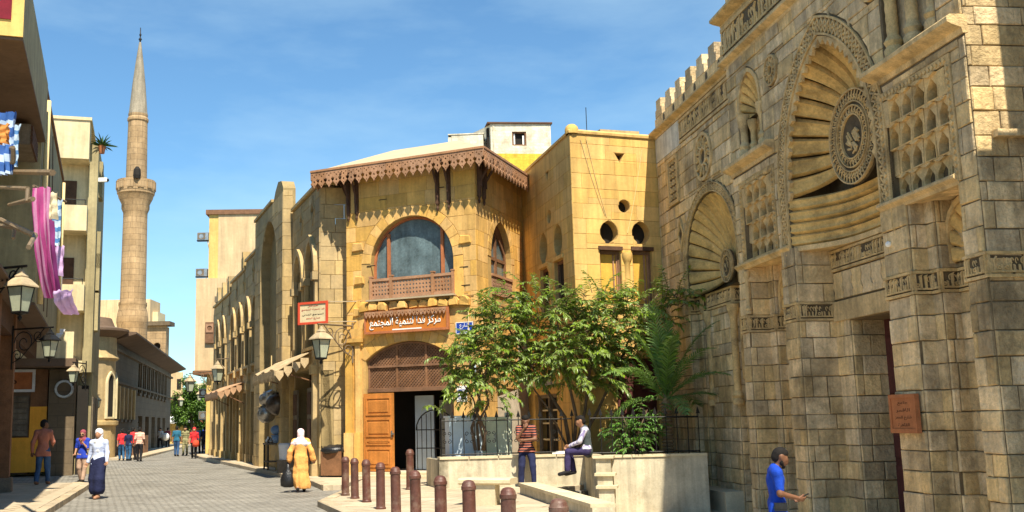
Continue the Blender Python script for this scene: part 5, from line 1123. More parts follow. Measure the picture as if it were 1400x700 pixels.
# string mouldings
def mould(u0, u1, z, h=.24, out=.2, y=0.0, m='carved'):
    v, f = strip([(u0, y), (u1, y)], [(-.05, z), (.03, z), (.05, z + h * .3), (out * .7, z + h * .45), (out, z + h * .6), (out, z + h * .85), (out * .8, z + h), (-.05, z + h)]); Mf.put(MB().add(v, f), 'moulding', m)
mould(6.42, 8.9, 7.12, .28, .24); mould(13.02, END + .02, 7.12, .28, .26); mould(12.95, 15.2, 4.98, .16, .12); mould(6.45, 9.3, 4.95, .14, .1)
mould(0, 6.5, 9.82, .2, .22, LD); mould(6.42, END + .1, 9.72, .2, .2)
# top lettering bands, parapet and merlons
band([(2.2, LD), (6.45, LD)], 9.12, 9.78, .04, 200); band([(6.44, -.02), (END, -.02)], 9.94, 10.74, .05, 210)
Mf.put(MB().box((6.44, .03, 9.9), (END, .6, 10.76)), 'upper_course', 'mosque'); mould(6.35, END + .1, 10.76, .26, .3)
Mf.put(MB().box((.02, LD - .03, 9.1), (2.18, LD + .2, 9.8)), 'plain_course', 'patch')
Mf.put(MB().box((0, LD + .0, 10.02), (6.4, LD + .35, 10.42)), 'parapet', 'mosque')
for k in range(7):
    u = .12 + k * .9; m_ = MB().add(*plate([(u, 10.42), (u + .62, 10.42), (u + .62, 10.66), (u + .52, 10.66), (u + .52, 10.94), (u + .1, 10.94), (u + .1, 10.66), (u, 10.66)], [], LD - .01, LD + .36))
    m_.v = [(x + rng.uniform(-.015, .015), y, z + rng.uniform(-.015, .015)) for x, y, z in m_.v]; o = Mf.put(m_, 'merlon', 'mosque')
    if k < 7: Mf.put(MB().add(*plate(pointed(u + .68, u + .82, 10.1, 10.28, 10.38, 3), [], LD - .012, LD + .05)), 'slot', 'carved_dark', o)
for (u, w, h) in ((6.5, .5, .42), (7.15, .7, .25), (8.4, .6, .5), (9.6, 1.1, .22), (11.5, .8, .3), (13.4, 1.2, .26)):
    b = MB().box((u, .05, 11.02), (u + w, .5, 11.02 + h), .03); Mf.put(b, 'loose_coping_stone', 'mosque')
# roundels, carved panel and lozenge on the left wing, spandrel roundels
def roundel(c, r, y, seed):
    o = Mf.put(MB().ring_y(c, r * .86, r, y - .05, y + .05, 28).ring_y(c, r * .3, r * .4, y - .045, y + .03, 16), 'roundel', 'carved'); Mf.put(MB().add(*plate(disc(c, r * .95, 24), [], y + .01, y + .05)), 'sunk_ground', 'carved_dark', o)
    q = MB(); n = 12
    for k in range(n):
        a = 2 * pi * k / n; q.tube([(c[0] + r * .38 * cos(a), y - .02, c[1] + r * .38 * sin(a)), (c[0] + r * .64 * cos(a + .2), y - .03, c[1] + r * .64 * sin(a + .2)), (c[0] + r * .88 * cos(a), y - .02, c[1] + r * .88 * sin(a))], r * .05, 5)
        q.ring_y((c[0] + r * .66 * cos(a), c[1] + r * .66 * sin(a)), r * .06, r * .12, y - .03, y + .02, 8)
    Mf.put(q, 'carving', 'carved', o)
roundel((3.98, 8.3), .63, LD - .02, 1); roundel((9.0, 8.85), .33, -.02, 2); roundel((13.2, 8.95), .33, -.02, 3)
o = Mf.put(MB().add(*plate(rect(1.02, 1.93, 7.57, 8.93), [rect(1.12, 1.83, 7.67, 8.83)], LD - .06, LD + .05)), 'carved_panel', 'carved'); Mf.put(MB().box((1.05, LD, 7.6), (1.9, LD + .06, 8.9)), 'sunk_ground', 'carved_dark', o)
q = MB()
for i in range(3):
    for j in range(6): q.ring_y((1.24 + i * .235, 7.8 + j * .2), .05, .085, LD - .04, LD + .03, 8)
Mf.put(q, 'carving', 'carved', o)
o = Mf.put(MB().add(*plate([(1.64, 6.65), (1.9, 6.17), (2.16, 6.65), (1.9, 7.13)], [[(1.72, 6.65), (1.9, 6.32), (2.08, 6.65), (1.9, 6.98)]], LD - .06, LD + .05)), 'lozenge', 'carved'); Mf.put(MB().add(*plate([(1.66, 6.65), (1.9, 6.2), (2.14, 6.65), (1.9, 7.1)], [], LD - .01, LD + .05)).ring_y((1.9, 6.65), .05, .09, LD - .05, LD, 8), 'sunk_ground', 'carved_dark', o)
# framed dado under the blind niche
for (a, b) in ((2.65, 3.15), (4.95, 5.5)):
    Mf.put(MB().add(*plate(rect(a, b, 2.6, 4.3), [rect(a + .1, b - .1, 2.7, 4.2)], .52, .62)), 'dado_frame', 'carved')
colonnette(3.2, .40, 2.0, 4.4, .09); colonnette(4.9, .40, 2.0, 4.4, .09); colonnette(6.86, .02, 3.95, 4.9, .05)
# end wall facing the camera
Ew = [(END, 0), (END, 5.0)]
mk('end_wall', [(END, 0, -.62), (END, 5, -.62), (END, 5, 11), (END, 0, 11)], [(0, 1, 2, 3)], 'mosque_mortar', mq)
masonry(pool, (END, 0), pi / 2, 0, 3.2, -.62, 10.9, HT, (.4, .85), gap=.014, proud=.022, jit=.008, rng=rng)
MB().box((0, -.16, 5.55), (1.0, .02, 5.65)).build('ledge', 'mosque', mq, loc=(END, .25, 0), rot=(0, 0, pi / 2)); band([(END, -.0), (END, 3.0)], 3.55, 3.92, .05, 240)
emit_blocks(mq, pool, 'mosque', bevel=.015, chip=.006)
Mf.put(MB().box((0, 1.56, -.62), (END - .03, 9, 9.8)), 'core', 'mosque_mortar')  # unseen body behind the front, added for shadows and to stop light leaks
Mf.put(MB().box((2.0, -.05, -.6), (4.9, .6, -.02), .02), 'bench_ledge', 'coping')
# small lamp fitting on the right pier
Mf.put(MB().ball((13.12, -.05, 4.45), .05, 8, 6), 'spot_lamp', 'white')
# terracotta plaque leaning on the pier
pq = empty('notice_plaque', mq.location, mq.rotation_euler.z, 'terracotta notice plaque fixed beside the dark mosque door', 'sign')
MB().box((12.88, -.12, 1.43), (13.62, -.05, 1.98)).build('board', 'plaque', pq); MB().add(*plate(rect(12.85, 13.65, 1.40, 2.01), [rect(12.91, 13.59, 1.47, 1.95)], -.135, -.06)).build('frame', 'plaque', pq)
for k, (t_, w) in enumerate((('جامع', .3), ('الاقمر', .42), ('شارع المعز', .5), ('القاهرة', .34))): lettering('lettering', arabic(t_), w, 'ink', pq, (13.25, 1.87 - k * .115), -.121, .002, h=.07)
# neighbouring house outside the frame, its walls shaped to shade the mosque's end wall
M['neighbour'] = mat('neighbour_stone', (0.52, 0.38, 0.18), var=0.22, scale=1.5, bump=1.0, bscale=12, joints=(0.36, 0.8, 0.45), stain=(0.2, 0.15, 0.08), stain_amt=0.6, stain_scale=0.7)
nb = empty('neighbour_house', mq.location, mq.rotation_euler.z, 'plain stone house outside the frame, shaped to shade the mosque end wall', 'building')
MB().box((17.6, 1.0, -.6), (18.3, 9, 16)).build('tall_shading_wall', 'neighbour', nb); MB().box((17.62, .3, -.6), (18.28, 1.0, 8.6)).build('wall', 'neighbour', nb); MB().box((18.3, .3, -.6), (26, 9, 8.0)).build('wall', 'neighbour', nb)
# ================================================================== left side of the street
rng = random.Random(61)
FA = Vector(col2(82, 330, 37.0)); da = Vector((.32, -1)).normalized()       # towards the camera
def PA(Y): return FA + da * ((FA.y - Y) / -da.y) if False else FA + da * ((FA.y - Y) / (-da.y))
la = empty('laundry_house', (FA.x, FA.y, 0), atan2(da.y, da.x) + pi, 'olive plastered house with overhanging upper floors and laundry, at the left edge', 'building')
# local frame: x runs away from the camera along the facade (0 at the far corner), y points away from the street
def LA(Y): return (PA(Y) - FA).length
u26, u20 = -LA(26.2), -LA(19.0)
def lbox(name, x0, x1, y0, y1, z0, z1, m, par=None): return MB().box((x0, y0, z0), (x1, y1, z1)).build(name, m, par or la)
nL = la.rotation_euler.z
# the house's outward side (street) is local -y when x runs away from the camera and the house lies on the left
sgn = 1
fw = MB().add(*plate(rect(u26, 0, 4.9, 10.6), [], 0, 6)).build('upper_wall', 'olive', la)
lbox('roof_edge', u20 - .1, .06, -.06, 6, 10.6, 10.72, 'brown_wood')
tw = rect(u20 + 1.0, u20 + 2.4, 10.4, 12.4)
MB().add(*plate(rect(u20, u26, 9.1, 10.6), [], -.1, 6)).build('top_storey', 'olive', la)
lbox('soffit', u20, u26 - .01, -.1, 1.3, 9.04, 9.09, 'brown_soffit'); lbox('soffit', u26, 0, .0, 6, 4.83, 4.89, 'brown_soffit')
lbox('sunlit_end_face', u20 - .04, u20 - .005, -.1, 6, 9.1, 10.6, 'ochre')  # ochre skin paints the sunlit end brighter than the olive walls
M['c_crimson'] = mat('crimson_curtain', (.16, .008, .02), var=.2, scale=4)
cw = lbox('red_curtain', u20 - .07, u20 - .042, .12, .5, 9.42, 10.4, 'c_crimson')
lbox('pink_wall', u20, u26, 1.25, 6, 4.9, 9.04, 'beige'); lbox('soffit', u20, u26 - .01, .2, 6, 4.83, 4.89, 'brown_soffit')
for x in (u20 + 1.4, u20 + 4.2, u26 + 2.6):
    o = MB().add(*plate(rect(x, x + 1.2, 6.0, 7.9), [rect(x + .09, x + 1.11, 6.09, 7.81)], 1.18 if x < u26 else -.05, 1.26 if x < u26 else .02)).build('window', 'brown_wood', la)
    y = 1.2 if x < u26 else -.02
    for k in range(9): MB().box((x + .1, y - .015, 6.12 + k * .185), (x + 1.1, y + .02, 6.26 + k * .185)).build('slat', 'grey_wood', o)
o = lbox('vent_hood', u26 - 2.2, u26 - .4, .1, .9, 8.4, 8.9, 'grey_wood')
for k in range(4): MB().box((u26 - 2.22, .05, 8.42 + k * .12), (u26 - .38, .1, 8.5 + k * .12)).build('slat', 'dark_wood', o)
for (x, r, z0, z1) in ((u26 + .45, .07, 4.9, 10.3), (-1.1, .06, 5.0, 10.3)): MB().tube([(x, -.1, z0), (x, -.1, z1)], r, 8).build('drain_pipe', 'pipe', la, smooth=True)
for k in range(3): MB().tube([(u26 + 1.2 + k * 1.6, -.02, 10.4), (u26 + 1.5 + k * 1.7, -.04, 8.6), (u26 + 1.1 + k * 1.9, -.02, 6.4), (u26 + 1.6 + k * 1.6, -.03, 5)], .012, 4).build('cable', 'dark_wood', la)
# ground-floor shop under the overhang
pst = la.matrix_basis.inverted() @ Vector((-11.72, 27.9, 0)); xp = pst.x
lbox('shop_wall', u20 - 6, xp - .3, pst.y + .9, 7, -.1, 4.83, 'ochre'); lbox('rear_wall', xp - .3, -.1, pst.y + 3.2, 7, -.1, 4.83, 'olive')
for x in (xp - 4.2, xp): lbox('shop_post', x - .2, x + .2, pst.y - .2, pst.y + .2, .5, 4.83, 'brown_wood'); lbox('post_base', x - .27, x + .27, pst.y - .27, pst.y + .27, .12, .5, 'grey_wood')
lbox('shop_beam', u20 - 6, -.1, pst.y - .15, pst.y + .15, 4.2, 4.8, 'dark_wood')
o = lbox('shop_shutter', u20 - 5, xp - .5, pst.y + .75, pst.y + .85, .2, 3.6, 'grey_wood')
for k in range(8): MB().box((u20 - 5, pst.y + .7, .3 + k * .4), (xp - .55, pst.y + .75, .64 + k * .4)).build('slat', 'dark_wood', o)
lw2 = la.matrix_basis
def Lw(x, y, z): return la.matrix_basis @ Vector((x, y, z))
# ---- laundry on racks
def cloth(name, label, x, y, z, w, h, m, ang=0.0, sway=0.0, group='laundry hanging from the left house', seed=0, taper=1.0):
    r = random.Random(seed); n, k = 10, 14; v = []; f = []; ph = r.uniform(0, 6)
    for j in range(k + 1):
        t = j / k
        for i in range(n + 1):
            s = i / n - .5; ww = w * (1 - (1 - taper) * t); fold = .05 * sin(s * 15 + ph + t * 1.3 + .8 * sin(t * 5 + ph)) * (.4 + .6 * t) + .025 * sin(s * 31 + ph * 2 + t * 4) + .012 * sin(s * 57 + t * 17 + ph)
            v.append((s * ww * (1 - .12 * t), fold + sway * t * t, -h * t - .03 * abs(sin(s * 9 + ph)) * (1 - t)))
    for j in range(k):
        for i in range(n): a = j * (n + 1) + i; f.append((a, a + 1, a + n + 2, a + n + 1))
    nv = len(v); v += [(a, b + .012, c) for a, b, c in v]; f += [tuple(q + nv for q in reversed(g)) for g in f]
    p = Lw(x, y, z); o = mk(name, v, f, m, None, True, (p.x, p.y, p.z), (0, 0, la.rotation_euler.z + ang)); tag(o, label, 'laundry', group); return o
def cm(n, c, st=None, tr=.25): return mat(n, c, rough=.8, var=.12, scale=4, bump=0, trans=tr, stripes=st)
M['c_pink'] = cm('magenta_cloth', (.60, .10, .34), ((.72, .34, .56), 0, .06, .45), .4); M['c_purple'] = cm('purple_cloth', (.34, .06, .26), None, .4); M['c_lilac'] = cm('lilac_cloth', (.62, .42, .66)); M['c_blue'] = cm('blue_patterned_cloth', (.05, .14, .42), ((.5, .62, .8), 2, .23, .45)); M['c_sky'] = cm('pale_blue_striped_cloth', (.55, .68, .80), ((.10, .25, .5), 2, .17, .4)); M['c_white'] = cm('white_cloth', (.80, .80, .82)); M['c_cream'] = cm('cream_cloth', (.7, .62, .42)); M['c_orange'] = cm('orange_cloth', (.6, .25, .06))
def Lp(px, py, off):
    """place on the house's front at a distance off out from the wall"""
    n_ = Vector((-da.y, da.x)); n_ = n_ if n_.x > 0 else -n_; a = FA + n_ * off; r = ray(px, py); nn = n_
    t = (a.x * nn.x + a.y * nn.y) / (r[0] * nn.x + r[1] * nn.y); p = Vector((r[0] * t, r[1] * t, CAMH + r[2] * t)); return la.matrix_basis.inverted() @ p
def hang(name, label, px0, py0, px1, py1, off, m, seed, ang=radians(70), sway=0, taper=1.0):
    a = Lp(px0, py0, off); k = FPX / (la.matrix_basis @ a).y; w = max(.25, (px1 - px0) / k * 1.15); h = (py1 - py0) / k
    c = Lp((px0 + px1) / 2, py0, off); return cloth(name, label, c.x, c.y, c.z, w, h, m, ang, sway, seed=seed, taper=taper)
hang('hanging_cloth', 'long magenta striped sheet, longest of the hanging laundry', 47, 255, 66, 420, .9, 'c_pink', 1, sway=-.5, taper=.8)
hang('hanging_cloth', 'dark purple sheet beside the magenta one', 56, 300, 70, 414, .95, 'c_purple', 2, sway=-.35)
hang('hanging_cloth', 'pale lilac striped cloth at the lower end of the laundry', 76, 395, 97, 432, 1.3, 'c_lilac', 3, sway=-.3)
hang('hanging_cloth', 'pale blue striped cloth on the laundry rack', 67, 272, 84, 345, 1.0, 'c_sky', 4)
hang('hanging_cloth', 'lilac shirt below the pale blue striped cloth', 72, 335, 84, 382, 1.0, 'c_lilac', 5)
hang('hanging_cloth', 'small cream cloth between the magenta and blue laundry', 62, 262, 74, 304, .97, 'c_cream', 6)
hang('hanging_cloth', 'blue patterned cloth hung high at the left edge', 2, 152, 22, 250, .5, 'c_blue', 7, ang=radians(60)); hang('hanging_cloth', 'pale blue cloth behind the blue patterned one', 12, 170, 27, 235, .3, 'c_sky', 8, ang=radians(60))
hang('hanging_cloth', 'orange cloth at the far left edge of the laundry', -3, 168, 6, 200, .6, 'c_orange', 9, ang=radians(60))
rk = empty('laundry_rack', la.location, la.rotation_euler.z, 'rusty metal laundry racks jutting from the left house', 'rack')
def rod(px0, py0, o0, px1, py1, o1, r=.03, m='bronze_iron', nm='rod'):
    a, b = Lp(px0, py0, o0), Lp(px1, py1, o1); MB().tube([a, b], r, 6).build(nm, m, rk)
for q in ((20, 235, .05, 72, 236, 1.0, .05), (2, 256, .3, 38, 258, .9, .03), (38, 258, .9, 37, 275, .9, .025), (0, 300, .3, 48, 322, 1.0, .035), (48, 322, 1.0, 39, 338, 1.0, .03), (0, 308, .2, 20, 312, .6, .03), (20, 312, .6, 18, 326, .6, .025), (12, 280, .1, 45, 272, 1.0, .03), (46, 254, .8, 90, 276, 1.1, .02), (2, 206, .3, 18, 202, .6, .03), (18, 202, .6, 18, 222, .6, .03), (2, 222, .3, 18, 222, .6, .03)): rod(*q)
# ---- cream house with balconies
bB = Vector(col2(128, 430, 41.0)); hb = empty('balcony_house', (bB.x, bB.y, 0), radians(16), 'cream balcony house with an orange shop at street level', 'building')
def hbx(name, a, b, m, par=None): return MB().box(a, b).build(name, m, par or hb)
hbx('wall', (-6, 0, 3.9), (-.35, 6, 13.2), 'cream'); hbx('street_wall', (-.35, -.3, 3.9), (0, 6, 13.0), 'olive')
for (z, h, x0) in ((12.15, 1.55, -1.75), (9.3, 1.0, -1.75), (6.2, 1.0, -1.75)):
    b_ = hbx('balcony', (x0, -1.15, z), (-.32, 0, z + .14), 'cream'); hbx('parapet', (x0, -1.15, z + .14), (-.32, -1.03, z + h), 'cream', b_); hbx('side_panel', (-.45, -1.03, z + .14), (-.32, -.02, z + h), 'cream', b_)
    if z < 12: MB().tube([(x0, -1.1, z + h + .22), (-.38, -1.1, z + h + .22)], .02, 5).tube([(x0 + .5, -1.1, z + h), (x0 + .5, -1.1, z + h + .22)], .015, 5).tube([(-.4, -1.1, z + h), (-.4, -1.1, z + h + .22)], .015, 5).build('rail', 'iron', b_)
    d_ = hbx('balcony_door', (x0 + .25, -.05, z + .15), (x0 + .95, .02, min(z + 2.2, 13.1)), 'dark_wood')
hbx('roof_slab', (-6, -1.2, 13.7), (-.25, 6, 13.82), 'cream')
w_b = hbx('wide_balcony', (-5.2, -1.6, 4.35), (-.6, 0, 4.5), 'cream'); hbx('parapet', (-5.2, -1.6, 4.5), (-.6, -1.48, 5.35), 'cream', w_b); hbx('beam', (-5.3, -1.65, 4.05), (-.5, .05, 4.35), 'brown_soffit', w_b)
for (z, y) in ((11, -.55), (8.1, -.6), (7.2, -.55), (5.6, -.5)): hbx('shutter', (.0, .6, z), (.14, 1.5, z + 1.5), 'olive')
# ground floor: shop board, shutter, orange dado, plaster pillars
hbx('shop_wall', (-6, -.35, .1), (-2.15, .5, 3.98), 'brown_soffit'); hbx('orange_dado', (-6, -.42, .16), (-1.55, -.36, 1.45), 'orange'); hbx('orange_pier', (-2.15, -.415, 1.45), (-1.55, .3, 2.6), 'orange')
hbx('pier', (-2.15, -.4, 2.6), (-1.55, .3, 4.0), 'brown_wood')
o = hbx('shop_shutter', (-5.2, -.40, 1.5), (-2.2, -.36, 3.0), 'grey_wood')
for k in range(7): hbx('slat', (-5.15, -.43, 1.52 + k * .21), (-2.25, -.40, 1.70 + k * .21), 'grey_wood', o)
o = MB().add(*plate(rect(-4.6, -2.0, 3.15, 4.0), [rect(-4.5, -2.1, 3.25, 3.9)], -.52, -.44)).build('shop_board', 'c_white', hb); hbx('board_panel', (-4.5, -.46, 3.25), (-2.1, -.42, 3.9), 'red_wood', o)
lettering('lettering', arabic('مركز'), 1.3, 'ink', o, (-3.3, 3.56), -.462, .006, h=.4)
hbx('plaster_pier', (-1.5, -.5, 0), (-.55, .4, 4.0), 'stone_grey'); hbx('dark_doorway', (-.5, .1, 0), (-.1, .46, 3.4), 'dark'); hbx('ground_core', (-6, .5, 0), (0, 6, 3.95), 'olive')
for q in range(2): hbx('side_shop_door', (0, 1.0 + q * 2.6, .1), (.05, 2.9 + q * 2.6, 3.0), 'grey_wood')
MB().lathe([(.34, -.05), (.36, .0), (.34, .05), (.26, .05), (.26, -.05)], 18).build('round_vent', 'steel', hb, loc=(-.95, -.53, 3.25), rot=(pi / 2, 0, 0))
p_ = MB()
pl_ = empty('balcony_plant', hb.matrix_basis @ Vector((-.02, -.3, 13.2)), 0, 'spiky green plant on the roof edge of the cream house', 'plant')
q = MB(); rr = random.Random(4)
for k in range(34):
    a = rr.uniform(0, 2 * pi); e = rr.uniform(-.1, 1.3); L = rr.uniform(.45, .7); d = Vector((cos(a) * cos(e), sin(a) * cos(e), sin(e))); s = d.cross(Vector((0, 0, 1))).normalized() * .03
    q.add([Vector((.15, 0, -.3)) - s, Vector((.15, 0, -.3)) + s, Vector((.15, 0, -.3)) + d * L * .6 + s * .8, Vector((.15, 0, -.3)) + d * L - Vector((0, 0, .1)), Vector((.15, 0, -.3)) + d * L * .6 - s * .8], [(0, 1, 2, 3, 4)])
q.build('leaves', 'leaf_dark', pl_); MB().lathe([(.1, -.6), (.15, -.3), (.16, -.28)], 10).build('pot', 'plaque', pl_, loc=(.15, 0, 0))
cc = empty('security_camera', atY(141, 246, 41.0), 0, 'white security camera on the corner of the cream house', 'camera')
MB().cbox((0, 0, 0), (.34, .16, .16)).build('housing', 'white', cc); MB().tube([(-.15, 0, .02), (-.5, .1, .1)], .03, 6).build('arm', 'white', cc); MB().lathe([(.06, 0), (.06, .05)], 10).build('lens', 'dark', cc, loc=(.17, 0, -.01), rot=(0, pi / 2, 0))
wc = cloth('white_washing', 'white washing draped over the wide balcony of the cream house', 0, 0, 0, 2.6, .34, 'c_white', seed=12, group=None); wc.location = hb.matrix_basis @ Vector((-2.2, -1.68, 5.46)); wc.rotation_euler = (0, 0, radians(16))
bn = MB().box((0, -.01, 0), (.5, .03, 1.9)).build('banner', 'c_white'); bn.rotation_euler.z = radians(16); bn.location = hb.matrix_basis @ Vector((-1.62, -1.32, 6.6)); tag(bn, 'white printed banner hanging on the balconies of the cream house', 'banner')
# ---- grey school with the deep dark eave
C0 = Vector(col2(152, 560, 62)); C1_ = Vector(col2(233, 560, 101))
sc_ = face_root('grey_school', C0, C1_, 'dark grey stone school with deep eave and tall recessed windows', 'building')
Cf = Face(sc_, C0, C1_); CL = Cf.L
slots = [rect(u, u + .75, 2.3, 4.3) for u in [1.5 + k * 1.9 for k in range(5)]]; up = [rect(u, u + .9, 4.2, 6.3) for u in [13.0 + k * 2.8 for k in range(8)]]; sho = [rect(u, u + 2.6, .1, 2.6) for u in [13.5 + k * 4.6 for k in range(5)]]
Cf.wall(rect(0, CL, 0, 7.0), slots + up + sho, .5, 'stone_grey')
for s_ in slots + up:
    o = Cf.put(MB().box((s_[0][0], .4, s_[0][1]), (s_[1][0], .45, s_[2][1])), 'window', 'dark'); Cf.put(MB().box((s_[0][0] - .2, -.16, s_[0][1] - .18), (s_[1][0] + .2, .1, s_[0][1])), 'sill', 'stone_grey', o)
for s_ in slots: Cf.put(MB().box((s_[1][0] + .25, -.14, 2.3), (s_[1][0] + .8, .05, 4.3)), 'pilaster', 'arcade')
for s_ in up: Cf.put(MB().box((s_[1][0] + .4, -.1, 4.2), (s_[1][0] + 1.1, .05, 6.4)), 'pilaster', 'stone_grey')
for k, s_ in enumerate(sho): 
    o = Cf.put(MB().box((s_[0][0], .3, .1), (s_[1][0], .36, 2.6)), 'shop_door', 'steel' if k % 2 == 0 else 'dark_wood')
    for q in range(6): Cf.put(MB().box((s_[0][0] + .05, .26, .3 + q * .38), (s_[1][0] - .05, .3, .6 + q * .38)), 'slat', 'steel' if k % 2 == 0 else 'dark_wood', o)
Cf.put(MB().box((0, -.2, 6.35), (CL, .05, 6.5)), 'string_course', 'stone_grey'); Cf.put(MB().box((0, -.15, 4.45), (CL, .05, 4.58)) , 'string_course', 'stone_grey')
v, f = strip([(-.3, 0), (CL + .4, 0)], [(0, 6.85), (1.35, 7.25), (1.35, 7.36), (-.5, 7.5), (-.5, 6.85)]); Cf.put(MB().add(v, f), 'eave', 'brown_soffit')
Cf.put(MB().box((4, .6, 7.4), (CL, 12, 8.1)), 'roof_storey', 'ochre'); Cf.put(MB().box((0, .5, 0), (CL, 10, 7.0)), 'core', 'stone_grey')
# rounded fountain corner of the school
rc = MB(); 
def rlathe(prof, n=18): 
    m = MB().lathe(prof, n); return m
cx_ = -.9
o = rlathe([(1.4, 0), (1.4, 1.9), (1.55, 1.95), (1.55, 2.15), (1.3, 2.2), (1.3, 5.6), (1.5, 5.75), (1.35, 6.0), (1.3, 7.0)]); o.v = [(x + cx_, y + 1.0, z) for x, y, z in o.v]; rb = o.build('round_bay', 'arcade', sc_, smooth=40)
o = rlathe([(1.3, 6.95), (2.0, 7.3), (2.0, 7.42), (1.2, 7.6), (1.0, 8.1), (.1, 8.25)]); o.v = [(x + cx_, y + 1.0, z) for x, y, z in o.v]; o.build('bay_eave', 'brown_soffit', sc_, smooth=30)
for a in (-120, -65, 170):
    a = radians(a); w = MB().add(*plate(pointed(-.36, .36, 2.3, 4.3, 5.0, 5), [pointed(-.28, .28, 2.4, 4.3, 4.88, 5)], -.1, .1)); q = (cx_ + 1.3 * cos(a), 1.0 + 1.3 * sin(a))
    o = w.build('window', 'cream', sc_, loc=(q[0], q[1], 0), rot=(0, 0, a + pi / 2)); MB().add(*plate(pointed(-.3, .3, 2.35, 4.3, 4.92, 5), [], .0, .06)).build('grille', 'dark', o)
# iron railing before the school
fc_ = empty('school_railing', sc_.location, sc_.rotation_euler.z, 'low wooden railing along the grey school', 'railing')
for k in range(16): MB().box((-.6 + k * .75, -1.0, .1), (-.15 + k * .75, -.92, 1.25)).build('panel', 'brown_wood', fc_)
cp_ = [tuple(C0 + Vector((2.2, -3))), tuple(C1_ + Vector((2.0, 0)))]
k_ = tag(MB().prism_z([cp_[0], cp_[1], tuple(C1_ + Vector((-1, 0))), tuple(C0 + Vector((-2, -3)))], -.02, .11).build('school_pavement', 'paving'), kind='structure'); kerb(k_, cp_[::-1], .122, ln=1.4)
# ---- minaret
mY = 88.0; mp_ = atY(181, 437, mY); ks = FPX / mY
mn_ = empty('tall_minaret', (mp_[0], mp_[1], 8.0), 0, 'slender round stone minaret with balcony and pointed grey cone', 'minaret')
def zz(py): return atY(185, py, mY)[2] - 8.0
def pr(*pts): return [(r / ks, zz(y)) for r, y in pts]
MB().lathe([(1.3, -1)] + pr((20, 460), (20, 446), (21, 442), (21, 436), (20, 428), (18, 421), (19, 418), (19, 414)), 24).build('base', 'minaret', mn_, smooth=35)
MB().lathe(pr((17.2, 414), (16.8, 350), (16.3, 300), (16.4, 292), (19, 286), (19, 280), (23, 272), (24, 268), (25.5, 266), (25.5, 262)), 24).build('shaft', 'minaret', mn_, smooth=30)
MB().lathe(pr((26, 263), (26, 248), (24.5, 248), (24.5, 260)), 24).build('balcony', 'minaret', mn_, smooth=30)
for k in range(12):
    a = 2 * pi * k / 12; MB().cbox((26 / ks * cos(a), 26 / ks * sin(a), zz(255)), (.12, .5, .7), a).build('balcony_panel', 'minaret', mn_)
MB().lathe(pr((14.5, 262), (14, 220), (13.2, 168), (14.5, 166), (14.5, 163), (13, 161), (13.6, 157)), 24).build('upper_shaft', 'minaret', mn_, smooth=30)
MB().lathe(pr((13.4, 158), (12.4, 152), (9, 115), (5, 82), (1.5, 58)), 20).build('cone', 'lead', mn_, smooth=30)
MB().lathe(pr((1.2, 60), (1.2, 56), (2.6, 54), (1.0, 52), (.8, 50), (1.8, 48), (.8, 46), (.6, 38)), 8).build('finial', 'iron', mn_, smooth=True)
MB().lathe([(.28, 0), (.34, .3), (.3, .8), (.12, 1.05)], 8).build('loudspeaker', 'dark', mn_, loc=(.5, -1.5, zz(250)))
# ---- blocks behind the school
bk = empty('ochre_block', (*col2(128, 420, 114), 0), 0, 'plain ochre block behind the minaret base', 'building')
MB().box((-2, 0, 0), (6.2, 4, 15.7)).build('wall', 'beige', bk); MB().box((-2, -1.5, 0), (4.9, 0, 12.7)).build('lower_wall', 'cream', bk); MB().box((6.2, 1, 0), (6.8, 4, 14.4)).build('wall', 'cream', bk)
for (x, z) in ((.3, 13.2), (3.0, 13.2), (5.1, 14.7)): MB().box((x, -.1, z), (x + .6, .0, z + .45)).build('window', 'dark', bk)
mb_ = empty('domed_hall', (*col2(197, 470, 104), 0), 0, 'ochre stone hall with two round windows beside the minaret', 'building')
ri = [disc((.35, 9.9), .36, 10), disc((1.3, 9.75), .36, 10)]
v, f = plate(rect(-1, 2.15, 0, 11.8), ri, 0, .4); mk('wall', v, f, 'minaret', mb_); MB().box((-1, .4, 0), (2.1, 1.4, 11.7)).build('core', 'minaret', mb_); MB().box((-.2, .34, 9.3), (1.8, .39, 10.4)).build('window_back', 'dark', mb_); MB().box((-1.2, -.35, 11.8), (2.6, 1.6, 12.2)).build('cornice', 'stone_grey', mb_)
for c in ((.35, 9.9), (1.3, 9.75)): MB().ring_y(c, .36, .46, -.06, .1, 14).build('window_ring', 'minaret', mb_)
eb = empty('end_house', (*col2(235, 560, 124), 0), radians(14), 'narrow tan house closing the left side of the street', 'building')
MB().box((-1, 0, 0), (1.2, 2, 8.2)).build('wall', 'beige', eb); MB().box((-.2, -.8, 4.2), (1.35, 0, 5.1)).build('balcony', 'brown_wood', eb); MB().box((.0, -.08, .2), (1.1, .0, 3.6)).build('shopfront', 'dark', eb)
for z in (2, 6): MB().box((.5, -.06, z + .2), (1.0, .02, z + 1.4)).build('window', 'dark', eb)
fb = empty('far_flats', (*col2(312, 560, 190), 0), 0, 'pale far block of flats seen above the distant tree', 'building')
MB().box((-7, 0, 0), (2, 10, 9.6)).build('wall', 'cream', fb); MB().box((-3.5, 0, 9.6), (2, 8, 12.5)).build('upper_wall', 'beige', fb)
for k in range(4): MB().box((-7 + k * 2.1, -.1, 5.6), (-5.9 + k * 2.1, 0, 7.4)).build('window', 'dark', fb)
kk = empty('market_kiosk', (*col2(268, 585, 118), 0), 0, 'low market kiosk with a terracotta and white roof at the street end', 'kiosk')
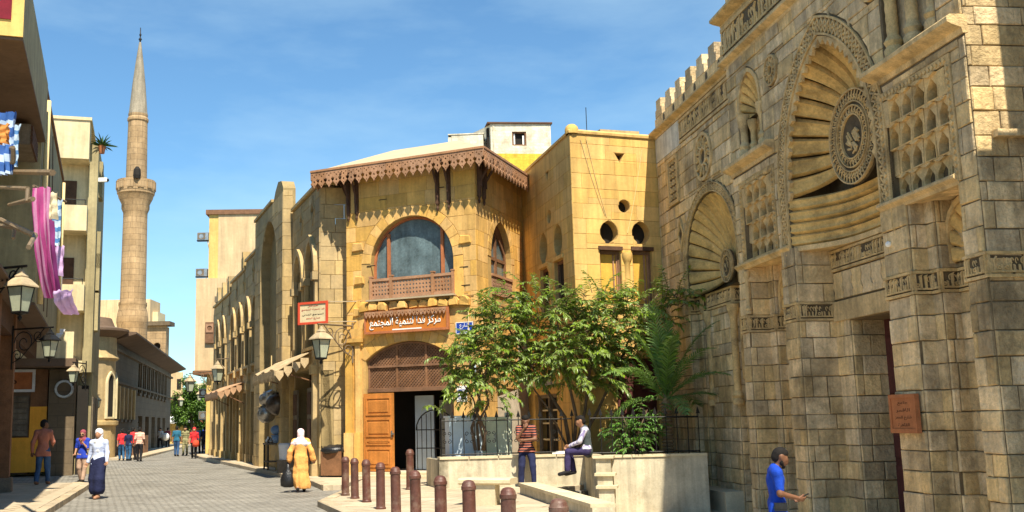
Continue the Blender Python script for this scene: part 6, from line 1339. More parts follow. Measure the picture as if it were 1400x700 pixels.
MB().box((-3, 0, 0), (3, 3, 2.4)).build('wall', 'ochre', kk); MB().add(*strip([(-3.4, 0), (.2, 0)], [(1.2, 2.3), (-1, 3.0), (-1, 2.9), (1.2, 2.2)])).build('white_canopy', 'c_white', kk); MB().add(*strip([(.3, 0), (3.6, 0)], [(1.2, 2.3), (-1, 3.4), (-1, 3.3), (1.2, 2.2)])).build('terracotta_canopy', 'plaque', kk)
# ================================================================== street furniture
rng = random.Random(71)
# ---- lanterns on scroll brackets
def lantern_parts(root, s=1.0, cap='lamp_roof', body='iron'):
    """four-sided lantern, its top at the root; s = height of the whole"""
    def q(p): return [(r * s, z * s) for r, z in p]
    g = MB().lathe(q([(.15, -.92), (.26, -.38)]), 4, rot=pi / 4); g.build('glass', 'lamp_glass', root)
    fr = MB()
    for k in range(4):
        a = pi / 4 + k * pi / 2; fr.tube([(.155 * s * cos(a), .155 * s * sin(a), -.93 * s), (.268 * s * cos(a), .268 * s * sin(a), -.37 * s)], .014 * s, 5)
    fr.lathe(q([(.16, -.95), (.175, -.93), (.175, -.90), (.15, -.90)]), 4, rot=pi / 4).lathe(q([(.265, -.40), (.285, -.39), (.285, -.36), (.26, -.355)]), 4, rot=pi / 4); fr.build('frame', body, root)
    MB().lathe(q([(.36, -.38), (.35, -.35), (.2, -.22), (.13, -.18), (.14, -.15), (.07, -.08), (.06, -.05), (.025, .0)]), 4, rot=pi / 4).build('cap', cap, root)
    MB().lathe(q([(.01, -1.1), (.04, -1.06), (.05, -1.02), (.02, -.99), (.09, -.96), (.14, -.94)]), 8).build('finial', body, root, smooth=True)
def scroll(mb, c, r, t, turns=1.6, y=0.0, flip=1, w=.014):
    mb.tube([(c[0] + flip * r * (1 - .8 * k / 20) * cos(t + turns * 2 * pi * k / 20), y, c[1] + r * (1 - .8 * k / 20) * sin(t + turns * 2 * pi * k / 20)) for k in range(21)], w, 5)
def bracket_lamp(label, px, py, Y, s, wx, wY, m='bronze_iron', blen=None, drop=0.0, name='wall_lantern', cap='lamp_roof'):
    """lantern whose top hangs at the pixel; the bracket runs to the wall point (wx px, depth wY)"""
    p = atY(px, py, Y); w = atY(wx, py, wY); d = Vector((w[0] - p[0], w[1] - p[1], 0)); L = d.length
    r = empty(name, p, atan2(d.y, d.x), label, 'lantern', 'street lanterns on iron brackets')
    lantern_parts(r, s, cap)
    b = MB(); k = s; zt = .06 * s + drop
    b.tube([(-.12 * s, 0, zt), (L, 0, zt)], .022 * s + .008, 6).tube([(0, 0, zt), (0, 0, -.02)], .012, 5)
    R = min(L * .3, .42 * s); scroll(b, (L - R * 1.15, zt - R * 1.1), R, 0, 1.5, w=.02 * s); scroll(b, (L - R * 2.5, zt - R * .62), R * .55, pi, 1.4, w=.017 * s); scroll(b, (L - R * .5, zt - R * 2.1), R * .45, .5, 1.3, w=.017 * s)
    b.tube([(L - R * 3.1, 0, zt), (L - R * 2, 0, zt - R * 1.2), (L - R * .9, 0, zt - R * 2.3), (L, 0, zt - R * 2.7)], .018 * s, 5)
    b.tube([(L, 0, zt + .1), (L, 0, zt - R * 3.2)], .03 * s, 6); b.build('bracket', m, r); return r
bracket_lamp('frosted lantern on a scroll bracket at the corner house', 439, 446, 31.6, 1.05, 482, 32.4)
bracket_lamp('frosted lantern halfway along the arcade, above the wooden awning', 298, 493, 54.5, 1.15, 345, 52.6)
bracket_lamp('frosted lantern at the far end of the arcade', 260, 512, 63, 1.1, 290, 61.0)
bracket_lamp('smallest lantern, in front of the distant tree', 273, 533, 84, .9, 289, 84)
bracket_lamp('large near lantern hanging at the left edge below the laundry', 30, 368, 21.5, .98, -14, 21.8, 'iron')
bracket_lamp('dark lantern on an ornate black bracket on the left', 69, 450, 27, .78, 18, 27.4, 'iron', cap='iron')
bracket_lamp('tan-roofed lantern in front of the cream house', 101, 497, 37, .72, 118, 38.0, 'iron')
bracket_lamp('small lantern before the rounded school corner', 134, 541, 52, .62, 112, 52, 'iron')
bracket_lamp('far lantern beside the narrow tan house', 247, 541, 95, 1.0, 238, 96, 'iron')
# ---- bollards
bz = .99; spots = [(472, 624), (485, 626), (501, 628), (520, 632), (541, 638), (568, 643), (602, 650), (641, 656), (694, 666), (765, 681), (560, 614)]
def make_bollard():
    r = empty('bollard', (0, 0, 0), 0)
    MB().lathe([(.1, 0), (.1, .04), (.09, .05), (.086, .07), (.083, .72), (.085, .74)], 18).build('post', 'bollard', r, smooth=40)
    MB().lathe([(.085, .74), (.094, .75), (.094, .79), (.085, .8), (.082, .825), (.06, .855), (.03, .868), (.005, .87)], 18).build('cap', 'bollard', r, smooth=40)
    return r
b0 = make_bollard(); wds = ['leftmost', 'second', 'third', 'fourth', 'fifth', 'sixth', 'seventh', 'eighth', 'ninth', 'tenth']
for i, (px, py) in enumerate(spots):
    o = b0 if i == 0 else copy_tree(b0); p = gr(px, py, bz if i < 10 else bz + .1)
    o.location = (p[0], p[1], bz - .87); o.rotation_euler = (rng.uniform(-.015, .015), rng.uniform(-.02, .02), rng.uniform(0, 3))
    if i < 10: tag(o, ('leftmost brown metal bollard of the front row' if i == 0 else 'nearest brown metal bollard, beside the low parapet' if i == 9 else f'{wds[i]} brown metal bollard from the left in the front row'), 'bollard', 'row of bollards on the plaza')
    else: o.scale = (1.1, 1.1, 1.12); tag(o, 'single brown bollard set back before the open door', 'bollard', 'row of bollards on the plaza')
# ---- stone bench
bp = gr(664, 692, PZ); bn_ = empty('stone_bench', (bp[0], bp[1], PZ), radians(-20), 'small stone slab bench in front of the planter', 'bench')
MB().add(*strip([(-.52, .18), (.52, .18)], [(-.26, .40), (.22, .40), (.26, .43), (.26, .49), (.22, .52), (-.22, .52), (-.26, .49)])).build('slab', 'coping', bn_)
for x in (0,): MB().prism_z([(-.2, -.2 + .18), (.2, -.2 + .18), (.17, .2 + .18), (-.17, .2 + .18)], 0, .40).build('leg', 'coping', bn_)
# ---- planter with coping, stepped end and fence
PL0 = Vector(gr(601, 669, PZ)[:2]); PL1 = Vector(col2(800, 640, 26.6)); ZT = .88
pn = empty('raised_planter', (PL0.x, PL0.y, 0), atan2(PL1.y - PL0.y, PL1.x - PL0.x), 'low whitewashed planter wall holding the trees', 'planter')
inv = pn.matrix_basis.inverted()
def loc2(p): q = inv @ Vector((p[0], p[1], 0)); return (q.x, q.y)
LP = (PL1 - PL0).length
c_ = col2(812, 640, 24.9); e_ = col2(968, 640, 25.2)
front = [(0, 0), (LP, 0), loc2(c_), loc2(e_)]
bkp = [loc2((MJ[0] - .1, MJ[1] - .6)), loc2((WCN[0] - .3, WCN[1] - .2)), (.6, 2.6), (0, 1.6)]
def wallseg(nm, a, b, z0, z1, th, m, par=None):
    d = Vector((b[0] - a[0], b[1] - a[1])); n_ = Vector((-d.y, d.x)).normalized() * th; return MB().prism_z([a, b, (b[0] + n_.x, b[1] + n_.y), (a[0] + n_.x, a[1] + n_.y)], z0, z1).build(nm, m, par or pn)
for i in range(3):
    wallseg('wall', front[i], front[i + 1], -.52, ZT - .06, .22, 'planter')
wallseg('wall', bkp[-1], front[0], 0, ZT - .06, .22, 'planter')
for i in range(3):
    a, b = Vector(front[i]), Vector(front[i + 1]); n = max(1, round((b - a).length / .8))
    for k in range(n):
        p0 = a.lerp(b, k / n + .003); p1 = a.lerp(b, (k + 1) / n - .003); d = (b - a).normalized(); nn = Vector((-d.y, d.x)); MB().prism_z([tuple(p0 - nn * .03), tuple(p1 - nn * .03), tuple(p1 + nn * .27), tuple(p0 + nn * .27)], ZT - .06, ZT).build('coping_slab', 'coping', pn)
MB().prism_z([(.12, .12), (LP + .05, .12), (front[2][0] + .1, front[2][1] + .12), (front[3][0] - .1, front[3][1] + .12)] + bkp, .4, .7).build('soil', 'soil', pn)
# stepped cheek wall coming towards the camera
st = empty('stepped_cheek_wall', (c_[0] + .22, c_[1] - .0, -.5), radians(-14), 'stepped whitewashed wall end with pale cap slabs beside the planter', 'wall')
for k, (y, zt, x) in enumerate(((-.28, ZT, 0), (-.62, .50, .06), (-.98, .24, .12))):
    MB().box((x - .14, y, 0), (x + .2, y + .35, zt + .5 - .06)).build('pier', 'planter', st); MB().box((x - .2, y - .06, zt + .5 - .06), (x + .27, y + .36, zt + .5)).build('cap_slab', 'coping', st)
# ---- low parapet along the sunken forecourt
lo = empty('low_parapet', (LW0[0], LW0[1], 0), atan2(_d[1], _d[0]), 'low stone parapet in the foreground running along the plaza edge', 'wall')
Lp_ = 6.4; x = 0
while x < Lp_ - .1:
    w = rng.uniform(.62, .9); MB().box((x + .005, 0, -.5), (x + w - .005, .36, .30)).build('stone_block', 'planter', lo); MB().box((x + .004, -.03, .30), (x + w - .004, .39, .36)).build('coping_slab', 'coping', lo); x += w
# ---- wrought-iron fence on the planter
fe = empty('iron_fence', pn.matrix_basis @ Vector((.1, .14, ZT)), pn.rotation_euler.z, 'black spiked iron fence standing on the planter', 'fence')
def spear(x, m, h=.98):
    m.tube([(x, 0, 0), (x, 0, h)], .013, 5)
FL = LP - .35; n = int(FL / .26)
for k in range(n + 1):
    m_ = MB(); x = FL * k / n; spear(x, m_); m_.add([(x - .05, -.006, .93), (x + .05, -.006, .93), (x, -.006, 1.1), (x - .05, .006, .93), (x + .05, .006, .93), (x, .006, 1.1)], [(0, 1, 2), (5, 4, 3), (0, 3, 4, 1), (1, 4, 5, 2), (2, 5, 3, 0)]); m_.build('spike_bar', 'iron', fe)
for z in (.05, .86): MB().tube([(0, 0, z), (FL, 0, z)], .016, 5).build('rail', 'iron', fe)
for k in range(0, n, 2):
    x = FL * (k + .5) / n; m_ = MB()
    for (zz_, fl) in ((.55, 1), (.36, -1)):
        for s_ in (1, -1):
            m_ = MB(); scroll(m_, (x + s_ * .055, zz_), .055, -pi / 2 * fl, 1.2 * fl, 0, s_, .009); m_.build('scroll', 'iron', fe)
f2 = empty('iron_fence', pn.matrix_basis @ Vector((front[2][0], front[2][1] + .16, ZT)), pn.rotation_euler.z + atan2(front[3][1] - front[2][1], front[3][0] - front[2][0]), 'black spiked iron fence behind the green bush, near the mosque', 'fence')
FL2 = math.hypot(front[3][0] - front[2][0], front[3][1] - front[2][1]) - .1
for k in range(11):
    m_ = MB(); x = FL2 * k / 10; spear(x, m_); m_.add([(x - .05, -.006, .93), (x + .05, -.006, .93), (x, -.006, 1.1), (x - .05, .006, .93), (x + .05, .006, .93), (x, .006, 1.1)], [(0, 1, 2), (5, 4, 3), (0, 3, 4, 1), (1, 4, 5, 2), (2, 5, 3, 0)]); m_.build('spike_bar', 'iron', f2)
for z in (.05, .86): MB().tube([(0, 0, z), (FL2, 0, z)], .016, 5).build('rail', 'iron', f2)
# ---- electric cabinets behind the fence
def cabinet(label, px, py, Y, w, h, d, m, rz):
    p = atY(px, py, Y); r = empty('electric_cabinet', (p[0], p[1], .72), rz, label, 'cabinet'); MB().box((-w / 2, 0, 0), (w / 2, d, h)).build('body', m, r); MB().box((-w / 2 - .03, -.03, h), (w / 2 + .03, d + .03, h + .05)).build('lid', m, r)
    MB().box((-w / 2 + .04, -.018, .08), (-.012, 0, h - .08)).build('door', m, r); MB().box((.012, -.018, .08), (w / 2 - .04, 0, h - .08)).build('door', m, r); MB().box((-.05, -.04, h * .5), (-.03, -.018, h * .62)).build('handle', 'steel', r)
cabinet('pale blue metal cabinet behind the planter fence', 637, 600, 26.9, .86, 1.1, .5, 'cab_blue', pn.rotation_euler.z); cabinet('cream metal cabinet to the right of the pale blue one', 679, 600, 27.4, .80, 1.06, .5, 'cab_cream', pn.rotation_euler.z)
pb_ = MB().box((-.1, 0, 0), (.1, .03, 1.1)).build('leaning_board', 'white'); p = atY(694, 585, 28.0); pb_.location = (p[0], p[1], .85); pb_.rotation_euler = (radians(-8), 0, radians(-12)); tag(pb_, 'white board leaning behind the cream cabinet', 'board')
pp = MB().cbox((0, 0, .02), (.42, .26, .03)).cbox((.05, .02, .05), (.3, .2, .03), .4).build('folded_papers', 'white'); p = pn.matrix_basis @ Vector((LP - .6, .1, ZT)); pp.location = p; tag(pp, 'folded newspapers lying on the planter between the two men', 'papers')
# ---- bin with a black bag
p = gr(453, 653, PZ); bi = empty('rubbish_bin', (p[0], p[1], PZ), radians(-20), 'square brown rubbish bin with black bag beside the corner pilaster', 'bin')
MB().add(*strip([(-.34, 0), (.34, 0)], [(0, .06), (.03, .06), (.06, .78), (0, .78)])).box((-.3, 0, .06), (.3, .5, .78)).build('body', 'brown_wood', bi)
bg_ = MB().lathe([(.36, .72), (.42, .76), (.43, .84), (.36, .92), (.3, .9), (.2, .97), (.05, .96)], 12, (0, .25, 0)); bg_.v = [(x + rng.uniform(-.03, .03), y + rng.uniform(-.03, .03), z + rng.uniform(-.025, .025)) for x, y, z in bg_.v]; bg_.build('bag', 'black_bag', bi, smooth=True)
for x in (-.33, .33):
    for y in (.02, .48): MB().tube([(x, y, 0), (x, y, .95)], .018, 5).build('leg', 'iron', bi)
MB().tube([(-.33, .02, .8), (.33, .02, .8)], .02, 5).build('rail', 'pipe', bi)
# ---- pots and wares in front of the open shop
def pot(label, px, py, Y, r, m, sq=.85, name='metal_pot', group='metal pots hung before the shop'):
    p = atY(px, py, Y); o = MB().lathe([(r * .2, -r * sq), (r * .75, -r * sq * .8), (r, -r * .15), (r * .95, r * .3), (r * .62, r * .62), (r * .55, r * .72), (r * .68, r * .8), (r * .5, r * .7)], 16).build(name, m, None, True, loc=p, rot=(rng.uniform(-.5, .5), rng.uniform(-.5, .5), 0)); tag(o, label, 'pot', group); return o
M['pot_tin'] = mat('dull_tin', (.36, .33, .29), rough=.35, metal=.8, var=.3, scale=8); M['pot_dark'] = mat('smoked_copper', (.10, .085, .075), rough=.35, metal=.7, var=.3, scale=8)
pot('round dull tin pot, lowest of the hanging pots', 364, 566, 38.6, .34, 'pot_tin'); pot('large dark pot, rightmost of the hanging pots', 379, 553, 38.0, .42, 'pot_dark'); pot('medium tin pot hanging highest on the left', 365, 546, 38.6, .30, 'pot_tin'); pot('small bright pot at the top of the hanging bunch', 370, 540, 38.3, .2, 'steel')
ps = atY(371, 520, 38.4); hk = MB().tube([(0, 0, .9), (0, 0, -.2)], .02, 5).tube([(0, 0, .5), (-.1, .1, -.2)], .012, 4).tube([(0, 0, .5), (.25, -.2, -.4)], .012, 4).build('hanging_ropes', 'pipe', None, loc=ps); tag(hk, 'ropes from which the metal pots hang', 'rope')
ap_ = gr(375, 643, PZ); stl = empty('ware_stand', (ap_[0], ap_[1], PZ), ar.rotation_euler.z + pi, 'dark metal stand with wares on the pavement before the shop', 'stand')
for x in (-.42, .42):
    for y in (-.3, .3): MB().tube([(x, y, 0), (x, y, .95)], .03, 6).build('leg', 'iron', stl)
MB().box((-.47, -.35, .92), (.47, .35, .98)).build('top', 'grey_wood', stl); MB().box((-.45, -.33, .3), (.45, .33, .34)).build('shelf', 'grey_wood', stl)
for k in range(9):
    x, y = -.36 + (k % 3) * .34, -.22 + (k // 3) * .2; r = rng.uniform(.07, .12); o = MB().lathe([(r * .6, 0), (r, r * .5), (r * .9, r * 1.2), (r * .3, r * 1.7), (r * .4, r * 2.3), (r * .2, r * 2.2)], 10).build('brass_jug', ['pot_tin', 'pot_dark', 'white'][k % 3], None, True, loc=stl.matrix_basis @ Vector((x, y, .98))); tag(o, ['dull tin', 'dark copper', 'white enamel'][k % 3] + ' jug in the ' + ['front', 'middle', 'back'][k // 3] + ' row on the dark stand', 'jug', 'jugs on the ware stand')
gp = gr(388, 647, PZ); g1 = MB().lathe([(.2, 0), (.24, .5), (.2, .55)], 12).build('white_bucket', 'c_white', None, 40, loc=(gp[0] + .05, gp[1], PZ + .45)); tag(g1, 'white bucket in front of the shop stand', 'bucket')
st2 = MB().box((-.25, -.2, 0), (.25, .2, .45)).build('low_crate', 'grey_wood', None, loc=(gp[0] + .05, gp[1], PZ), rot=(0, 0, .3)); tag(st2, 'low wooden crate under the white bucket', 'crate')
p = atY(378, 588, 38.0); ub = MB().ball((0, 0, 0), .22, 12, 8, (1, 1, .8)).lathe([(.1, -.45), (.2, -.18)], 10).build('blue_bag', 'pot_tin', None, True, loc=p); tag(ub, 'blue-grey bundle above the ware stand', 'bundle')
M['bundle'] = mat('blue_grey_plastic', (.12, .2, .34), rough=.4, var=.2, scale=8); ub.data.materials.clear(); ub.data.materials.append(M['bundle'])
# ---- cables over the street
def wire(label, a, b, sag, r=.012):
    a, b = Vector(a), Vector(b); o = MB().tube([a.lerp(b, t / 14) - Vector((0, 0, sag * sin(pi * t / 14))) for t in range(15)], r, 4).build('overhead_cable', 'iron'); tag(o, label, 'cable')
wire('thin cable strung low before the grey school', atY(120, 505, 58), atY(212, 486, 90), .6, .02)
M['leaf_bush'] = mat('bush_green', (0.10, 0.24, 0.03), rough=0.45, var=0.25, scale=1.5, bump=0, island=0.35, trans=0.3)
# ================================================================== trees and plants
def leaf_into(mb, p, d, n, L, W, curl=.25):
    """one pointed leaf: p base, d direction, n upper side"""
    s = d.cross(n)
    if s.length < 1e-4: s = d.cross(Vector((.3, .7, .2)))
    s.normalize(); n = s.cross(d).normalized(); b = len(mb.v)
    m1 = p + d * L * .33; m2 = p + d * L * .68 - n * L * curl * .35; t = p + d * L - n * L * curl; dn = n * W * .22
    mb.v += [tuple(p), tuple(m1 + s * W * .5 + dn), tuple(m2 + s * W * .42 + dn), tuple(t), tuple(m2 - s * W * .42 + dn), tuple(m1 - s * W * .5 + dn), tuple(m1), tuple(m2)]
    mb.f += [(b, b + 6, b + 1), (b + 1, b + 6, b + 7, b + 2), (b + 2, b + 7, b + 3), (b, b + 5, b + 6), (b + 5, b + 4, b + 7, b + 6), (b + 4, b + 3, b + 7)]
def spray(lm, tm, p, d, L, r, nleaf, ll, droop=.9, rr=None):
    """a twig that arches over, with leaves in two drooping rows"""
    rr = rr or random; pts = [Vector(p)]; d = Vector(d).normalized(); seg = L / 7
    for k in range(7): pts.append(pts[-1] + d * seg); d = (d + Vector((rr.uniform(-.08, .08), rr.uniform(-.08, .08), -droop * .16))).normalized()
    tm.tube(pts, [r * (1 - .8 * k / 7) for k in range(8)], 4, cap=False)
    for k in range(nleaf):
        t = .12 + .88 * (k + .5) / nleaf; x = t * 7; i = min(6, int(x)); q = pts[i].lerp(pts[i + 1], x - i); ax = (pts[i + 1] - pts[i]).normalized()
        sd = ax.cross(Vector((0, 0, 1)))
        if sd.length < .05: sd = Vector((rr.uniform(-1, 1), rr.uniform(-1, 1), 0))
        sd.normalize(); sg = 1 if k % 2 else -1
        dd = (ax * .75 + sd * sg * rr.uniform(.6, 1.0) + Vector((0, 0, rr.uniform(-.5, .12)))).normalized()
        leaf_into(lm, q, dd, Vector((rr.uniform(-.35, .35), rr.uniform(-.35, .35), 1)), ll * rr.uniform(.5, 1.25), ll * rr.uniform(.26, .40), rr.uniform(.1, .45))
def tree(name, label, base, stems, lobes, nspray, L, ll, nleaf, m, seed, group=None, leaf_up=.35, cat='tree'):
    """lobes: (centre, radii, weight)"""
    rr = random.Random(seed); t = empty(name, base, 0, label, cat, group); B = Vector(base); lm, tm, sm = MB(), MB(), MB()
    for st_ in stems: sm.tube([Vector(p) - B for p, r in st_], [r for p, r in st_], 7)
    tot = sum(l[2] for l in lobes)
    for (c, R, w) in lobes:
        c = Vector(c) - B
        for k in range(int(nspray * w / tot)):
            while True:
                u = Vector((rr.uniform(-1, 1), rr.uniform(-1, 1), rr.uniform(-1, 1)))
                if .12 < u.length < 1: break
            u = u.normalized() * (u.length ** .55)
            p = c + Vector((u.x * R[0], u.y * R[1], u.z * R[2])) * .8
            d = Vector((u.x * .8 + rr.uniform(-.4, .4), u.y * .8 + rr.uniform(-.4, .4), u.z * .5 + leaf_up + rr.uniform(-.2, .35)))
            spray(lm, tm, p, d, L * rr.uniform(.7, 1.25), .011, nleaf, ll, rr.uniform(.7, 1.5), rr)
    sm.build('trunk', 'bark', t, True); 
    tm.build('twigs', 'bark', t, kind='stuff'); lm.build('crown', m, t, kind='stuff'); return t
def P3(px, py, Y): return tuple(atY(px, py, Y))
k28 = FPX / 27.8
def lobe(px, py, Y, rx, ry, w, ryy=.9): return (P3(px, py, Y), (rx / k28, ryy, ry / k28), w)
tree('leafy_tree', 'bushy green tree with drooping leaves filling the planter', P3(782, 612, 27.6)[:2] + (.6,),
     [[(P3(780, 615, 27.6), .06), (P3(772, 570, 27.6), .05), (P3(745, 530, 27.7), .042), (P3(715, 480, 27.8), .03), (P3(690, 440, 27.9), .014)],
      [(P3(784, 615, 27.7), .055), (P3(788, 570, 27.7), .045), (P3(778, 525, 27.6), .035), (P3(765, 470, 27.5), .025), (P3(760, 410, 27.5), .012)],
      [(P3(788, 615, 27.6), .05), (P3(800, 560, 27.6), .04), (P3(806, 510, 27.7), .034), (P3(815, 450, 27.8), .022), (P3(820, 395, 27.8), .012)],
      [(P3(790, 612, 27.8), .05), (P3(818, 560, 27.9), .04), (P3(845, 500, 28.0), .03), (P3(870, 440, 28.0), .02), (P3(905, 395, 28.0), .01)],
      [(P3(776, 612, 27.5), .035), (P3(750, 560, 27.4), .03), (P3(725, 525, 27.3), .02), (P3(690, 500, 27.2), .01)]],
     [lobe(700, 470, 27.7, 62, 58, 4.2), lobe(760, 460, 27.5, 62, 58, 4.8), lobe(815, 462, 27.7, 58, 58, 4.4), lobe(862, 446, 27.9, 46, 42, 2.6), lobe(905, 416, 28.0, 40, 20, 1.1, .6), lobe(782, 505, 27.2, 70, 38, 3.0), lobe(745, 418, 27.6, 60, 20, 1.0, .7), lobe(815, 412, 27.7, 50, 18, .9, .7), lobe(690, 395, 27.6, 14, 18, .3, .3), lobe(935, 412, 28, 16, 12, .25, .3)],
     600, .8, .168, 22, 'leaf', 3)
tree('leafy_shrub', 'looser leafy tree on twisted stems before the pale blue cabinet', P3(655, 614, 26.5)[:2] + (.6,),
     [[(P3(650, 616, 26.5), .045), (P3(645, 585, 26.5), .04), (P3(657, 550, 26.5), .035), (P3(645, 515, 26.5), .02), (P3(640, 480, 26.5), .01)], [(P3(660, 616, 26.4), .05), (P3(664, 590, 26.4), .04), (P3(650, 560, 26.4), .034), (P3(662, 520, 26.4), .02), (P3(672, 470, 26.6), .012)], [(P3(655, 616, 26.6), .04), (P3(652, 580, 26.6), .034), (P3(668, 552, 26.5), .028), (P3(660, 510, 26.6), .016)], [(P3(664, 616, 26.5), .03), (P3(655, 575, 26.4), .028), (P3(647, 545, 26.4), .02), (P3(630, 520, 26.4), .01)]],
     [lobe(660, 490, 26.6, 40, 38, 3, .7), lobe(640, 520, 26.5, 34, 30, 1.4, .6), lobe(682, 448, 26.8, 26, 36, 1.6, .6), lobe(668, 540, 26.4, 26, 26, .7, .5), lobe(618, 490, 26.5, 14, 20, .35, .3), lobe(604, 560, 26.3, 10, 8, .12, .2)],
     190, .58, .17, 17, 'leaf', 7)
tree('green_bush', 'low bright bush spilling over the right end of the planter', P3(862, 606, 25.6)[:2] + (.7,),
     [[(P3(862, 612, 25.6), .03), (P3(860, 590, 25.5), .02), (P3(850, 565, 25.5), .01)], [(P3(866, 612, 25.6), .03), (P3(875, 585, 25.6), .02), (P3(885, 560, 25.6), .01)]],
     [lobe(862, 594, 25.5, 30, 14, 2.2, .45), lobe(882, 584, 25.7, 24, 14, 1.2, .4), lobe(845, 584, 25.6, 14, 12, .6, .3), lobe(868, 610, 25.2, 22, 6, .6, .2), lobe(890, 556, 25.8, 14, 14, .35, .3)], 200, .28, .085, 15, 'leaf_bush', 11, cat='bush')
# ---- young palm
pp0 = Vector(P3(913, 600, 26.6)); pr_ = empty('young_palm', (pp0.x, pp0.y, .6), 0, 'young palm with arching fronds between the tree and the mosque', 'palm')
rr = random.Random(17); tk = [(.13, 0), (.15, .1)]; z = .1
while z < 1.5: tk += [(.17 - .02 * z, z), (.13 - .02 * z, z + .05)]; z += .085
MB().lathe(tk + [(.1, z), (.05, z + .15)], 10).build('trunk', 'palm_trunk', pr_)
for k in range(26):
    a = 2.399 * k + rr.uniform(-.2, .2); el = radians(rr.uniform(30, 86) if k > 4 else rr.uniform(5, 20)); L = rr.uniform(1.6, 2.75) * (1 if el > .5 else .8); m = MB(); p = Vector((0, 0, 1.55)); d = Vector((cos(a) * cos(el), sin(a) * cos(el), sin(el))); pts = [p.copy()]
    for i in range(12): p = p + d * L / 12; pts.append(p.copy()); d = (d + Vector((0, 0, -.05 - .012 * i))).normalized()
    m.tube(pts, [.016 * (1 - .8 * i / 12) for i in range(13)], 4, cap=False)
    for i in range(27):
        t = .12 + .88 * i / 27; x = t * 12; j = min(11, int(x)); q = pts[j].lerp(pts[j + 1], x - j); ax = (pts[j + 1] - pts[j]).normalized(); sd = ax.cross(Vector((0, 0, 1)))
        if sd.length < .05: sd = Vector((1, 0, 0))
        sd.normalize(); ln = .38 * (sin(pi * min(1, t * 1.02)) ** .6 + .12)
        for sg in (1, -1):
            dd = (ax * .8 + sd * sg * .8 + Vector((0, 0, rr.uniform(-.05, .3)))).normalized(); e = q + dd * ln - Vector((0, 0, ln * ln * .6)); w = ax * .02; mid = q + dd * ln * .5; b = len(m.v)
            m.v += [tuple(q - w), tuple(q + w), tuple(mid + w * 1.2), tuple(e), tuple(mid - w * 1.2)]; m.f += [(b, b + 1, b + 2, b + 4), (b + 4, b + 2, b + 3)]
    m.build('frond', 'palm', pr_)
# ---- trees at the end of the street
def far_tree(label, lobes, Y, n, seed, leaf=.30):
    rr = random.Random(seed); b = atY(lobes[0][0], 592, Y); t = empty('street_tree', (b[0], b[1], 0), 0, label, 'tree', 'trees at the end of the street'); k = FPX / Y; lm, sm = MB(), MB()
    for (px, py, rx, ry, w) in lobes:
        c = Vector(atY(px, py, Y)) - Vector((b[0], b[1], 0)); R = (rx / k, rx / k * .9, ry / k)
        sm.tube([(0, 0, 0), (c.x * .3, 0, c.z * .4), (c.x * .8, c.y * .5, c.z * .8), tuple(c)], [.3, .22, .14, .05], 6)
        cl = [Vector((rr.gauss(0, .45), rr.gauss(0, .45), rr.gauss(0, .45))) for _ in range(26)]
        for i in range(int(n * w)):
            o = rr.choice(cl) + Vector((rr.gauss(0, .13), rr.gauss(0, .13), rr.gauss(0, .11)))
            p = c + Vector((o.x * R[0], o.y * R[1], o.z * R[2])); d = Vector((rr.uniform(-1, 1), rr.uniform(-1, 1), rr.uniform(-.7, .5))).normalized(); leaf_into(lm, p, d, Vector((rr.uniform(-.5, .5), rr.uniform(-.5, .5), 1)), leaf * rr.uniform(.7, 1.4), leaf * .55)
    sm.build('trunk', 'bark', t, True); lm.build('crown', 'leaf_far', t, kind='stuff'); return t
far_tree('big green tree closing the street, left of the beige block', [(262, 548, 25, 34, 1), (249, 568, 15, 20, .5), (277, 562, 17, 26, .6)], 112, 7000, 21, .26)
far_tree('smaller tree at the end of the street, behind the market kiosk', [(285, 570, 12, 16, .5), (246, 545, 9, 22, .4)], 160, 2600, 22)
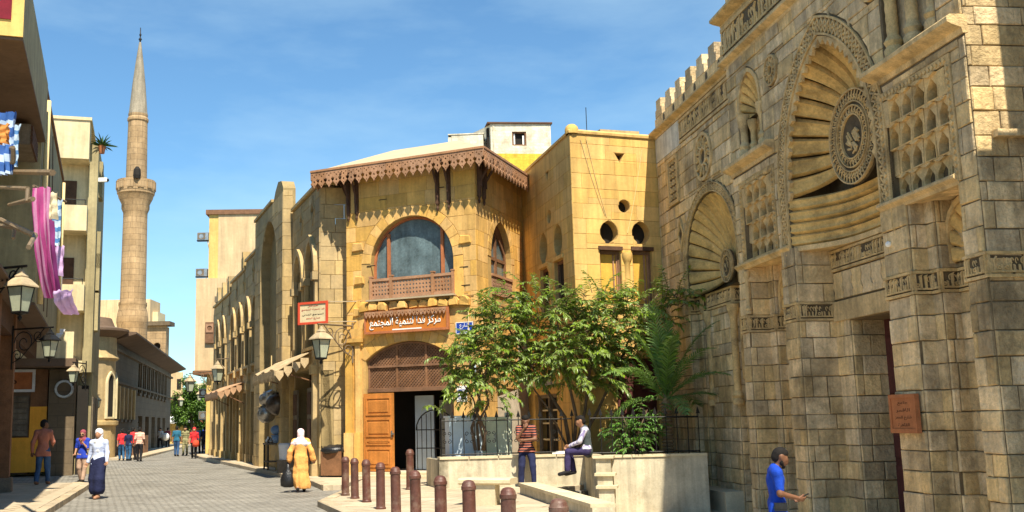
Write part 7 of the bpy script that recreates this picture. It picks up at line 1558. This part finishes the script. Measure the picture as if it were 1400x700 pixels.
# ================================================================== people
def surface(fn, lo, hi, res):
    """surface nets over a distance field: verts, quads"""
    lo = np.array(lo); n = np.maximum(4, np.ceil((np.array(hi) - lo) / res).astype(int) + 1)
    ax = [lo[i] + res * np.arange(n[i]) for i in range(3)]; X, Y, Z = np.meshgrid(*ax, indexing='ij'); D = fn(X, Y, Z); I = D < 0
    cs = np.zeros(n - 1, int); sl = lambda a, i, j, k: a[i:n[0] - 1 + i, j:n[1] - 1 + j, k:n[2] - 1 + k]
    for i in (0, 1):
        for j in (0, 1):
            for k in (0, 1): cs += sl(I, i, j, k)
    mk_ = (cs > 0) & (cs < 8); idx = -np.ones(n - 1, int); ids = np.argwhere(mk_); idx[mk_] = np.arange(len(ids)); acc = np.zeros((len(ids), 3)); cnt = np.zeros(len(ids))
    cor = [(i, j, k) for i in (0, 1) for j in (0, 1) for k in (0, 1)]
    for a in cor:
        for b in cor:
            if a < b and sum(abs(x - y) for x, y in zip(a, b)) == 1:
                da_ = D[ids[:, 0] + a[0], ids[:, 1] + a[1], ids[:, 2] + a[2]]; db = D[ids[:, 0] + b[0], ids[:, 1] + b[1], ids[:, 2] + b[2]]; x = (da_ < 0) != (db < 0)
                t = np.where(x, da_ / np.where(x, da_ - db, 1), 0)[:, None]; acc += np.where(x[:, None], np.array(a) + (np.array(b) - np.array(a)) * t, 0); cnt += x
    V = lo + res * (ids + acc / np.maximum(cnt, 1)[:, None]); Fs = []
    def q(ax_):
        o = [a for a in range(3) if a != ax_]; s0 = [slice(None)] * 3; s1 = [slice(None)] * 3; s0[ax_] = slice(0, -1); s1[ax_] = slice(1, None); c = I[tuple(s0)] != I[tuple(s1)]
        for p in np.argwhere(c):
            if p[o[0]] < 1 or p[o[1]] < 1 or p[o[0]] >= n[o[0]] - 1 or p[o[1]] >= n[o[1]] - 1: continue
            r = []
            for (u, v) in ((-1, -1), (0, -1), (0, 0), (-1, 0)):
                t = p.copy(); t[o[0]] += u; t[o[1]] += v; r.append(idx[tuple(t)])
            if min(r) < 0: continue
            fl = bool(I[tuple(p)]) ^ (ax_ == 1); Fs.append(tuple(r) if fl else tuple(reversed(r)))
    for a in range(3): q(a)
    return V, Fs
def field(prims, k=.03):
    def fn(X, Y, Z):
        D = np.full(X.shape, 9.0)
        for (a, ra, b, rb, fl) in prims:
            ax, ay, az = a; bx, by, bz = b; vx, vy, vz = bx - ax, (by - ay) / fl, bz - az; L = vx * vx + vy * vy + vz * vz + 1e-9; yy = (Y - ay) / fl
            t = np.clip(((X - ax) * vx + yy * vy + (Z - az) * vz) / L, 0, 1); d = np.sqrt((X - ax - t * vx) ** 2 + (yy - t * vy) ** 2 + (Z - az - t * vz) ** 2) - (ra + (rb - ra) * t)
            h = np.maximum(k - np.abs(D - d), 0) / k; D = np.minimum(D, d) - h * h * k * .25
        return D
    return fn
def sdf(prims, res, k=.03):
    P = np.array([[min(a[i], b[i]) - max(ra, rb) * max(1, fl) - .05 for i in range(3)] for a, ra, b, rb, fl in prims]).min(0); Q = np.array([[max(a[i], b[i]) + max(ra, rb) * max(1, fl) + .05 for i in range(3)] for a, ra, b, rb, fl in prims]).max(0)
    return surface(field(prims, k), P, Q, res)
STAND = dict(pelvis=(0, 0, .96), waist=(0, .0, 1.1), chest=(0, .0, 1.33), neck=(0, 0, 1.5), head=(0, .03, 1.645),
             shL=(-.175, 0, 1.43), shR=(.175, 0, 1.43), elL=(-.235, -.02, 1.16), elR=(.235, -.02, 1.16), wrL=(-.25, .06, .92), wrR=(.25, .06, .92),
             hiL=(-.09, 0, .94), hiR=(.09, 0, .94), knL=(-.1, .03, .51), knR=(.1, .03, .51), anL=(-.1, -.01, .09), anR=(.1, -.01, .09))
def cap(a, ra, b, rb, fl=1.0): return (tuple(a), ra, tuple(b), rb, fl)
def lerp3(a, b, t): return tuple(a[i] + (b[i] - a[i]) * t for i in range(3))
def crease(v, amp, seed=0):
    v = np.array(v); r = np.random.RandomState(seed)
    for f_, a in ((17, 1.0), (33, .55)):
        w = r.normal(size=(3, 3)) * np.array([1, 1, .55]); p = r.uniform(0, 6, 3); d = np.stack([np.sin(f_ * (v @ w[i]) / np.linalg.norm(w[i]) + p[i] + 1.5 * np.sin(v[:, 2] * 9)) for i in range(3)], 1); v += d * amp * a * np.array([1, 1, .4])
    return v
def person(label, base, face, pose=None, h=1.75, res=.018, skin='skin', top=None, sleeve=1.0, top_len=.0, bottom=None, skirt=None, dress=None, scarf=None, hair='hair', shoes='hair', beard=False, scarf_len=.12, shawl=0.0, build=1.0, hair_long=False, group='people in the street', z0=None, vest=None, sunglasses=False):
    """face: heading in degrees, 0 = looking away from the camera (+y), counter-clockwise"""
    J = dict(STAND); J.update(pose or {}); s = h / 1.75; r = empty('person', (base[0], base[1], base[2] if len(base) > 2 else 0), radians(face), label, 'person', group); r.scale = (s, s, s)
    B = build
    arm = []; leg = []
    for q in 'LR':
        arm += [cap(J['sh' + q], .052 * B, J['el' + q], .042), cap(J['el' + q], .041, J['wr' + q], .028)]
        leg += [cap(J['hi' + q], .088 * B, J['kn' + q], .058), cap(J['kn' + q], .056, J['an' + q], .038)]
    tor = [cap(J['pelvis'], .125 * B, J['waist'], .115 * B, .72), cap(J['waist'], .115 * B, J['chest'], .145 * B, .70), cap(J['chest'], .14 * B, lerp3(J['shL'], J['shR'], .5), .10, .7), cap(J['shL'], .062, J['shR'], .062, .9)]
    hd = np.array(J['head']); nk = np.array(J['neck']); up = hd - nk; up = up / np.linalg.norm(up)
    fwd = np.array(J.get('look', (0, 1, 0)), float); fwd = fwd - up * (fwd @ up); fwd /= np.linalg.norm(fwd); rt_ = np.cross(fwd, up)
    def H(x, y, z): return tuple(hd + rt_ * x + fwd * y + up * z)
    head = [cap(nk, .052, H(0, 0, -.06), .05), cap(H(0, -.015, .035), .088, H(0, .02, -.01), .082), cap(H(0, .03, -.03), .06, H(0, .05, -.075), .045), cap(H(0, .085, .01), .014, H(0, .105, -.025), .018), cap(H(-.08, 0, 0), .016, H(-.08, -.01, .02), .02), cap(H(.08, 0, 0), .016, H(.08, -.01, .02), .02), cap(H(-.03, .075, .02), .014, H(.03, .075, .02), .014), cap(H(-.02, .085, -.048), .012, H(.02, .085, -.048), .012)]
    feet = []
    for q in 'LR':
        an = np.array(J['an' + q]); kn = np.array(J['kn' + q]); tf = np.array(J.get('to' + q, an + np.array([0, .16, -.05]))); feet.append([cap(an + (tf - an) * -.15 + np.array([0, 0, -.03]), .04, tf, .035)])
    V1, F1 = sdf(arm + leg + tor + head + feet[0] + feet[1], res, .04)
    # hands: palm, four unequal bent fingers and a thumb leaving the side of the palm
    V = [V1]; F = list(F1); off = len(V1)
    for q, sg in (('L', -1), ('R', 1)):
        el, wr = np.array(J['el' + q]), np.array(J['wr' + q]); d = wr - el; d /= np.linalg.norm(d); cu = np.array(J.get('curl' + q, (0, .5, -.2)), float); c = cu - d * (cu @ d); c = c / max(np.linalg.norm(c), 1e-6); side = np.cross(d, c)
        hp = [cap(wr, .024, wr + d * .05, .03), cap(wr + d * .03 + side * .018, .02, wr + d * .085 + side * .026, .016), cap(wr + d * .03 - side * .018, .02, wr + d * .085 - side * .026, .016)]
        for i, L in enumerate((.066, .078, .074, .058)):
            b0_ = wr + d * .085 + side * (.027 - .018 * i); b1 = b0_ + (d * .85 + c * .35) * L * .5; b2 = b1 + (d * .45 + c * .8) * L * .55; hp += [cap(b0_, .0095, b1, .009), cap(b1, .009, b2, .0075)]
        t0_ = wr + d * .03 + side * .03; t1 = t0_ + (d * .6 + side * .6 + c * .3) * .045; hp += [cap(t0_, .013, t1, .011), cap(t1, .011, t1 + (d * .8 + c * .5) * .035, .009)]
        v, f = sdf(hp, .0075 if res < .02 else .011, .008); V.append(v); F += [tuple(i + off for i in g) for g in f]; off += len(v)
    V = np.concatenate(V); mk('body', V, F, skin, r, True, recalc=False)
    if top:
        up_ = [(a, ra * 1.0 + .022, b, rb + .024, fl) for a, ra, b, rb, fl in tor]; lo_ = lerp3(J['pelvis'], lerp3(J['hiL'], J['hiR'], .5), 1.0); up_.append(cap(J['pelvis'], .15 * B, (lo_[0], lo_[1], lo_[2] - top_len), .155 * B, .74)); hem = min(J['hiL'][2], J['hiR'][2]) - .02 - top_len
        for q in 'LR': up_.append(cap(lerp3(J['hi' + q], J['waist'], .5), .115 * B, lerp3(J['hi' + q], J['kn' + q], .12 + top_len), .122 * B))
        for q in 'LR':
            up_.append(cap(J['sh' + q], .068 * B, lerp3(J['sh' + q], J['el' + q], min(1, sleeve * 1.6)), .056))
            if sleeve > .65: up_.append(cap(J['el' + q], .055, lerp3(J['el' + q], J['wr' + q], min(.95, (sleeve - .6) * 2.5)), .042))
        v, f = sdf(up_, res, .03); v = crease(v, .006, len(v) % 97); v[v[:, 2] < hem, 2] = hem; o = mk('shirt', v, f, top, r, True, recalc=False)
        cv = [cap(lerp3(J['neck'], J['chest'], .12), .066, lerp3(J['neck'], J['chest'], .22), .075)]; v, f = sdf(cv, res * .8, .01); mk('collar', v, f, top, r, True, recalc=False)
        if vest:
            v, f = sdf([(a, ra + .036, b, rb + .036, fl) for a, ra, b, rb, fl in tor[:3]], res, .03); mk('vest', v, f, vest, r, True, recalc=False)
    if bottom:
        lo_ = [cap(J['pelvis'], .142 * B, lerp3(J['hiL'], J['hiR'], .5), .14 * B, .76)]
        for q in 'LR': lo_ += [cap(J['hi' + q], .105 * B, J['kn' + q], .078), cap(J['kn' + q], .076, lerp3(J['kn' + q], J['an' + q], .93), .066)]
        v, f = sdf(lo_, res, .03); v = crease(v, .007, len(v) % 89); mk('trousers', v, f, bottom, r, True, recalc=False)
    if skirt:
        m, zb, rb_ = skirt; hk_ = [cap(J['hi' + q], .125 * B, J['kn' + q], .13) for q in 'LR']; c = lerp3(J['anL'], J['anR'], .5); v, f = sdf([cap(J['waist'], .125 * B, J['pelvis'], .155 * B, .76), cap(J['pelvis'], .16 * B, (c[0], c[1] + .02, zb + rb_ * .7), rb_, .8), cap(J['knL'], .13, (J['anL'][0], J['anL'][1], zb + .12), .12), cap(J['knR'], .13, (J['anR'][0], J['anR'][1], zb + .12), .12)] + hk_, res, .05); v = np.array(v); cut = v[:, 2] < zb; v[cut, 2] = zb; mk('skirt', v, f, m, r, True, recalc=False)
    if dress:
        m, zb, rb_ = dress; c = lerp3(J['anL'], J['anR'], .5); g = [(a, ra + .03, b, rb + .035, fl) for a, ra, b, rb, fl in tor] + [cap(J['pelvis'], .175 * B, (c[0], c[1], zb + .2), rb_, .82), cap((c[0], c[1], zb + .3), rb_, (c[0] + .05, c[1], zb + .1), rb_ * 1.02, .85)]
        for q in 'LR': g += [cap(J['sh' + q], .075, J['el' + q], .075), cap(J['el' + q], .075, lerp3(J['el' + q], J['wr' + q], .9), .085)]
        v, f = sdf(g, res, .04); v = crease(v, .0035, 5); v[v[:, 2] < zb, 2] = zb
        v[:, 0] += .012 * np.sin(v[:, 2] * 9 + v[:, 0] * 30) * (v[:, 2] < 1.0); v[:, 1] += .014 * np.sin(np.arctan2(v[:, 1], v[:, 0]) * 9) * np.clip(1.1 - v[:, 2], 0, 1); mk('dress', v, f, m, r, True, recalc=False)
    if scarf:
        g = [cap(H(0, -.03, .05), .105, H(0, -.02, -.02), .1), cap(H(0, -.02, -.05), .09, tuple(nk + np.array([0, .0, -.02])), .1), cap(tuple(nk + np.array([-.08, 0, -.05])), .085, tuple(nk + np.array([.08, 0, -.05])), .085), cap(tuple(nk + np.array([0, .03, -.04])), .1, tuple(nk + np.array([0, .05, -.06 - scarf_len])), .09, .8), cap(tuple(nk + np.array([0, -.05, -.04])), .1, tuple(nk + np.array([0, -.06, -.06 - scarf_len])), .1, .7)]
        if shawl: g += [cap(J['shL'], .085, lerp3(J['shL'], J['elL'], shawl), .09), cap(J['shR'], .085, lerp3(J['shR'], J['elR'], shawl), .09), cap(tuple(nk + np.array([-.1, -.06, -.1])), .1, tuple(nk + np.array([.1, -.06, -.12])), .1, .8)]
        fs = field(g, .03); face_o = field([cap(H(0, .12, .03), .07, H(0, .12, -.05), .062)], .01); P = np.array([[min(a[i], b[i]) - max(ra, rb) - .05 for i in range(3)] for a, ra, b, rb, fl in g]).min(0); Q = np.array([[max(a[i], b[i]) + max(ra, rb) + .05 for i in range(3)] for a, ra, b, rb, fl in g]).max(0)
        v, f = surface(lambda X, Y, Z: np.maximum(fs(X, Y, Z), -face_o(X, Y, Z)), P, Q, min(res, .016)); mk('headscarf', v, f, scarf, r, True, recalc=False)
    elif hair:
        g = [cap(H(0, -.03, .055), .092, H(0, -.02, .05), .09), cap(H(0, -.045, .03), .085, H(0, -.05, -.01), .078), cap(H(0, .03, .09), .05, H(0, -.02, .1), .05)] + ([cap(H(0, -.06, .0), .085, H(0, -.07, -.14), .08)] if hair_long else [])
        v, f = sdf(g, min(res, .016), .02); mk('hair', v, f, hair, r, True, recalc=False)
    if res < .02:
        for x in (-.032, .032):
            e = MB().ball((0, 0, 0), .011, 6, 5); o = e.build('eye', 'white', r, True, loc=H(x, .077, .012)); MB().ball((0, 0, 0), .0075, 6, 5).build('iris', 'hair', o, True, loc=(fwd[0] * .006, fwd[1] * .006, fwd[2] * .006)); MB().tube([np.array(H(x - .018, .088, .036)), np.array(H(x, .093, .042)), np.array(H(x + .018, .086, .037))], .005, 4).build('eyebrow', 'hair', r)
    if sunglasses:
        g = MB()
        for x in (-.035, .035): g.ball(H(x, .1, .012), .032, 8, 6, (1, .5, .8))
        g.tube([H(-.08, .02, .02), H(-.06, .09, .02), H(.06, .09, .02), H(.08, .02, .02)], .006, 4); g.build('sunglasses', 'dark', r, True)
    if beard:
        v, f = sdf([cap(H(-.05, .03, -.06), .03, H(0, .075, -.095), .032), cap(H(.05, .03, -.06), .03, H(0, .075, -.095), .032), cap(H(-.07, .015, -.02), .018, H(-.06, .03, -.06), .026), cap(H(.07, .015, -.02), .018, H(.06, .03, -.06), .026), cap(H(-.02, .1, -.04), .01, H(.02, .1, -.04), .01)], .011, .015); mk('beard', v, f, 'hair', r, True, recalc=False)
    if shoes:
        for q, fp in zip('LR', feet):
            (a, ra, b, rb, fl) = fp[0]; v, f = sdf([cap(a, ra + .012, b, rb + .01)], .014 if res < .02 else .025, .01); v = np.array(v); lo2 = min(a[2], b[2]) - .045; v[v[:, 2] < lo2, 2] = lo2; mk('shoe', v, f, shoes, r, True, recalc=False)
    return r
def fab(n, c, **k):
    M[n] = mat(n, c, rough=.85, var=k.pop('var', .12), scale=6, bump=k.pop('bump', 1.0), bscale=13, **k); return n
fab('blue_polo', (.006, .05, .40)); fab('jeans', (.035, .085, .19), var=.25); fab('teal_jeans', (.03, .10, .20), var=.2); fab('navy', (.012, .016, .055)); fab('salmon', (.52, .19, .11), stripes=((.30, .12, .09), 0, .03, .5)); fab('pale_blue', (.50, .57, .78)); fab('scarf_white', (.72, .74, .80)); fab('orange_dress', (.74, .36, .10)); fab('scarf_pink', (.84, .74, .72), stain=(.72, .16, .20), stain_amt=.9, stain_scale=7.0); fab('striped_tee', (.022, .016, .025), stripes=((.42, .13, .08), 2, .06, .4)); fab('plaid', (.56, .54, .62), stripes=((.26, .22, .40), 0, .055, .35)); fab('vest_grey', (.06, .075, .08)); fab('purple_jeans', (.035, .026, .085)); fab('royal', (.02, .05, .40)); fab('khaki', (.42, .28, .20)); fab('red_shirt', (.60, .03, .035)); fab('teal', (.02, .12, .20)); fab('pink_stripe', (.66, .30, .22), stripes=((.72, .55, .42), 2, .09, .5)); fab('black_cloth', (.014, .013, .015)); fab('olive_cloth', (.36, .33, .17), stripes=((.16, .15, .07), 2, .11, .5)); fab('white_cotton', (.75, .74, .72)); fab('sky_shirt', (.04, .22, .46)); fab('maroon_cloth', (.26, .06, .08)); fab('shoe_white', (.6, .55, .5)); fab('stripe_pants', (.45, .42, .44), stripes=((.06, .05, .08), 0, .05, .5))
# -- man walking with a phone, cut off by the lower edge
p = atY(1057, 613, 15.0); zg = p[2] - 1.78
man = person('man in royal blue polo shirt looking at a phone beside the mosque', (p[0], p[1], -.5), -98, dict(head=(0, .09, 1.625), neck=(0, .03, 1.5), look=(0, 1, -.55), elR=(.22, .02, 1.15), wrR=(.10, .27, 1.08), elL=(-.22, -.03, 1.14), wrL=(-.10, .24, 1.07), curlR=(-.6, .1, .3), curlL=(.6, .1, .3), knL=(-.1, .14, .52), anL=(-.1, -.02, .1), knR=(.1, .0, .5), anR=(.1, -.22, .13)), h=(p[2] + .5) * 1.0 / 1.005, res=.015, skin='skin_dark', top='blue_polo', sleeve=.5, top_len=.12, bottom='teal_jeans', beard=True)
man['group'] = 'people in the street'
ph = MB().cbox((0, 0, 0), (.075, .15, .012)).build('phone', 'black_bag', None, loc=man.matrix_basis @ Vector((.0, .37, 1.10)), rot=(radians(25), 0, radians(-98))); tag(ph, 'dark mobile phone held by the man in blue', 'phone')
pc_ = MB().cbox((0, 0, 0), (.17, .06, .11)).cbox((0, -.034, .01), (.15, .01, .07)).build('belt_pouch', 'black_bag', None, loc=man.matrix_basis @ Vector((.20, .02, .97)), rot=(0, 0, radians(-98 + 80))); tag(pc_, 'small black pouch on the hip of the man in blue', 'pouch')
# -- man leaning on the planter, hand to his face
q_ = pn.matrix_basis @ Vector((1.0, 0, 0)); p = atY(722, 657, 25.9); s_ = (pn.matrix_basis.inverted() @ Vector((p[0], p[1], 0))); w_ = pn.matrix_basis @ Vector((s_.x, -.30, 0))
person('man in a striped dark shirt leaning on the planter, hand on face', (w_.x, w_.y, PZ), 176, dict(pelvis=(0, -.12, .93), waist=(0, -.1, 1.07), chest=(0, -.03, 1.29), neck=(0, .03, 1.45), head=(0, .09, 1.575), look=(0, 1, -.5), shL=(-.17, -.01, 1.4), shR=(.17, -.01, 1.4), hiL=(-.09, -.12, .91), hiR=(.09, -.12, .91), knL=(-.15, .06, .5), anL=(-.16, .12, .09), knR=(.13, .03, .5), anR=(.14, .05, .09), elL=(-.22, .12, 1.14), wrL=(.06, .24, 1.12), elR=(.2, .15, 1.17), wrR=(.04, .24, 1.40), curlL=(.2, -.4, .1), curlR=(-.2, -.5, .2)), h=1.76, res=.016, skin='skin_dark', top='striped_tee', sleeve=.45, top_len=.06, bottom='navy', shoes='black_cloth')
# -- man sitting on the planter corner
p = Vector((c_[0], c_[1])) + Vector((-.05, .18)); sx_, sy_ = p.x - .05, p.y - .02
person('seated man in a pale checked shirt and dark vest on the planter corner', (sx_, sy_, ZT + .02 - .02), 82, dict(pelvis=(0, .0, .10), waist=(0, .02, .25), chest=(0, .05, .48), neck=(0, .1, .65), head=(0, .15, .785), look=(0, 1, -.35), shL=(-.175, .06, .58), shR=(.175, .06, .58), hiL=(-.1, .03, .10), hiR=(.1, .03, .10), knL=(-.12, .47, .09), knR=(.12, .44, .09), anL=(-.14, .5, -.35), anR=(.1, .36, -.36), toL=(-.15, .68, -.42), toR=(.1, .54, -.43), elL=(-.24, .18, .33), wrL=(-.1, .42, .22), elR=(.24, .18, .33), wrR=(.06, .42, .23)), h=1.75, res=.016, skin='skin', top='plaid', sleeve=1.0, top_len=-.07, bottom='purple_jeans', vest='vest_grey', shoes='black_cloth')
# -- woman in the orange dress walking away
p = gr(411, 673, 0)
wo = person('woman in a long orange dress and pink-white headscarf carrying a black bag', (p[0], p[1], 0), 8, dict(anL=(-.08, -.14, .12), anR=(.1, .16, .09), knR=(.1, .12, .5), elL=(-.3, -.04, 1.15), wrL=(-.33, .02, .9), elR=(.3, -.06, 1.16), wrR=(.36, -.02, .92)), h=1.58, res=.016, dress=('orange_dress', .1, .24), scarf='scarf_pink', scarf_len=.16, shawl=.22, build=1.12, shoes='black_cloth')
ws = wo.matrix_basis; bgp = ws @ Vector((-.36, .02, .50)); bag = MB().lathe([(.1, -.32), (.19, -.28), (.2, -.12), (.14, .04), (.05, .16), (.03, .36)], 10); bag.v = [(x * 1.0, y * .6, z) for x, y, z in bag.v]; o = bag.build('black_bag', 'black_bag', None, True, loc=bgp); tag(o, 'black plastic bag held by the woman in orange', 'bag')
# -- woman in white headscarf walking towards the camera
p = gr(133, 682, 0)
person('woman in white headscarf, pale blue blouse and long navy skirt walking closer', (p[0], p[1], 0), 172, dict(anL=(-.08, .14, .09), knL=(-.09, .12, .5), anR=(.09, -.12, .12), elL=(-.24, .0, 1.16), wrL=(-.3, .14, .95), elR=(.25, -.04, 1.16), wrR=(.3, .0, .93)), h=1.68, res=.016, top='pale_blue', sleeve=1, top_len=.03, skirt=('navy', .12, .215), scarf='scarf_white', scarf_len=.2, shoes='skin', build=1.02)
# -- man in the salmon shirt, seen from behind
p = gr(57, 663, PZ)
person('man in a salmon striped shirt and blue jeans, seen from behind', (p[0], p[1], PZ), 10, dict(look=(.75, .7, 0), head=(.01, .03, 1.645), elL=(-.27, -.04, 1.16), wrL=(-.28, -.02, .90), elR=(.25, .06, 1.17), wrR=(.2, .24, 1.1), anL=(-.14, -.06, .09), anR=(.13, .1, .09), knR=(.12, .08, .5)), h=1.86, res=.016, skin='skin_dark', top='salmon', sleeve=1.05, top_len=.14, bottom='jeans', shoes='brown_wood', hair='hair')
# -- woman in royal blue with sunglasses, and a child half hidden
p = gr(111, 668, 0); person('woman in a royal blue top and sunglasses with a brown scarf', (p[0] - 1.2, p[1] + 3.5, 0), 175, dict(elL=(-.22, .1, 1.15), wrL=(-.05, .2, 1.38), anL=(-.08, .1, .09), anR=(.08, -.1, .1), wrR=(.2, .15, 1.0)), h=1.66, res=.018, top='royal', sleeve=.6, top_len=.1, bottom='khaki', scarf='maroon_cloth', scarf_len=.1, sunglasses=True, shoes='hair')
p = gr(119, 668, 0); person('child in a white top and striped trousers behind the woman in white', (p[0] - .15, p[1] + 1.0, 0), 150, dict(anL=(-.1, .22, .1), knL=(-.1, .18, .5), anR=(.1, -.15, .1)), h=1.38, res=.018, skin='skin', top='white_cotton', sleeve=.5, bottom='stripe_pants')
# -- groups farther down the street
def walker(label, px, py, face, top, bottom, h=1.72, z=0.0, scarf=None, skirt=None, dress=None, skin='skin', ph=0.0, res=.026, shoes='hair', sleeve=.6, dpx=0):
    p = gr(px, py, z); a = .16 * sin(ph * 6.28 + 1); person(label, (p[0], p[1], z), face, dict(anL=(-.1, a, .1), knL=(-.1, .05 + a * .6, .5), anR=(.1, -a, .1), knR=(.1, .05 - a * .3, .5), wrL=(-.24, -a * .8 + .05, .92), wrR=(.24, a * .8 + .05, .92)), h=h, res=res, top=top, bottom=bottom, scarf=scarf, skirt=skirt, dress=dress, skin=skin, shoes=shoes, sleeve=sleeve)
walker('person in a red top and turquoise trousers, leftmost of the group by the school', 166, 630, 20, 'red_shirt', 'teal_jeans', 1.66, ph=.1)
walker('person with a dark blue bundle on the shoulder, in the group by the school', 175, 630, -10, 'navy', 'teal_jeans', 1.6, ph=.3)
walker('man in a red shirt and black trousers in the group by the school', 181, 629, 0, 'red_shirt', 'black_cloth', 1.74, ph=.5)
walker('man in pink striped shirt and black trousers, rightmost of the school group', 190, 631, 5, 'pink_stripe', 'black_cloth', 1.74, ph=.2, skin='skin_dark')
walker('person in black standing near the school shops', 205, 612, 180, 'black_cloth', 'black_cloth', 1.78, .11, ph=.4); walker('person in white shirt and black trousers carrying a white sack', 219, 614, 160, 'white_cotton', 'black_cloth', 1.7, .0, ph=.6)
walker('man in a teal shirt and jeans walking up the middle of the street', 241, 624, 0, 'teal', 'jeans', 1.78, ph=.25); walker('person in an olive patterned robe beside the man in teal', 253, 623, 175, 'olive_cloth', 'olive_cloth', 1.74, ph=.8)
walker('woman in red headscarf and red top with black trousers', 265, 627, 190, 'red_shirt', 'black_cloth', 1.68, ph=.15, scarf='red_shirt'); walker('man in a bright blue shirt with a pale bag, beside the woman in red', 270, 621, 175, 'sky_shirt', 'black_cloth', 1.74, ph=.5)
walker('person in dark clothes close to the arcade corner', 279, 621, 10, 'navy', 'black_cloth', 1.7, ph=.3); walker('person in a maroon top far down the street', 229, 613, 0, 'maroon_cloth', 'black_cloth', 1.7, ph=.7); walker('person in purple by the arcade, behind the one in dark clothes', 284, 617, 170, 'purple_jeans', 'black_cloth', 1.64, ph=.1)
walker('person in dark blue at the kerb by the arcade corner', 281, 615, 30, 'royal', 'navy', 1.8, ph=.9)
p = gr(265, 627, 0); o = MB().lathe([(.12, -.2), (.2, -.1), (.17, .1), (.05, .18)], 8).build('red_handbag', 'red_paint', None, True, loc=(p[0] + .15, p[1] - .25, .85)); tag(o, 'red handbag of the woman in red', 'bag')
p = gr(219, 614, 0); o = MB().ball((0, 0, 0), .32, 10, 8, (1, .8, 1)).build('white_sack', 'white', None, True, loc=(p[0] + .5, p[1] - .3, 1.0)); tag(o, 'round white sack beside the person in a white shirt', 'sack')
p = gr(272, 621, 0); o = MB().ball((0, 0, 0), .2, 8, 6, (.7, .5, 1.3)).build('pale_bag', 'cab_cream', None, True, loc=(p[0] + .25, p[1] - .2, .75)); tag(o, 'pale yellow bag hanging beside the man in bright blue', 'bag')
